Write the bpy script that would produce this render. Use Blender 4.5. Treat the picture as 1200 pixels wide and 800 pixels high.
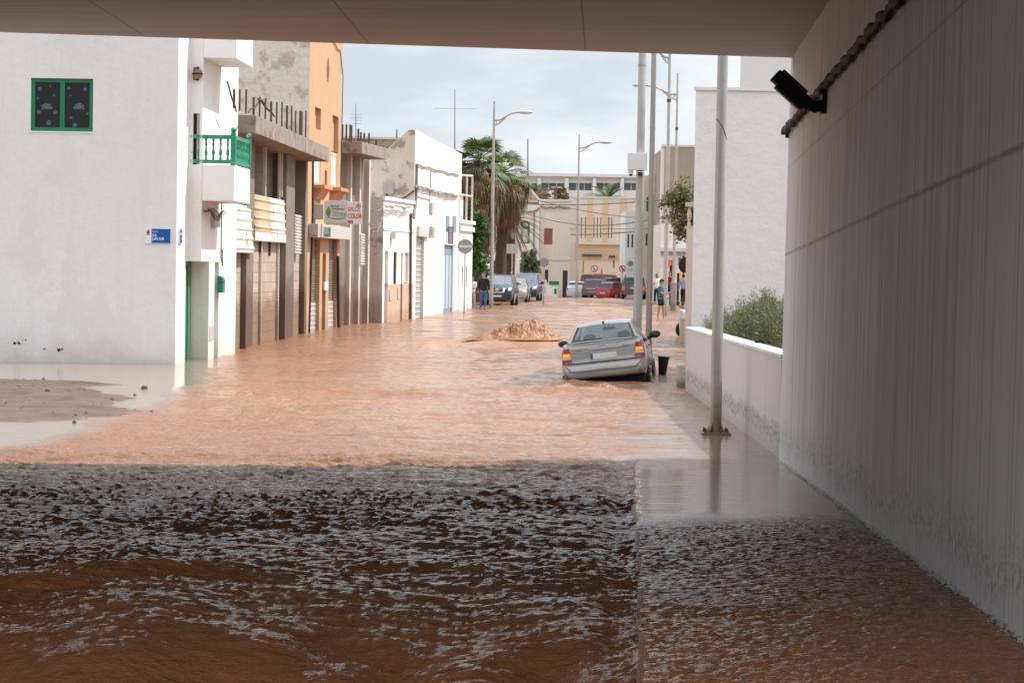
import bpy, bmesh, math, random
import numpy as np
from mathutils import Vector, Matrix
from mathutils.bvhtree import BVHTree
random.seed(7)
RNG = np.random.default_rng(7)
scn = bpy.context.scene
COL = scn.collection
rad = math.radians
for _o in list(bpy.data.objects):
    bpy.data.objects.remove(_o, do_unlink=True)

# ---------------------------------------------------------------- camera
F = 2700.0                       # focal length in pixels of the 1200 px wide photograph
CAMH = 2.3
PITCH, ROLL = rad(1.909), rad(0.95)
cam_d = bpy.data.cameras.new('camera')
cam_d.sensor_width = 36.0
cam_d.lens = 36.0 * F / 1200.0
cam_d.clip_start = 0.1
cam_d.clip_end = 3000
cam = bpy.data.objects.new('camera', cam_d)
COL.objects.link(cam)
CM = Matrix.Rotation(math.pi / 2 - PITCH, 4, 'X') @ Matrix.Rotation(ROLL, 4, 'Z')
CM.translation = Vector((0, 0, CAMH))
cam.matrix_world = CM
scn.camera = cam

# ---------------------------------------------------------------- light
SUN_EL, SUN_AZ = rad(55), rad(17)       # azimuth measured from +X towards +Y
sdir = Vector((math.cos(SUN_EL) * math.cos(SUN_AZ), math.cos(SUN_EL) * math.sin(SUN_AZ), math.sin(SUN_EL)))
sl = bpy.data.lights.new('sun', 'SUN')
sl.energy = 3.6
sl.angle = rad(0.9)
sl.color = (1.0, 0.95, 0.88)
sun = bpy.data.objects.new('sun', sl)
COL.objects.link(sun)
sun.rotation_euler = (-sdir).to_track_quat('-Z', 'Y').to_euler()

world = bpy.data.worlds.new("World")
scn.world = world
world.use_nodes = True
wn, wl = world.node_tree.nodes, world.node_tree.links
wn.clear()
wo = wn.new('ShaderNodeOutputWorld')
sky = wn.new('ShaderNodeTexSky'); sky.sky_type = 'NISHITA'; sky.sun_disc = False
sky.sun_elevation = SUN_EL
sky.sun_rotation = math.pi / 2 - SUN_AZ
sky.air_density = 1.0; sky.dust_density = 1.0
bg1 = wn.new('ShaderNodeBackground'); bg1.inputs[1].default_value = 0.12
wl.new(sky.outputs[0], bg1.inputs[0])
bg2 = wn.new('ShaderNodeBackground'); bg2.inputs[1].default_value = 1.0
tc = wn.new('ShaderNodeTexCoord')
mp = wn.new('ShaderNodeMapping'); mp.inputs['Scale'].default_value = (1.0, 1.0, 3.2)
wl.new(tc.outputs['Generated'], mp.inputs[0])
nz = wn.new('ShaderNodeTexNoise'); nz.inputs['Scale'].default_value = 3.1; nz.inputs['Detail'].default_value = 7; nz.inputs['Roughness'].default_value = 0.55
wl.new(mp.outputs[0], nz.inputs['Vector'])
cr = wn.new('ShaderNodeValToRGB')
cr.color_ramp.elements[0].position = 0.41; cr.color_ramp.elements[0].color = (0.44, 0.485, 0.54, 1)
cr.color_ramp.elements[1].position = 0.60; cr.color_ramp.elements[1].color = (0.78, 0.79, 0.795, 1)
wl.new(nz.outputs[0], cr.inputs[0]); wl.new(cr.outputs[0], bg2.inputs[0])
sxz = wn.new('ShaderNodeSeparateXYZ'); wl.new(tc.outputs['Generated'], sxz.inputs[0])
mrz = wn.new('ShaderNodeMapRange'); mrz.inputs[1].default_value = 0.12; mrz.inputs[2].default_value = 0.7     # cloud is brighter overhead than low down
mrz.inputs[3].default_value = 0.98; mrz.inputs[4].default_value = 1.75
wl.new(sxz.outputs[2], mrz.inputs[0]); wl.new(mrz.outputs[0], bg2.inputs[1])
nz2 = wn.new('ShaderNodeTexNoise'); nz2.inputs['Scale'].default_value = 1.7; nz2.inputs['Detail'].default_value = 5
wl.new(mp.outputs[0], nz2.inputs['Vector'])
mr = wn.new('ShaderNodeMapRange'); mr.inputs[1].default_value = 0.42; mr.inputs[2].default_value = 0.62
mr.inputs[3].default_value = 0.86; mr.inputs[4].default_value = 0.97
wl.new(nz2.outputs[0], mr.inputs[0])
mx = wn.new('ShaderNodeMixShader')
wl.new(mr.outputs[0], mx.inputs[0]); wl.new(bg1.outputs[0], mx.inputs[1]); wl.new(bg2.outputs[0], mx.inputs[2])
wl.new(mx.outputs[0], wo.inputs[0])

scn.view_settings.view_transform = 'Standard'
scn.view_settings.look = 'None'
scn.view_settings.exposure = 0.64
scn.view_settings.gamma = 1.0
scn.render.engine = 'CYCLES'
scn.cycles.max_bounces = 7
scn.cycles.diffuse_bounces = 4
scn.cycles.glossy_bounces = 3
scn.cycles.transparent_max_bounces = 12
scn.cycles.transmission_bounces = 4
scn.cycles.caustics_reflective = False
scn.cycles.caustics_refractive = False
scn.cycles.use_denoising = True

# ---------------------------------------------------------------- helpers: photograph pixels -> world
R3 = CM.to_3x3()
def ray(px, py):
    return R3 @ Vector(((px - 600) / F, -(py - 400) / F, -1.0))
def at(px, py, Y):
    d = ray(px, py)
    return Vector((0, 0, CAMH)) + d * (Y / d.y)
def gnd(px, py, z=0.0):
    d = ray(px, py)
    return Vector((0, 0, CAMH)) + d * ((z - CAMH) / d.z)
def farz(Y):
    return -0.011 * max(0.0, Y - 158)

# ---------------------------------------------------------------- helpers: objects
def tag(o, label=None, cat=None, group=None, kind=None):
    if label: o['label'] = label
    if cat: o['category'] = cat
    if group: o['group'] = group
    if kind: o['kind'] = kind
    return o
def thing(name, label, cat, loc=(0, 0, 0), rz=0.0, group=None):
    o = bpy.data.objects.new(name, None)
    o.empty_display_size = 0.2
    COL.objects.link(o)
    o.location = loc
    o.rotation_euler = (0, 0, rz)
    return tag(o, label, cat, group)
def copy_tree(o, parent=None):
    c = o.copy(); COL.objects.link(c); c.parent = parent
    for ch in list(o.children):
        copy_tree(ch, c)
    return c

class MB:
    def __init__(s, M=None):
        s.v = []; s.f = []; s.M = M
    def add(s, vs, fs):
        n = len(s.v)
        if s.M is not None: vs = [s.M @ Vector(p) for p in vs]
        s.v.extend([tuple(p) for p in vs]); s.f.extend([tuple(i + n for i in f) for f in fs])
        return s
    def box(s, x0, x1, y0, y1, z0, z1):
        v = [(x0, y0, z0), (x1, y0, z0), (x1, y1, z0), (x0, y1, z0), (x0, y0, z1), (x1, y0, z1), (x1, y1, z1), (x0, y1, z1)]
        return s.add(v, [(0, 3, 2, 1), (4, 5, 6, 7), (0, 1, 5, 4), (1, 2, 6, 5), (2, 3, 7, 6), (3, 0, 4, 7)])
    def cbox(s, c, d, rz=0):
        m = Matrix.Rotation(rz, 3, 'Z')
        v = []
        for sz in (-1, 1):
            for sx, sy in ((-1, -1), (1, -1), (1, 1), (-1, 1)):
                v.append(Vector(c) + m @ Vector((sx * d[0] / 2, sy * d[1] / 2, sz * d[2] / 2)))
        return s.add(v, [(0, 3, 2, 1), (4, 5, 6, 7), (0, 1, 5, 4), (1, 2, 6, 5), (2, 3, 7, 6), (3, 0, 4, 7)])
    def quad(s, a, b, c, d):
        return s.add([a, b, c, d], [(0, 1, 2, 3)])
    def poly(s, pts):
        return s.add(pts, [tuple(range(len(pts)))])
    def prism(s, pts, off):
        n = len(pts); off = Vector(off)
        v = [Vector(p) for p in pts] + [Vector(p) + off for p in pts]
        f = [tuple(range(n - 1, -1, -1)), tuple(range(n, 2 * n))] + [(i, (i + 1) % n, n + (i + 1) % n, n + i) for i in range(n)]
        return s.add(v, f)
    def cyl(s, p, q, r0, r1=None, n=12, caps=True):
        r1 = r0 if r1 is None else r1
        p, q = Vector(p), Vector(q)
        d = (q - p)
        if d.length < 1e-6: return s
        d.normalize()
        a = d.orthogonal().normalized(); b = d.cross(a)
        v = []
        for c, r in ((p, r0), (q, r1)):
            for i in range(n):
                t = 2 * math.pi * i / n
                v.append(c + (a * math.cos(t) + b * math.sin(t)) * r)
        f = [(i, (i + 1) % n, n + (i + 1) % n, n + i) for i in range(n)]
        if caps: f += [tuple(range(n - 1, -1, -1)), tuple(range(n, 2 * n))]
        return s.add(v, f)
    def tube(s, pts, r, n=8):
        pts = [Vector(p) for p in pts]
        rs = r if isinstance(r, (list, tuple)) else [r] * len(pts)
        v = []; up = None
        for i, p in enumerate(pts):
            d = (pts[min(i + 1, len(pts) - 1)] - pts[max(i - 1, 0)])
            d = d.normalized() if d.length > 1e-9 else Vector((0, 0, 1))
            a = d.orthogonal().normalized() if up is None else (up - d * up.dot(d)).normalized()
            up = a; b = d.cross(a)
            for k in range(n):
                t = 2 * math.pi * k / n
                v.append(p + (a * math.cos(t) + b * math.sin(t)) * rs[i])
        f = []
        for i in range(len(pts) - 1):
            for k in range(n):
                f.append((i * n + k, i * n + (k + 1) % n, (i + 1) * n + (k + 1) % n, (i + 1) * n + k))
        f += [tuple(range(n - 1, -1, -1)), tuple((len(pts) - 1) * n + k for k in range(n))]
        return s.add(v, f)
    def sph(s, c, r, sc=(1, 1, 1), nu=12, nv=8):
        v = []; f = []
        for j in range(nv + 1):
            ph = math.pi * j / nv
            for i in range(nu):
                t = 2 * math.pi * i / nu
                v.append((c[0] + r * sc[0] * math.sin(ph) * math.cos(t), c[1] + r * sc[1] * math.sin(ph) * math.sin(t), c[2] + r * sc[2] * math.cos(ph)))
        for j in range(nv):
            for i in range(nu):
                f.append((j * nu + i, (j + 1) * nu + i, (j + 1) * nu + (i + 1) % nu, j * nu + (i + 1) % nu))
        return s.add(v, f)
    def lathe(s, prof, c=(0, 0, 0), n=16):
        v = []; f = []
        for r, z in prof:
            for i in range(n):
                t = 2 * math.pi * i / n
                v.append((c[0] + r * math.cos(t), c[1] + r * math.sin(t), c[2] + z))
        for j in range(len(prof) - 1):
            for i in range(n):
                f.append((j * n + i, j * n + (i + 1) % n, (j + 1) * n + (i + 1) % n, (j + 1) * n + i))
        f += [tuple(range(n - 1, -1, -1)), tuple((len(prof) - 1) * n + k for k in range(n))]
        return s.add(v, f)
    def disc(s, c, r, normal, th=0.01, n=24):
        nrm = Vector(normal).normalized()
        return s.cyl(Vector(c) - nrm * th / 2, Vector(c) + nrm * th / 2, r, r, n)
    def wall(s, fn, a0, a1, b0, b1, holes=(), rev=0.15):
        """flat wall with real openings; fn(a, b, depth) -> point"""
        A = sorted(set([a0, a1] + [min(max(h[k], a0), a1) for h in holes for k in (0, 1)]))
        B = sorted(set([b0, b1] + [min(max(h[k], b0), b1) for h in holes for k in (2, 3)]))
        for i in range(len(A) - 1):
            for j in range(len(B) - 1):
                ca, cb = (A[i] + A[i + 1]) / 2, (B[j] + B[j + 1]) / 2
                if any(h[0] < ca < h[1] and h[2] < cb < h[3] for h in holes): continue
                s.quad(fn(A[i], B[j], 0), fn(A[i + 1], B[j], 0), fn(A[i + 1], B[j + 1], 0), fn(A[i], B[j + 1], 0))
        for h in holes:
            x0, x1, z0, z1 = h
            s.quad(fn(x0, z0, 0), fn(x0, z1, 0), fn(x0, z1, rev), fn(x0, z0, rev))
            s.quad(fn(x1, z0, 0), fn(x1, z0, rev), fn(x1, z1, rev), fn(x1, z1, 0))
            s.quad(fn(x0, z1, 0), fn(x1, z1, 0), fn(x1, z1, rev), fn(x0, z1, rev))
            s.quad(fn(x0, z0, 0), fn(x0, z0, rev), fn(x1, z0, rev), fn(x1, z0, 0))
        return s
    def build(s, name, mat, parent=None, smooth=False, bevel=0, weld=False):
        me = bpy.data.meshes.new(name)
        me.from_pydata(s.v, [], s.f)
        if weld:
            bm = bmesh.new(); bm.from_mesh(me)
            bmesh.ops.remove_doubles(bm, verts=bm.verts, dist=1e-4)
            bm.to_mesh(me); bm.free()
        me.update()
        if smooth:
            me.polygons.foreach_set('use_smooth', [True] * len(me.polygons))
            try: me.set_sharp_from_angle(angle=rad(42))
            except Exception: pass
        o = bpy.data.objects.new(name, me)
        COL.objects.link(o)
        if mat: me.materials.append(mat)
        if parent is not None: o.parent = parent
        if bevel:
            b = o.modifiers.new('bevel', 'BEVEL'); b.width = bevel; b.segments = 2; b.limit_method = 'ANGLE'
        return o

def text_obj(txt, size, mat, parent, M, name='lettering', bold=False, xs=1.0):
    cu = bpy.data.curves.new('t', 'FONT'); cu.body = txt; cu.size = size; cu.extrude = 0.002
    if bold: cu.offset = size * 0.02
    ob = bpy.data.objects.new('t', cu); COL.objects.link(ob)
    dg = bpy.context.evaluated_depsgraph_get()
    me = bpy.data.meshes.new_from_object(ob.evaluated_get(dg))
    bpy.data.objects.remove(ob, do_unlink=True)
    o = bpy.data.objects.new(name, me); COL.objects.link(o)
    me.materials.clear(); me.materials.append(mat)
    me.transform(M @ Matrix.Diagonal((xs, 1, 1, 1)))
    o.parent = parent
    return o

# ---------------------------------------------------------------- materials
def _n(nt, t, **kw):
    n = nt.nodes.new(t)
    for k, v in kw.items():
        if k in n.inputs.keys(): n.inputs[k].default_value = v
        else: setattr(n, k, v)
    return n
def _mix(nt, fac, a, b, mode='MIX'):
    m = nt.nodes.new('ShaderNodeMix'); m.data_type = 'RGBA'; m.blend_type = mode
    for sock, val in ((m.inputs[0], fac), (m.inputs[6], a), (m.inputs[7], b)):
        if hasattr(val, 'is_output'): nt.links.new(val, sock)
        elif isinstance(val, (int, float)): sock.default_value = val
        else: sock.default_value = (*val[:3], 1)
    return m.outputs[2]
def _math(nt, op, a, b=0.0, clamp=False):
    m = nt.nodes.new('ShaderNodeMath'); m.operation = op; m.use_clamp = clamp
    for sock, val in ((m.inputs[0], a), (m.inputs[1], b)):
        if hasattr(val, 'is_output'): nt.links.new(val, sock)
        else: sock.default_value = val
    return m.outputs[0]
def _range(nt, x, a, b, c=0.0, d=1.0):
    m = nt.nodes.new('ShaderNodeMapRange')
    nt.links.new(x, m.inputs[0])
    m.inputs[1].default_value = a; m.inputs[2].default_value = b; m.inputs[3].default_value = c; m.inputs[4].default_value = d
    return m.outputs[0]
def _noise(nt, vec, scale, detail=5, rough=0.55, stretch=None):
    if stretch:
        mp_ = _n(nt, 'ShaderNodeMapping'); mp_.inputs['Scale'].default_value = stretch
        nt.links.new(vec, mp_.inputs[0]); vec = mp_.outputs[0]
    n = nt.nodes.new('ShaderNodeTexNoise')
    n.inputs['Scale'].default_value = scale; n.inputs['Detail'].default_value = detail; n.inputs['Roughness'].default_value = rough
    nt.links.new(vec, n.inputs['Vector'])
    return n.outputs[0]
def base_mat(name):
    m = bpy.data.materials.new(name); m.use_nodes = True
    nt = m.node_tree
    bs = nt.nodes['Principled BSDF']
    co = nt.nodes.new('ShaderNodeTexCoord').outputs['Object']
    return m, nt, bs, co
def mat(name, col, var=0.10, rough=0.85, nscale=1.2, streak=0.0, bump=0.0, bscale=14.0, metal=0.0, spec=0.4,
        grime=None, patch=None, coat=0.0, bdist=0.02):
    """paint / render / concrete / metal with slow and fine variation. grime=(colour, height, softness, strength); patch=(colour, amount, scale)"""
    m, nt, bs, co = base_mat(name)
    c = Vector(col)
    n1 = _noise(nt, co, nscale, 6, 0.6)
    f1 = _range(nt, n1, 0.3, 0.7)
    out = _mix(nt, f1, tuple(c * (1 - var)), tuple(c * (1 + var * 0.6)))
    n2 = _noise(nt, co, nscale * 14, 4, 0.7)
    out = _mix(nt, _range(nt, n2, 0.35, 0.7, 0, 0.5), out, tuple(c * (1 - var * 1.3)))
    if streak:
        n3 = _noise(nt, co, 1.0, 5, 0.7, (5, 5, 0.35))
        out = _mix(nt, _range(nt, n3, 0.5, 0.72, 0, streak), out, tuple(c * 0.55))
    if patch:
        n4 = _noise(nt, co, patch[2], 8, 0.65)
        out = _mix(nt, _range(nt, n4, 0.62 - patch[1] * 0.3, 0.68 - patch[1] * 0.3), out, patch[0])
    if grime:
        sep = nt.nodes.new('ShaderNodeSeparateXYZ'); nt.links.new(co, sep.inputs[0])
        n5 = _noise(nt, co, 1.6, 6, 0.65)
        zz = _math(nt, 'ADD', sep.outputs[2], _math(nt, 'MULTIPLY', _math(nt, 'SUBTRACT', n5, 0.5), grime[2] * 2.2))
        fz = _range(nt, zz, grime[1] + grime[2] * 0.5, grime[1] - grime[2] * 0.5, 0, grime[3])
        out = _mix(nt, fz, out, grime[0])
    nt.links.new(out, bs.inputs['Base Color'])
    bs.inputs['Roughness'].default_value = rough
    bs.inputs['Metallic'].default_value = metal
    bs.inputs['Specular IOR Level'].default_value = spec
    if coat: bs.inputs['Coat Weight'].default_value = coat; bs.inputs['Coat Roughness'].default_value = 0.06
    if bump:
        b = nt.nodes.new('ShaderNodeBump'); b.inputs['Strength'].default_value = bump; b.inputs['Distance'].default_value = bdist
        nb = _noise(nt, co, bscale, 8, 0.65)
        nt.links.new(nb, b.inputs['Height']); nt.links.new(b.outputs[0], bs.inputs['Normal'])
    return m
def block_mat(name, c1, c2, mortar, bw=0.5, bh=0.25, grime=None, rough=0.9):
    m, nt, bs, co = base_mat(name)
    sep = nt.nodes.new('ShaderNodeSeparateXYZ'); nt.links.new(co, sep.inputs[0])
    cb = nt.nodes.new('ShaderNodeCombineXYZ')
    nt.links.new(_math(nt, 'ADD', sep.outputs[0], sep.outputs[1]), cb.inputs[0]); nt.links.new(sep.outputs[2], cb.inputs[1])
    br = nt.nodes.new('ShaderNodeTexBrick')
    br.inputs['Scale'].default_value = 1.0; br.inputs['Brick Width'].default_value = bw; br.inputs['Row Height'].default_value = bh
    br.inputs['Mortar Size'].default_value = 0.014; br.inputs['Mortar Smooth'].default_value = 0.4
    br.inputs['Color1'].default_value = (*c1, 1); br.inputs['Color2'].default_value = (*c2, 1); br.inputs['Mortar'].default_value = (*mortar, 1)
    nt.links.new(cb.outputs[0], br.inputs['Vector'])
    n1 = _noise(nt, co, 2.2, 7, 0.65)
    out = _mix(nt, _range(nt, n1, 0.35, 0.72, 0, 0.45), br.outputs[0], tuple(Vector(c1) * 0.55))
    if grime:
        n5 = _noise(nt, co, 1.6, 6, 0.65)
        zz = _math(nt, 'ADD', sep.outputs[2], _math(nt, 'MULTIPLY', _math(nt, 'SUBTRACT', n5, 0.5), grime[2] * 2.2))
        out = _mix(nt, _range(nt, zz, grime[1] + grime[2] * 0.5, grime[1] - grime[2] * 0.5, 0, grime[3]), out, grime[0])
    nt.links.new(out, bs.inputs['Base Color'])
    bs.inputs['Roughness'].default_value = rough
    b = nt.nodes.new('ShaderNodeBump'); b.inputs['Strength'].default_value = 0.5; b.inputs['Distance'].default_value = 0.02
    hh = _math(nt, 'ADD', br.outputs['Fac'], _math(nt, 'MULTIPLY', _noise(nt, co, 30, 6, 0.7), -0.6))
    nt.links.new(_math(nt, 'MULTIPLY', hh, -1.0), b.inputs['Height']); nt.links.new(b.outputs[0], bs.inputs['Normal'])
    return m
def glass_mat(name, tint, alpha, rough=0.03):
    m = bpy.data.materials.new(name); m.use_nodes = True
    nt = m.node_tree; nt.nodes.remove(nt.nodes['Principled BSDF'])
    tr = nt.nodes.new('ShaderNodeBsdfTransparent'); tr.inputs[0].default_value = (*tint, 1)
    gl = nt.nodes.new('ShaderNodeBsdfGlossy'); gl.inputs['Roughness'].default_value = rough; gl.inputs[0].default_value = (0.9, 0.95, 1, 1)
    fr = nt.nodes.new('ShaderNodeLayerWeight'); fr.inputs[0].default_value = 0.5
    mxx = nt.nodes.new('ShaderNodeMixShader')
    nt.links.new(_math(nt, 'ADD', _math(nt, 'MULTIPLY', _math(nt, 'POWER', fr.outputs['Facing'], 5.0), 0.6), alpha, True), mxx.inputs[0])
    nt.links.new(tr.outputs[0], mxx.inputs[1]); nt.links.new(gl.outputs[0], mxx.inputs[2])
    nt.links.new(mxx.outputs[0], nt.nodes['Material Output'].inputs[0])
    return m
def leaf_mat(name, c1, c2, scale=1.5, rough=0.6, trans=0.25):
    m, nt, bs, co = base_mat(name)
    n = _noise(nt, co, scale, 5, 0.7)
    n2 = _noise(nt, co, scale * 9, 3, 0.7)
    out = _mix(nt, _range(nt, n, 0.35, 0.65), c1, c2)
    out = _mix(nt, _range(nt, n2, 0.45, 0.7, 0, 0.6), out, tuple(Vector(c1) * 0.6))
    nt.links.new(out, bs.inputs['Base Color'])
    bs.inputs['Roughness'].default_value = rough
    tl = nt.nodes.new('ShaderNodeBsdfTranslucent'); nt.links.new(out, tl.inputs[0])
    mxx = nt.nodes.new('ShaderNodeMixShader'); mxx.inputs[0].default_value = trans
    nt.links.new(bs.outputs[0], mxx.inputs[1]); nt.links.new(tl.outputs[0], mxx.inputs[2])
    nt.links.new(mxx.outputs[0], nt.nodes['Material Output'].inputs[0])
    return m

MUD = (0.30, 0.155, 0.08)
M = {}
M['white_wall'] = mat('white_render', (0.80, 0.80, 0.79), 0.05, 0.9, 0.45, streak=0.13, bump=0.35, bscale=6, grime=((0.55, 0.47, 0.40), 0.30, 0.7, 0.6), patch=((0.75, 0.74, 0.72), 0.35, 0.7), bdist=0.04)
M['white_rough'] = mat('white_rough_render', (0.80, 0.80, 0.79), 0.05, 0.9, 0.4, streak=0.08, bump=0.38, bscale=3.0, bdist=0.10)
M['white'] = mat('white_paint', (0.80, 0.80, 0.78), 0.03, 0.8, 1.0, bump=0.1, grime=((0.60, 0.50, 0.42), 0.15, 0.35, 0.5))
M['pale_grey_wall'] = mat('pale_grey_panel', (0.66, 0.66, 0.65), 0.04, 0.85, 0.6, streak=0.12)
M['concrete_slab'] = mat('board_marked_concrete', (0.30, 0.26, 0.225), 0.2, 0.9, 1.6, streak=0.35, bump=0.4, bscale=16, patch=((0.17, 0.14, 0.12), 0.25, 2.5))
M['old_render'] = mat('weathered_render', (0.64, 0.58, 0.50), 0.12, 0.92, 0.9, streak=0.2, bump=0.6, bscale=7, grime=((0.26, 0.19, 0.15), 0.9, 0.6, 0.7), patch=((0.34, 0.26, 0.20), 0.3, 1.1), bdist=0.05)
M['rough_cream'] = mat('rough_cream_render', (0.72, 0.67, 0.59), 0.10, 0.92, 0.8, streak=0.12, bump=1.0, bscale=5, patch=((0.50, 0.43, 0.35), 0.35, 0.9), bdist=0.08)
M['orange'] = mat('orange_paint', (0.53, 0.335, 0.195), 0.07, 0.85, 0.8, streak=0.18, bump=0.1, grime=((0.34, 0.22, 0.14), 0.5, 0.4, 0.6))
M['block'] = block_mat('cement_block', (0.42, 0.34, 0.28), (0.50, 0.42, 0.35), (0.30, 0.24, 0.20), 0.5, 0.28, grime=((0.20, 0.115, 0.065), 1.25, 0.5, 0.85))
M['block_grey'] = block_mat('grey_block', (0.165, 0.15, 0.14), (0.21, 0.19, 0.175), (0.12, 0.11, 0.10), 0.5, 0.28)
M['pillar'] = mat('stained_pillar_concrete', (0.24, 0.20, 0.17), 0.25, 0.9, 2.0, streak=0.4, bump=0.4, grime=((0.10, 0.06, 0.04), 1.6, 0.9, 0.85))
M['cream_post'] = mat('cream_trim', (0.62, 0.57, 0.50), 0.1, 0.85, 2.0, grime=((0.30, 0.20, 0.13), 1.0, 0.6, 0.8))
M['beige'] = mat('beige_dado', (0.52, 0.39, 0.29), 0.08, 0.85, 1.5, streak=0.15, grime=((0.36, 0.23, 0.15), 0.4, 0.4, 0.6))
M['sheet'] = mat('painted_sheet_metal', (0.72, 0.71, 0.67), 0.08, 0.55, 1.5, streak=0.25, patch=((0.45, 0.28, 0.17), 0.12, 2.0))
M['sheet_tan'] = mat('tan_sheet_metal', (0.60, 0.44, 0.29), 0.08, 0.6, 1.5, streak=0.2)
M['shutter'] = mat('roller_shutter', (0.46, 0.45, 0.43), 0.1, 0.5, 2.0, metal=0.3, streak=0.15)
M['silver_shutter'] = mat('silver_shutter', (0.60, 0.60, 0.60), 0.08, 0.4, 2.0, metal=0.4)
M['dark'] = mat('dark_opening', (0.03, 0.028, 0.027), 0.3, 0.8)
M['rust'] = mat('rusty_steel', (0.12, 0.075, 0.055), 0.3, 0.85, 4.0)
M['cable'] = mat('black_cable', (0.035, 0.033, 0.032), 0.2, 0.7)
M['grey_cable'] = mat('grey_cable', (0.25, 0.23, 0.21), 0.3, 0.8)
M['green'] = mat('green_gloss_paint', (0.012, 0.20, 0.085), 0.15, 0.4, 3.0)
M['green_old'] = mat('weathered_green_paint', (0.03, 0.27, 0.17), 0.25, 0.55, 4.0, patch=((0.30, 0.42, 0.36), 0.1, 5))
M['green_door'] = mat('green_door_paint', (0.06, 0.22, 0.10), 0.15, 0.45, 3.0)
M['teal'] = mat('teal_metal', (0.01, 0.20, 0.15), 0.1, 0.4)
M['blue_door'] = mat('pale_blue_paint', (0.20, 0.30, 0.47), 0.1, 0.5, 2.0)
M['blue_grey'] = mat('blue_grey_shutter', (0.20, 0.29, 0.37), 0.1, 0.6, 2.0)
M['brown_shutter'] = mat('brown_shutter', (0.27, 0.105, 0.065), 0.12, 0.6, 2.0)
M['dark_door'] = mat('dark_brown_door', (0.055, 0.035, 0.03), 0.2, 0.5)
M['tan'] = mat('tan_render', (0.60, 0.49, 0.36), 0.07, 0.88, 0.5, streak=0.15)
M['cream'] = mat('cream_render', (0.68, 0.62, 0.53), 0.06, 0.88, 0.5, streak=0.15)
M['tan_band'] = mat('tan_band', (0.64, 0.48, 0.32), 0.07, 0.88, 0.7, streak=0.1)
M['steel'] = mat('galvanised_steel', (0.46, 0.445, 0.42), 0.12, 0.42, 2.5, metal=0.45, streak=0.35, grime=((0.22, 0.15, 0.10), 0.35, 0.3, 0.6))
M['steel_dark'] = mat('dull_galvanised_steel', (0.34, 0.325, 0.305), 0.12, 0.5, 2.5, metal=0.4, streak=0.3, grime=((0.20, 0.13, 0.09), 0.4, 0.3, 0.6))
M['sign_back'] = mat('sign_back_grey', (0.30, 0.30, 0.30), 0.08, 0.5, 3, metal=0.3)
M['sign_white'] = mat('sign_white', (0.80, 0.80, 0.80), 0.02, 0.4)
M['box_white'] = mat('white_plastic_box', (0.72, 0.72, 0.70), 0.03, 0.45)
M['box_grey'] = mat('grey_box', (0.48, 0.47, 0.45), 0.06, 0.6)
M['sign_blue'] = mat('sign_blue', (0.0, 0.10, 0.38), 0.04, 0.4)
M['sign_red'] = mat('sign_red', (0.55, 0.03, 0.03), 0.05, 0.4)
M['black'] = mat('black_plastic', (0.012, 0.012, 0.013), 0.1, 0.45)
M['black_iron'] = mat('black_painted_steel', (0.008, 0.008, 0.008), 0.1, 0.6, spec=0.2)
M['leaf_green'] = mat('logo_green', (0.08, 0.33, 0.05), 0.05, 0.5)
M['sign_orange'] = mat('sign_orange', (0.80, 0.20, 0.08), 0.05, 0.5)
M['sign_yellow'] = mat('sign_yellow', (0.80, 0.60, 0.12), 0.05, 0.5)
M['sign_cyan'] = mat('sign_light_blue', (0.04, 0.38, 0.75), 0.05, 0.5)
M['sign_purple'] = mat('sign_purple', (0.35, 0.10, 0.50), 0.05, 0.5)
M['wood'] = mat('dark_wood', (0.18, 0.09, 0.05), 0.2, 0.6, 5)
M['skin'] = mat('skin', (0.42, 0.23, 0.15), 0.05, 0.55)
M['hair'] = mat('dark_hair', (0.02, 0.014, 0.01), 0.2, 0.6)
M['glass_dark'] = mat('dark_window_glass', (0.012, 0.013, 0.015), 0.1, 0.22, spec=0.3)
M['glass_far'] = mat('grey_window_glass', (0.10, 0.12, 0.14), 0.2, 0.15)
M['stone'] = mat('mud_stone', (0.12, 0.075, 0.05), 0.3, 0.8, 6, bump=0.4)
M['pale_block'] = mat('mossy_concrete_block', (0.50, 0.47, 0.42), 0.15, 0.9, 2.5, bump=0.5, grime=((0.12, 0.10, 0.07), 0.12, 0.12, 0.8), patch=((0.25, 0.22, 0.17), 0.2, 5))
# ================================================================ the underpass frame
YC = 27.8                                     # where the underpass ends and the open street begins
SL = 0.03                                     # the underpass floor climbs towards the camera
vd = ray(712, 393); vd.normalize()            # direction of its walls
def tz(Y):
    return SL * max(0.0, YC - Y)
def tgnd(px, py):
    """pixel -> point on the sloping underpass floor"""
    d = ray(px, py); o = Vector((0, 0, CAMH))
    # z = SL*(YC - y)
    t = (SL * YC - CAMH) / (d.z + SL * d.y)
    return o + d * t
W0 = tgnd(913, 538)
W1 = tgnd(1200, 748)
W0.z = 0.0
wdir = (W0 - W1); wdir.z = 0; wdir.normalize()      # horizontal direction away from camera along the wall
def wallx(Y):
    return W0.x + (Y - W0.y) * wdir.x / wdir.y
K0 = tgnd(745, 545); K1 = tgnd(755, 795)
def kerbx(Y):
    return K0.x + (Y - K0.y) * (K1.x - K0.x) / (K1.y - K0.y)

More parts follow.
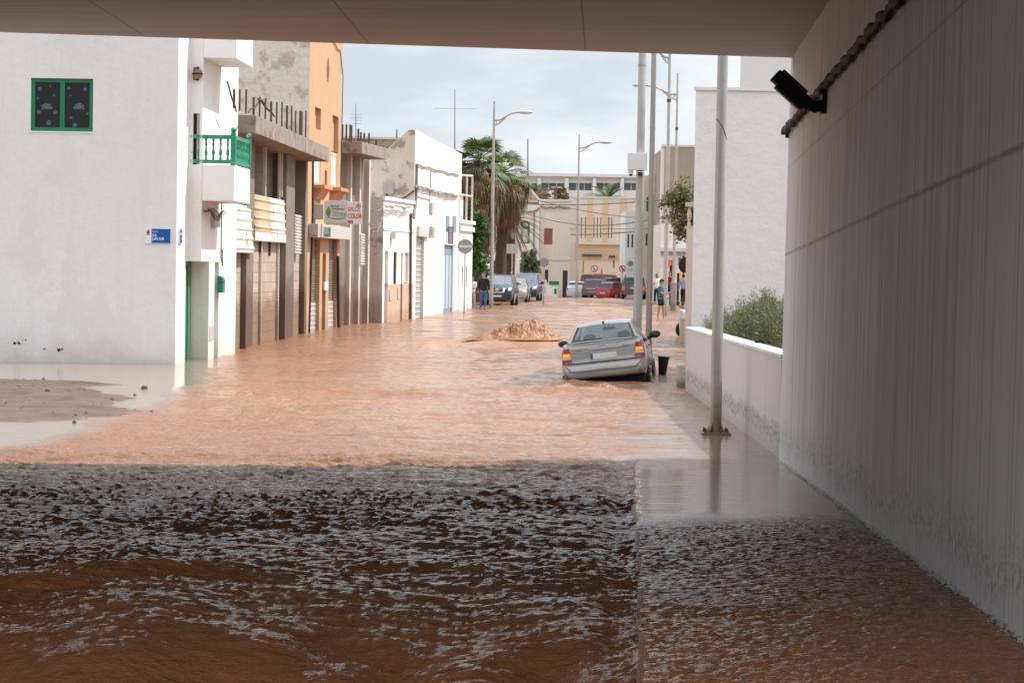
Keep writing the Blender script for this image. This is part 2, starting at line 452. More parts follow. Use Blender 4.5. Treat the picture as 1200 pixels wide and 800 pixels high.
# ================================================================ ground, road, pavement
gm = mat('wet_ground', (0.16, 0.11, 0.08), 0.2, 0.5, 0.6, bump=0.3)
mb = MB(); mb.quad((-1500, -60, -0.9), (1500, -60, -0.9), (1500, 2500, -0.9), (-1500, 2500, -0.9))
tag(mb.build('ground', gm), kind='structure')
mb = MB()
for y0, y1 in ((-8, 10), (10, 18), (18, 25), (25, 27.8), (27.8, 44), (44, 60), (60, 110), (110, 158), (158, 225)):
    def rx(y): return (-9 - 0.1 * max(0, y - 30), 5.2 + 0.16 * max(0, y - 44))
    def rz_(y): return tz(y) - (0.34 if y > 25 else 1.25) - 0.011 * max(0, y - 158)
    mb.quad((rx(y0)[0], y0, rz_(y0)), (rx(y0)[1], y0, rz_(y0)), (rx(y1)[1], y1, rz_(y1)), (rx(y1)[0], y1, rz_(y1)))
tag(mb.build('road', mat('asphalt', (0.05, 0.048, 0.046), 0.2, 0.8, 2, bump=0.3)), kind='structure')

conc = mat('wet_pavement_concrete', (0.26, 0.22, 0.19), 0.15, 0.35, 1.2, bump=0.2, streak=0.1)
mb = MB()
ys = [4, 8, 12, 16, 20, 24, 26.6, 27.8, 32, 38, 44]
for i in range(len(ys) - 1):
    y0, y1 = ys[i], ys[i + 1]
    def tp(y): return tz(y) - 0.07 - max(0, y - 28) * 0.012
    def kx(y): return kerbx(min(y, 26.7)) + 0.06
    def wx(y): return wallx(min(y, YC)) + 0.4
    a, b, c, d = (kx(y0), y0, tp(y0)), (wx(y0), y0, tp(y0)), (wx(y1), y1, tp(y1)), (kx(y1), y1, tp(y1))
    mb.quad(a, b, c, d)
    mb.quad((kx(y0), y0, tp(y0) - 1.2), a, d, (kx(y1), y1, tp(y1) - 1.2))
tag(mb.build('pavement', conc), kind='structure')

# ================================================================ flood water: one displaced sheet
def tile(seed, n, size, l0, l1, p, aniso=0.0, flow=0.0):
    """periodic random wave field with wavelengths l0..l1 metres, unit rms slope"""
    r = np.random.default_rng(seed)
    k = np.fft.fftfreq(n, size / n) * 2 * math.pi
    KX, KY = np.meshgrid(k, k)
    K = np.hypot(KX, KY); K[0, 0] = 1e9
    A = K ** (-p) * np.exp(-(l0 * K / 6.28) ** 2) * (1 - np.exp(-(l1 * K / 6.28) ** 4))
    th = np.arctan2(KY, KX) + flow
    A = A * (1 - aniso + aniso * np.abs(np.sin(th)) ** 1.5)
    H = A * np.exp(1j * r.uniform(0, 2 * math.pi, K.shape))
    h = np.real(np.fft.ifft2(H))
    # choppy: ridged version mixed in
    h /= h.std()
    h = h - 0.28 * np.sqrt(h ** 2 + 0.05)
    gx, gy = np.gradient(h, size / n)
    h = h - h.mean()
    return h / np.sqrt((gx ** 2 + gy ** 2).mean())
def samp(T, size, X, Y, rot=0.0, sx=1.0, sy=1.0):
    n = T.shape[0]
    U = (X * math.cos(rot) + Y * math.sin(rot)) * sx / size * n; V = (-X * math.sin(rot) + Y * math.cos(rot)) * sy / size * n
    i = np.floor(U).astype(int); j = np.floor(V).astype(int); fu = U - i; fv = V - j
    i0, i1, j0, j1 = i % n, (i + 1) % n, j % n, (j + 1) % n
    return (T[j0, i0] * (1 - fu) + T[j0, i1] * fu) * (1 - fv) + (T[j1, i0] * (1 - fu) + T[j1, i1] * fu) * fv
T_FINE = tile(1, 1024, 9.0, 0.042, 0.30, 0.45, 0.75, 0.12)
T_MED = tile(2, 1024, 23.0, 0.14, 0.9, 1.3, 0.8, -0.1)
T_BIG = tile(3, 1024, 71.0, 0.6, 3.5, 2.0, 0.6)
def fbm(X, Y, seed, octaves, lam, aniso=1.0, gain=0.5, sharp=True):
    s_ = 3.0 / lam
    q_ = samp(T_MED, 23.0, X * s_ * aniso + seed * 3.7, Y * s_ + seed * 1.9) + 0.6 * samp(T_FINE, 9.0, X * s_ + seed, Y * s_ * 1.0, 0.4)
    return q_ / (1.15 * T_MED.std())
def sst(e0, e1, x):
    t = np.clip((x - e0) / (e1 - e0), 0, 1)
    return t * t * (3 - 2 * t)

def water_height(X, Y):
    kx = K0.x + (np.minimum(Y, 26.7) - K0.y) * (K1.x - K0.x) / (K1.y - K0.y)
    wxx = W0.x + (np.minimum(Y, YC) - W0.y) * wdir.x / wdir.y
    kx = kx + np.where(Y < 26.5, 0.014 * np.sin(3.1 * Y) + 0.010 * np.sin(9.7 * Y), 0)
    base = SL * np.maximum(0, YC - Y) - 0.011 * np.maximum(0, Y - 158)
    tun = sst(28.3, 26.2, Y)                             # inside the underpass
    side = sst(-0.005, 0.004, X - kx)          # on the kerbed pavement
    step = -0.105 * sst(27.3, 26.6, Y) * (1 - side)
    # calm, shallow zones
    xb = -5.55 + 0.0 * Y - 0.35 * sst(33, 27, Y) - 0.085 * np.maximum(0, Y - 40) + 0.16 * np.sin(Y * 0.9) + 0.07 * np.sin(Y * 2.7)
    calmL = sst(0.25, -0.35, X - xb) * sst(25.5, 28, Y) * sst(60, 52, Y)
    calmR = sst(-0.6, 0.9, X + 0.25 * np.sin(Y * 2.1) + 0.12 * np.sin(Y * 5.3) - (kx - 0.05 + 0.085 * np.maximum(0, Y - 27.6))) * sst(24.2, 25.6, Y) * sst(44, 33, Y)
    calmS = side * sst(17.3, 19.2, Y + 0.35 * np.sin(X * 2.2) + 0.15 * np.sin(X * 7.1)) * sst(26.0, 24.5, Y) * 0.985
    calm = np.clip(calmL + calmR + calmS, 0, 1)
    wob = 0.25 * np.sin(X * 0.8 + 1.3 * np.sin(Y * 0.5)) + 0.15 * np.sin(Y * 1.1 + X * 0.6)
    big = samp(T_BIG, 71.0, X, Y, 0.15, 0.6, 1.0); med = samp(T_MED, 23.0, X, Y + wob, -0.1, 0.45, 1.0); fin = samp(T_FINE, 9.0, X, Y + wob, 0.10, 0.40, 1.0)
    fin = 0.75 * fin + 0.6 * samp(T_FINE, 9.0, X + 31.7, Y + 17.3 - wob, -0.30, 0.55, 1.2)
    gust = np.clip(0.75 + 0.5 * samp(T_BIG, 71.0, X * 0.6 + 9, Y * 0.6, 0.5) / T_BIG.std() * 0.5, 0.7, 1.35)
    road_t = 0.035 * big + (0.15 * med + 0.74 * fin) * gust * (1 + 0.65 * sst(14, 24, Y)) * (0.50 + 0.50 * sst(12.6, 15.5, Y))
    walk_t = 0.001 * big + 0.01 * med + 0.42 * samp(T_FINE, 9.0, X, Y, 0.5, 1.0, 1.25) * np.clip(gust, 0.8, 1.2)
    far = sst(45, 110, Y)
    street = 0.035 * big + (0.19 * med * (1 - sst(50, 85, Y)) + 0.30 * fin * (1 - sst(32, 52, Y))) * gust + 0.05 * far * big
    big = np.clip(big / T_BIG.std(), -1.8, 1.8); med = np.clip(med / T_MED.std(), -2, 2)
    inside = side * walk_t + (1 - side) * road_t
    h = tun * inside + (1 - tun) * (street * (1 + 0.6 * far))
    h = h * (1 - 0.965 * calm) + calm * 0.012 * samp(T_MED, 23.0, X * 0.35, Y * 1.6, 0.05)
    # standing waves close to the camera
    def bump(cx, cy, sx, sy, a, rot=0.0):
        dx, dy = X - cx, Y - cy
        u = dx * math.cos(rot) + dy * math.sin(rot); v = -dx * math.sin(rot) + dy * math.cos(rot)
        return a * np.exp(-(u / sx) ** 2 - (v / sy) ** 2)
    notside = 1 - side
    h += notside * (bump(-2.2, 14.7, 0.7, 0.20, 0.13, 0.12) + bump(-2.9, 14.35, 0.6, 0.22, 0.07) + bump(-1.0, 15.2, 0.7, 0.15, 0.03, -0.1)
          + bump(-1.3, 14.2, 1.2, 0.14, 0.03, 0.03) + bump(0.05, 17.2, 0.7, 0.22, 0.03, 0.2) + bump(-1.7, 19.5, 1.5, 0.25, 0.015)
          + bump(-3.4, 22.5, 1.4, 0.3, 0.015) + bump(0.1, 21.5, 1.0, 0.2, 0.03, 0.1))
    yy_ = Y + 0.30 * np.sin(X * 1.15 + 0.7) + 0.12 * np.sin(X * 3.1 + 1) + 1.6 * samp(T_BIG, 71.0, X * 1.3, Y * 0.7)
    h -= notside * (0.042 * np.maximum(0, 15.6 - yy_) ** 2)
    h += side * bump(0.7 + 0.25, 12.35, 0.7, 0.3, 0.04)
    # trough that runs along the kerb
    h -= (1 - side) * 0.035 * tun * np.exp(-((X - kx + 0.14) / 0.13) ** 2) * (1 + 0.4 * med)
    churn = notside * (sst(15.4, 12.9, yy_ + 0.5 * med / 2) * 0.95 + bump(-2.4, 14.4, 1.0, 0.35, 0.7) + tun * 0.45 * np.exp(-((X - kx + 0.15) / 0.2) ** 2) * sst(18, 14, Y)) + side * 0.8 * sst(13.6, 11.6, Y)
    churn = churn + (1 - tun) * (bump(0.3, 66.0, 3.5, 2.0, 0.8) + bump(1.2, 43.3, 1.3, 0.4, 0.7) + bump(-2.6, 37.8, 2.2, 0.9, 0.5) * (med > 0.2))
    # street: patches of rough water
    h += (1 - tun) * (1 - calm) * (bump(-3.2, 37.5, 2.2, 0.8, 0.03) + bump(0.9, 52, 1.6, 1.2, -0.03)) * 1.0
    h += (1 - tun) * (1 - calm) * bump(-2.3, 40.2, 1.3, 0.5, 0.05) * (0.5 + np.abs(med))
    # wake behind the car and beside the upwelling
    h += (1 - calm) * bump(1.2, 42.3, 1.8, 0.5, 0.05) * (0.6 + med)
    h += (1 - calm) * 0.10 * np.exp(-(np.hypot((X - 0.3) / 2.2, (Y - 66.5) / 2.6)) ** 2) * (0.5 + np.abs(big))
    return base + step + h, np.clip(calm, 0, 1), np.clip(churn, 0, 1)

rows = []
y = 8.0
while y < 215:
    rows.append(y)
    y += 0.0022 * y ** 0.85 if y < 30 else 0.00030 * y ** 1.55
rows = np.array(rows)
NC = 620
uu = np.linspace(-1, 1, NC)
hw = 0.27 * rows + 2.2
xc = 0.02 * rows
Yg = np.repeat(rows[:, None], NC, 1)
Xg = xc[:, None] + uu[None, :] * hw[:, None]
# inside the underpass the sheet stops at the wall
lim = np.where(rows < YC, np.array([wallx(v) + 0.02 for v in rows]), 1e9)
Xg = np.minimum(Xg, lim[:, None])
# one pair of columns follows the kerb so that its edge stays crisp
for r_i, yv in enumerate(rows):
    if yv < 27.6:
        kxx = kerbx(min(yv, 26.7)) + (0.014 * math.sin(3.1 * yv) + 0.010 * math.sin(9.7 * yv) if yv < 26.5 else 0); j = int(np.searchsorted(Xg[r_i], kxx))
        if 2 < j < NC - 3 and Xg[r_i, j + 1] < lim[r_i] - 0.05:
            Xg[r_i, j - 1] = kxx - 0.006; Xg[r_i, j] = kxx + 0.005
            Xg[r_i, j - 2] = min(Xg[r_i, j - 2], kxx - 0.020); Xg[r_i, j + 1] = max(Xg[r_i, j + 1], kxx + 0.018)
Zg, Cg, Sg = water_height(Xg, Yg)
nv = Xg.size
me = bpy.data.meshes.new('water')
co_ = np.stack([Xg.ravel(), Yg.ravel(), Zg.ravel()], 1).astype(np.float32)
idx = np.arange(nv).reshape(Xg.shape)
q = np.stack([idx[:-1, :-1].ravel(), idx[:-1, 1:].ravel(), idx[1:, 1:].ravel(), idx[1:, :-1].ravel()], 1)
keep = (Xg[:-1, 1:] - Xg[:-1, :-1]).ravel() > 1e-5
q = q[keep]
me.vertices.add(nv); me.vertices.foreach_set('co', co_.ravel())
me.loops.add(len(q) * 4); me.loops.foreach_set('vertex_index', q.ravel().astype(np.int32))
me.polygons.add(len(q)); me.polygons.foreach_set('loop_start', (np.arange(len(q)) * 4).astype(np.int32))
try: me.polygons.foreach_set('loop_total', np.full(len(q), 4, np.int32))
except Exception: pass
me.update(calc_edges=True)
me.polygons.foreach_set('use_smooth', [True] * len(q))
a2_ = me.attributes.new('churn', 'FLOAT', 'POINT'); a2_.data.foreach_set('value', Sg.ravel().astype(np.float32))
at_ = me.attributes.new('calm', 'FLOAT', 'POINT'); at_.data.foreach_set('value', Cg.ravel().astype(np.float32))
water = bpy.data.objects.new('water', me); COL.objects.link(water); tag(water, kind='structure')

def water_mat(name, mud1, mud2, calm_col, fine=1.0):
    m, nt, bs, co = base_mat(name)
    n1 = _noise(nt, co, 0.35, 6, 0.6, (1, 0.5, 1))
    n2 = _noise(nt, co, 3.0, 6, 0.7, (0.6, 1.2, 1))
    n3 = _noise(nt, co, 14, 5, 0.7, (0.5, 1.0, 1))
    c = _mix(nt, _range(nt, n1, 0.35, 0.65), mud1, mud2)
    n0 = _noise(nt, co, 0.22, 5, 0.6, (0.7, 1.6, 1))
    c = _mix(nt, _range(nt, n0, 0.48, 0.66, 0, 0.6), c, (0.27, 0.16, 0.105))
    c = _mix(nt, _range(nt, n2, 0.4, 0.7, 0, 0.5), c, tuple(Vector(mud1) * 1.45))
    c = _mix(nt, _range(nt, n3, 0.50, 0.68, 0, 0.45), c, tuple(Vector(mud2) * 0.62))
    a = nt.nodes.new('ShaderNodeAttribute'); a.attribute_name = 'calm'
    c = _mix(nt, _math(nt, 'MULTIPLY', a.outputs['Fac'], 0.8), c, calm_col)
    a2 = nt.nodes.new('ShaderNodeAttribute'); a2.attribute_name = 'churn'
    c = _mix(nt, _math(nt, 'MULTIPLY', a2.outputs['Fac'], 0.9), c, _mix(nt, _range(nt, n3, 0.35, 0.7), (0.48, 0.185, 0.07), (0.36, 0.135, 0.05)))
    nt.links.new(c, bs.inputs['Base Color'])
    bs.inputs['IOR'].default_value = 1.33
    bs.inputs['Specular IOR Level'].default_value = 0.5
    nt.links.new(_range(nt, a.outputs['Fac'], 0, 1, 0.055, 0.11), bs.inputs['Roughness'])
    b = nt.nodes.new('ShaderNodeBump'); b.inputs['Distance'].default_value = 0.042 * fine
    nb = _math(nt, 'ADD', _noise(nt, co, 11, 4, 0.65, (0.8, 1.2, 1)), _math(nt, 'MULTIPLY', _noise(nt, co, 34, 4, 0.65, (0.9, 1.1, 1)), 0.5))
    nt.links.new(nb, b.inputs['Height'])
    nt.links.new(_range(nt, a.outputs['Fac'], 0, 1, 0.9, 0.02), b.inputs['Strength'])
    nt.links.new(b.outputs[0], bs.inputs['Normal'])
    return m
M['water'] = water_mat('muddy_flood_water', (0.28, 0.137, 0.070), (0.215, 0.096, 0.045), (0.23, 0.20, 0.175))
me.materials.append(M['water'])
M['foam'] = mat('muddy_foam', (0.31, 0.135, 0.058), 0.3, 0.38, 5, bump=0.5, bscale=14, bdist=0.04)

from mathutils import noise as _nz
def surge(name, cx, cy, sx, sy, h, seed, lumps, lean=0.0):
    """turbulent mound of boiling muddy water"""
    n = 130
    u = np.linspace(-1, 1, n)
    zb = float(water_height(np.array([cx]), np.array([cy]))[0][0])
    rr = np.random.default_rng(seed)
    L = [(rr.uniform(-0.75, 0.75), rr.uniform(-0.6, 0.6), rr.uniform(0.10, 0.26), rr.uniform(0.4, 1.0)) for _ in range(lumps)]
    vs = []; fs = []; inside = []
    for i in range(n):
        for j in range(n):
            U, V = u[j], u[i]; r = math.hypot(U, V)
            env = max(0.0, 1 - r ** 1.7)
            pk = math.exp(-((U - lean) / 0.5) ** 2 - (V / 0.6) ** 2)
            lm = 0.0
            for a, b_, w, q in L:
                lm = max(lm, q * math.exp(-((U - a) ** 2 + (V - b_) ** 2) / (w * w)))
            x, y_ = cx + U * sx, cy + V * sy
            k = 4.6 / h ** 0.35
            t1 = _nz.turbulence(Vector((x * k * 0.8, y_ * k * 0.8, seed)), 4, False)
            t2 = _nz.noise(Vector((x * k * 3.5, y_ * k * 3.5, seed + 7)))
            z = h * env * (0.40 + 0.30 * pk + 0.34 * lm) + h * env ** 0.5 * (0.17 * (t1 - 0.4) + 0.05 * t2 + 0.035 * _nz.noise(Vector((x * k * 8, y_ * k * 8, seed + 1))))
            sxy = 0.05 * h ** 0.5 * env
            vs.append((x + sxy * _nz.noise(Vector((x * 6, y_ * 6, 3))), y_ + sxy * _nz.noise(Vector((x * 6, y_ * 6, 9))), z + zb - 0.03 * (1 - env)))
            inside.append(r < 1)
    for i in range(n - 1):
        for j in range(n - 1):
            if inside[i * n + j]: fs.append((i * n + j, i * n + j + 1, (i + 1) * n + j + 1, (i + 1) * n + j))
    mbs = MB(); mbs.add(vs, fs)
    for k in range(int(lumps * 3) if h > 0.5 else 0):
        j = int(rr.uniform(0.15, 0.85) * n); i = int(rr.uniform(0.15, 0.85) * n)
        p = vs[i * n + j]
        mbs.sph((p[0], p[1], p[2] + rr.uniform(0.0, 0.09) * h / 0.6), rr.uniform(0.006, 0.018), (rr.uniform(0.8, 1.8), 1, rr.uniform(0.6, 1.3)), 6, 4)
    o = mbs.build(name, M['foam'], smooth=True)
    return tag(o, kind='structure')
surge('water_surge', 0.34, 67.0, 1.25, 1.1, 0.66, 11, 34, 0.25)
surge('water_surge', -0.75, 66.6, 0.75, 0.5, 0.17, 12, 16)
surge('water_surge', 1.35, 66.6, 0.5, 0.5, 0.16, 13, 12)
surge('water_surge', 1.22, 43.6, 0.8, 0.34, 0.16, 14, 22)
surge('water_surge', 1.75, 43.45, 0.5, 0.25, 0.12, 15, 16)
surge('water_surge', 1.0, 43.3, 0.35, 0.25, 0.10, 16, 10)

# foam line where the water runs along the underpass wall
mb = MB()
for k in range(2600):
    y = 10.5 + 17.0 * (k / 2600) ** 1.2
    x = wallx(y) - abs(random.gauss(0, 0.022)) * (1 + 0.4 * math.sin(y * 2.3))
    s = random.uniform(0.003, 0.010)
    mb.sph((x, y, tz(y) + random.uniform(-0.002, 0.016)), s, (1, 2.2, 0.55), 6, 4)
tag(mb.build('foam', mat('white_foam', (0.66, 0.63, 0.60), 0.1, 0.5), smooth=True), kind='stuff', label='thin white foam line along the foot of the underpass wall')

# ================================================================ mud bank at the left street corner
n1, n2 = 180, 230
X, Y = np.meshgrid(np.linspace(-13.5, -4.6, n1), np.linspace(31.0, 45.3, n2))
low = fbm(X * 0.55, Y * 0.9, 31, 3, 3.0, 0.28, 0.55, False)
hi = fbm(X, Y, 32, 4, 0.7, 0.5, 0.6, False)
xe = -5.0 - 0.17 * np.abs(Y - 34.2) ** 1.15 + 0.25 * np.sin(Y * 1.7)
env = sst(0.1, -1.3, X - xe) * sst(31.6, 32.5, Y) * sst(44.0, 42.0, Y)
Z = -0.06 + 0.086 * env + 0.019 * np.clip(low, -2.5, 1.2) + 0.004 * np.clip(hi, -2, 2)
Z -= 0.03 * sst(40.0, 40.5, Y) * sst(41.6, 41.1, Y)
Z -= 0.022 * np.exp(-((Y - 37.6 + 0.3 * np.sin(X * 0.8)) / 0.28) ** 2) * sst(-6.8, -8.2, X)
mb = MB()
mb.add([(float(a), float(b), float(c)) for a, b, c in zip(X.ravel(), Y.ravel(), Z.ravel())],
       [(i * n1 + j, i * n1 + j + 1, (i + 1) * n1 + j + 1, (i + 1) * n1 + j) for i in range(n2 - 1) for j in range(n1 - 1)])
mudm = mat('wet_mud', (0.135, 0.080, 0.058), 0.25, 0.5, 1.4, bump=0.8, bscale=12, bdist=0.02, patch=((0.07, 0.046, 0.036), 0.3, 1.3))
tag(mb.build('mud_bank', mudm, smooth=True), kind='structure')
mb = MB()
for k in range(170):
    y = random.uniform(32.0, 43.0)
    x = random.uniform(-12, -5.3 - 0.18 * abs(y - 34.2))
    i = int((y - 31.0) / 14.3 * (n2 - 1)); j = int((x + 13.5) / 8.9 * (n1 - 1))
    z = float(Z[i, j])
    if z < -0.012: continue
    s = random.uniform(0.010, 0.024) if random.random() < 0.93 else random.uniform(0.03, 0.05)
    mb.sph((x, y, z + s * 0.25), s, (1.3, 1, 0.7), 6, 4)
tag(mb.build('gravel', M['stone']), kind='stuff', label='small stones scattered over the mud bank at the street corner')
def rock(px, py, s, label):
    p = gnd(px, py)
    m_ = MB()
    r = np.random.default_rng(int(px * 7 + py))
    m_.sph((0, 0, 0), 1, (1, 0.8, 0.62), 10, 7)
    m_.v = [tuple(np.array(v) * s * (1 + 0.22 * r.standard_normal() * 0.6)) for v in m_.v]
    o = m_.build('rock', M['stone'], smooth=True, weld=False)
    o.location = (p.x, p.y, s * 0.3)
    tag(o, label, 'rock', 'stones at the edge of the mud bank')
rock(169, 455, 0.055, 'dark stone in calm brown water below the blue street sign')
rock(51, 444, 0.03, 'small dark stone in the water just in front of the white wall, far left')
rock(82, 460, 0.04, 'dark clod on the far edge of the mud bank')
rock(158, 463, 0.028, 'small stone just below and left of the largest stone in the calm water')
rock(178, 484, 0.045, 'dark clod at the right tip of the mud bank')
rock(87, 495, 0.03, 'small stone on the near edge of the mud bank')

# ================================================================ the underpass itself
up = thing('underpass', 'grey board-marked concrete road underpass framing the view of the flooded street', 'underpass')
# frame: x towards the camera along the wall, y into the wall, z up
ux = Vector((-wdir.x, -wdir.y, SL)).normalized()
uy = Vector((-ux.y, ux.x, 0)).normalized() * -1
uy = Vector((wdir.y, -wdir.x, 0)).normalized()          # towards +X
uz = ux.cross(uy) * -1
if uz.z < 0: uz = -uz
UM = Matrix((ux, uy, uz)).transposed().to_4x4(); UM.translation = W0
if UM.to_3x3().determinant() < 0:
    uy2 = -uy
    UM = Matrix((ux, uy2, uz)).transposed().to_4x4(); UM.translation = W0
    YS = -1.0
else:
    YS = 1.0
up.matrix_world = UM
UI = UM.inverted()
TOPW = UI @ at(928, 68, W0.y)         # top corner of the wall end
HW = TOPW.z; LEAN = TOPW.y
def tunnel_mat(name, col, board=True, ceiling=False):
    m, nt, bs, co = base_mat(name)
    c = Vector(col)
    n1 = _noise(nt, co, 0.35, 5, 0.6)
    out = _mix(nt, _range(nt, n1, 0.3, 0.7), tuple(c * 0.9), tuple(c * 1.08))
    if not ceiling:
        nA = _noise(nt, co, 1.0, 4, 0.75, (5.5, 5.5, 0.10))
        out = _mix(nt, _range(nt, nA, 0.50, 0.64, 0, 0.3), out, tuple(c * 0.55))
        nB = _noise(nt, co, 1.0, 2, 0.5, (22, 22, 0.05))
        out = _mix(nt, _range(nt, nB, 0.55, 0.62, 0, 0.65), out, tuple(c * 0.55))
        nS = _noise(nt, co, 9, 6, 0.75)
        out = _mix(nt, _range(nt, nS, 0.66, 0.72, 0, 0.35), out, tuple(c * 0.4))
        sep = nt.nodes.new('ShaderNodeSeparateXYZ'); nt.links.new(co, sep.inputs[0])
        jn = _noise(nt, co, 3.0, 5, 0.7)
        hsum = nA
        for zj, w, st in ((2.47, 0.016, 0.8), (3.52, 0.010, 0.5)):
            dz = _math(nt, 'ABSOLUTE', _math(nt, 'SUBTRACT', _math(nt, 'ADD', sep.outputs[2], _math(nt, 'MULTIPLY', _math(nt, 'SUBTRACT', jn, 0.5), 0.05)), zj))
            f = _range(nt, dz, w * 1.8, w * 0.2, 0, st)
            f = _math(nt, 'MULTIPLY', f, _range(nt, _noise(nt, co, 1.3, 3, 0.6), 0.3, 0.6, 0.35, 1))
            out = _mix(nt, f, out, tuple(c * 0.28))
        # damp speckle above the water line
        zz = _math(nt, 'ADD', sep.outputs[2], _math(nt, 'MULTIPLY', _math(nt, 'SUBTRACT', _noise(nt, co, 1.2, 5, 0.6), 0.5), 0.5))
        band = _math(nt, 'MULTIPLY', _range(nt, zz, 0.10, 0.22), _range(nt, zz, 0.55, 0.30))
        sp = _range(nt, _noise(nt, co, 10, 8, 0.85, (1.0, 1.0, 1.6)), 0.48, 0.60, 0, 0.6)
        out = _mix(nt, _math(nt, 'MULTIPLY', band, sp), out, (0.09, 0.065, 0.05))
    else:
        sep = nt.nodes.new('ShaderNodeSeparateXYZ'); nt.links.new(co, sep.inputs[0])
        nA = _noise(nt, co, 1.0, 4, 0.7, (9, 0.25, 1))
        out = _mix(nt, _range(nt, nA, 0.50, 0.62, 0, 0.35), out, tuple(c * 0.6))
        md = _math(nt, 'ABSOLUTE', _math(nt, 'SUBTRACT', _math(nt, 'FRACT', _math(nt, 'DIVIDE', _math(nt, 'ADD', sep.outputs[1], JOFF), 2.52)), 0.5))
        out = _mix(nt, _range(nt, md, 0.006, 0.001, 0, 0.7), out, tuple(c * 0.25))
        nS = _noise(nt, co, 7, 6, 0.75)
        out = _mix(nt, _range(nt, nS, 0.66, 0.74, 0, 0.4), out, tuple(c * 0.4))
    nt.links.new(out, bs.inputs['Base Color'])
    bs.inputs['Roughness'].default_value = 0.75
    b = nt.nodes.new('ShaderNodeBump'); b.inputs['Strength'].default_value = 0.5; b.inputs['Distance'].default_value = 0.012
    nt.links.new(_math(nt, 'ADD', nA, _math(nt, 'MULTIPLY', _noise(nt, co, 24, 5, 0.6), 0.25)), b.inputs['Height'])
    nt.links.new(b.outputs[0], bs.inputs['Normal'])
    return m
pj = UI @ at(686, 55, 27.2)
JOFF = 1.26 - pj.y + 2.52 * 10
WL = 21.0
def wy_at(z): return LEAN * z / HW
mb = MB()
n_x, n_z = 60, 10
mb.wall(lambda a, b, d: (a, wy_at(b) + YS * d, b), 0, WL, -0.6, HW + 0.05)
# end face and rear of the wall
mb.quad((0, wy_at(-0.6), -0.6), (0, wy_at(HW), HW + 0.05), (0, YS * 0.8, HW + 0.05), (0, YS * 0.8, -0.6))
mb.quad((0, YS * 0.8, -0.6), (0, YS * 0.8, HW + 0.05), (WL, YS * 0.8, HW + 0.05), (WL, YS * 0.8, -0.6))
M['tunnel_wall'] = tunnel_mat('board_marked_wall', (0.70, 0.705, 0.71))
o = mb.build('wall', M['tunnel_wall'], up)
o['label'] = 'pale grey right wall with vertical board marks and dark pour lines'
# ceiling: a thick slab; its far edge follows the photograph's soffit edge
eR = UI @ at(928, 68, W0.y)
zc = at(928, 68, W0.y).z
d = ray(0, 38); t = (zc - CAMH) / d.z
eL = UI @ (Vector((0, 0, CAMH)) + d * t)
dx = (eL - eR)
k = 9.0 / abs(dx.y)
L2 = eR + dx * (13.0 / abs(dx.y)); R2 = eR - dx * (1.2 / abs(dx.y))
th = 1.15
b0 = [L2, R2, Vector((WL, R2.y, eR.z)), Vector((WL, L2.y, eR.z + (L2.z - eR.z)))]
mb = MB()
mb.prism(b0, (0, 0, th))
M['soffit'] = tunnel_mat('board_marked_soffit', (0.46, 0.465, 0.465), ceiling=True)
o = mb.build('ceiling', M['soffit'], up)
o['label'] = 'brownish concrete soffit with straight panel joints'
# parapet on the deck edge and the abutment on the other side of the road, both out of the picture
mb = MB()
mb.prism([L2 + Vector((0.05, 0, th)), R2 + Vector((0.05, 0, th)), R2 + Vector((0.3, 0, th)), L2 + Vector((0.3, 0, th))], (0, 0, 0.5))
mb.build('parapet', M['concrete_slab'], up)
mb = MB()
ya = eR.y - YS * (W0.x + 7.1)
mb.box(0.5, WL, min(ya, ya - YS * 0.6), max(ya, ya - YS * 0.6), -1.0, HW + 0.3)
mb.build('abutment', M['tunnel_wall'], up)

# corrugated conduit along the wall, its end bracket and the floodlight
cz = (UI @ at(924.4, 152, W0.y)).z
mb = MB()
pts = [(0.02 + i * 0.10, wy_at(cz) - YS * 0.055, cz - 0.02 + 0.018 * math.sin(i * 0.9) + 0.012 * math.sin(i * 2.3)) for i in range(206)]
mb.tube(pts, [0.030 + 0.011 * (i % 2) + 0.006 * math.sin(i * 0.7) for i in range(206)], 8)
c = mb.build('cable_conduit', M['black_iron'], smooth=True)
c.matrix_world = UM
tag(c, 'black corrugated cable conduit running along the top of the concrete wall', 'conduit')
mb = MB(); mb.box(-0.03, 0.03, wy_at(cz) - YS * 0.02 - 0.02, wy_at(cz) - YS * 0.02 + 0.02, cz - 0.09, cz + 0.10)
mb.box(-0.05, 0.06, wy_at(cz) - YS * 0.06 - 0.03, wy_at(cz) - YS * 0.06 + 0.03, cz - 0.05, cz + 0.02)
e = mb.build('bracket', M['black_iron'], c)
fl = thing('floodlight', 'long black floodlight on a bracket on the concrete wall below the ceiling', 'floodlight')
# depth where the lamp's foot meets the wall plane
def on_wall(px, py):
    o_ = UI @ Vector((0, 0, CAMH)); dd = UI.to_3x3() @ ray(px, py)
    tt = 20.0
    for _ in range(30):
        p = o_ + dd * tt
        tt -= (p.y - wy_at(p.z)) / (dd.y - LEAN / HW * dd.z)
    return o_ + dd * tt
pf = UM @ on_wall(968, 118)
hd = at(908, 88, pf.y - 0.0)
fl.location = pf
a = hd - pf; b = at(943, 120, pf.y) - pf
mb = MB()
ax = (a - b).normalized(); nn = Vector((0, 1, 0)); sd = ax.cross(nn).normalized()
def obox(mbx, c0, c1, w, h, axn, nn_, sd_):
    v = []
    for e in (c0, c1):
        for s1, s2 in ((-1, -1), (1, -1), (1, 1), (-1, 1)):
            v.append(e + sd_ * (s1 * w / 2) + nn_ * (s2 * h / 2))
    mbx.add(v, [(0, 3, 2, 1), (4, 5, 6, 7), (0, 1, 5, 4), (1, 2, 6, 5), (2, 3, 7, 6), (3, 0, 4, 7)])
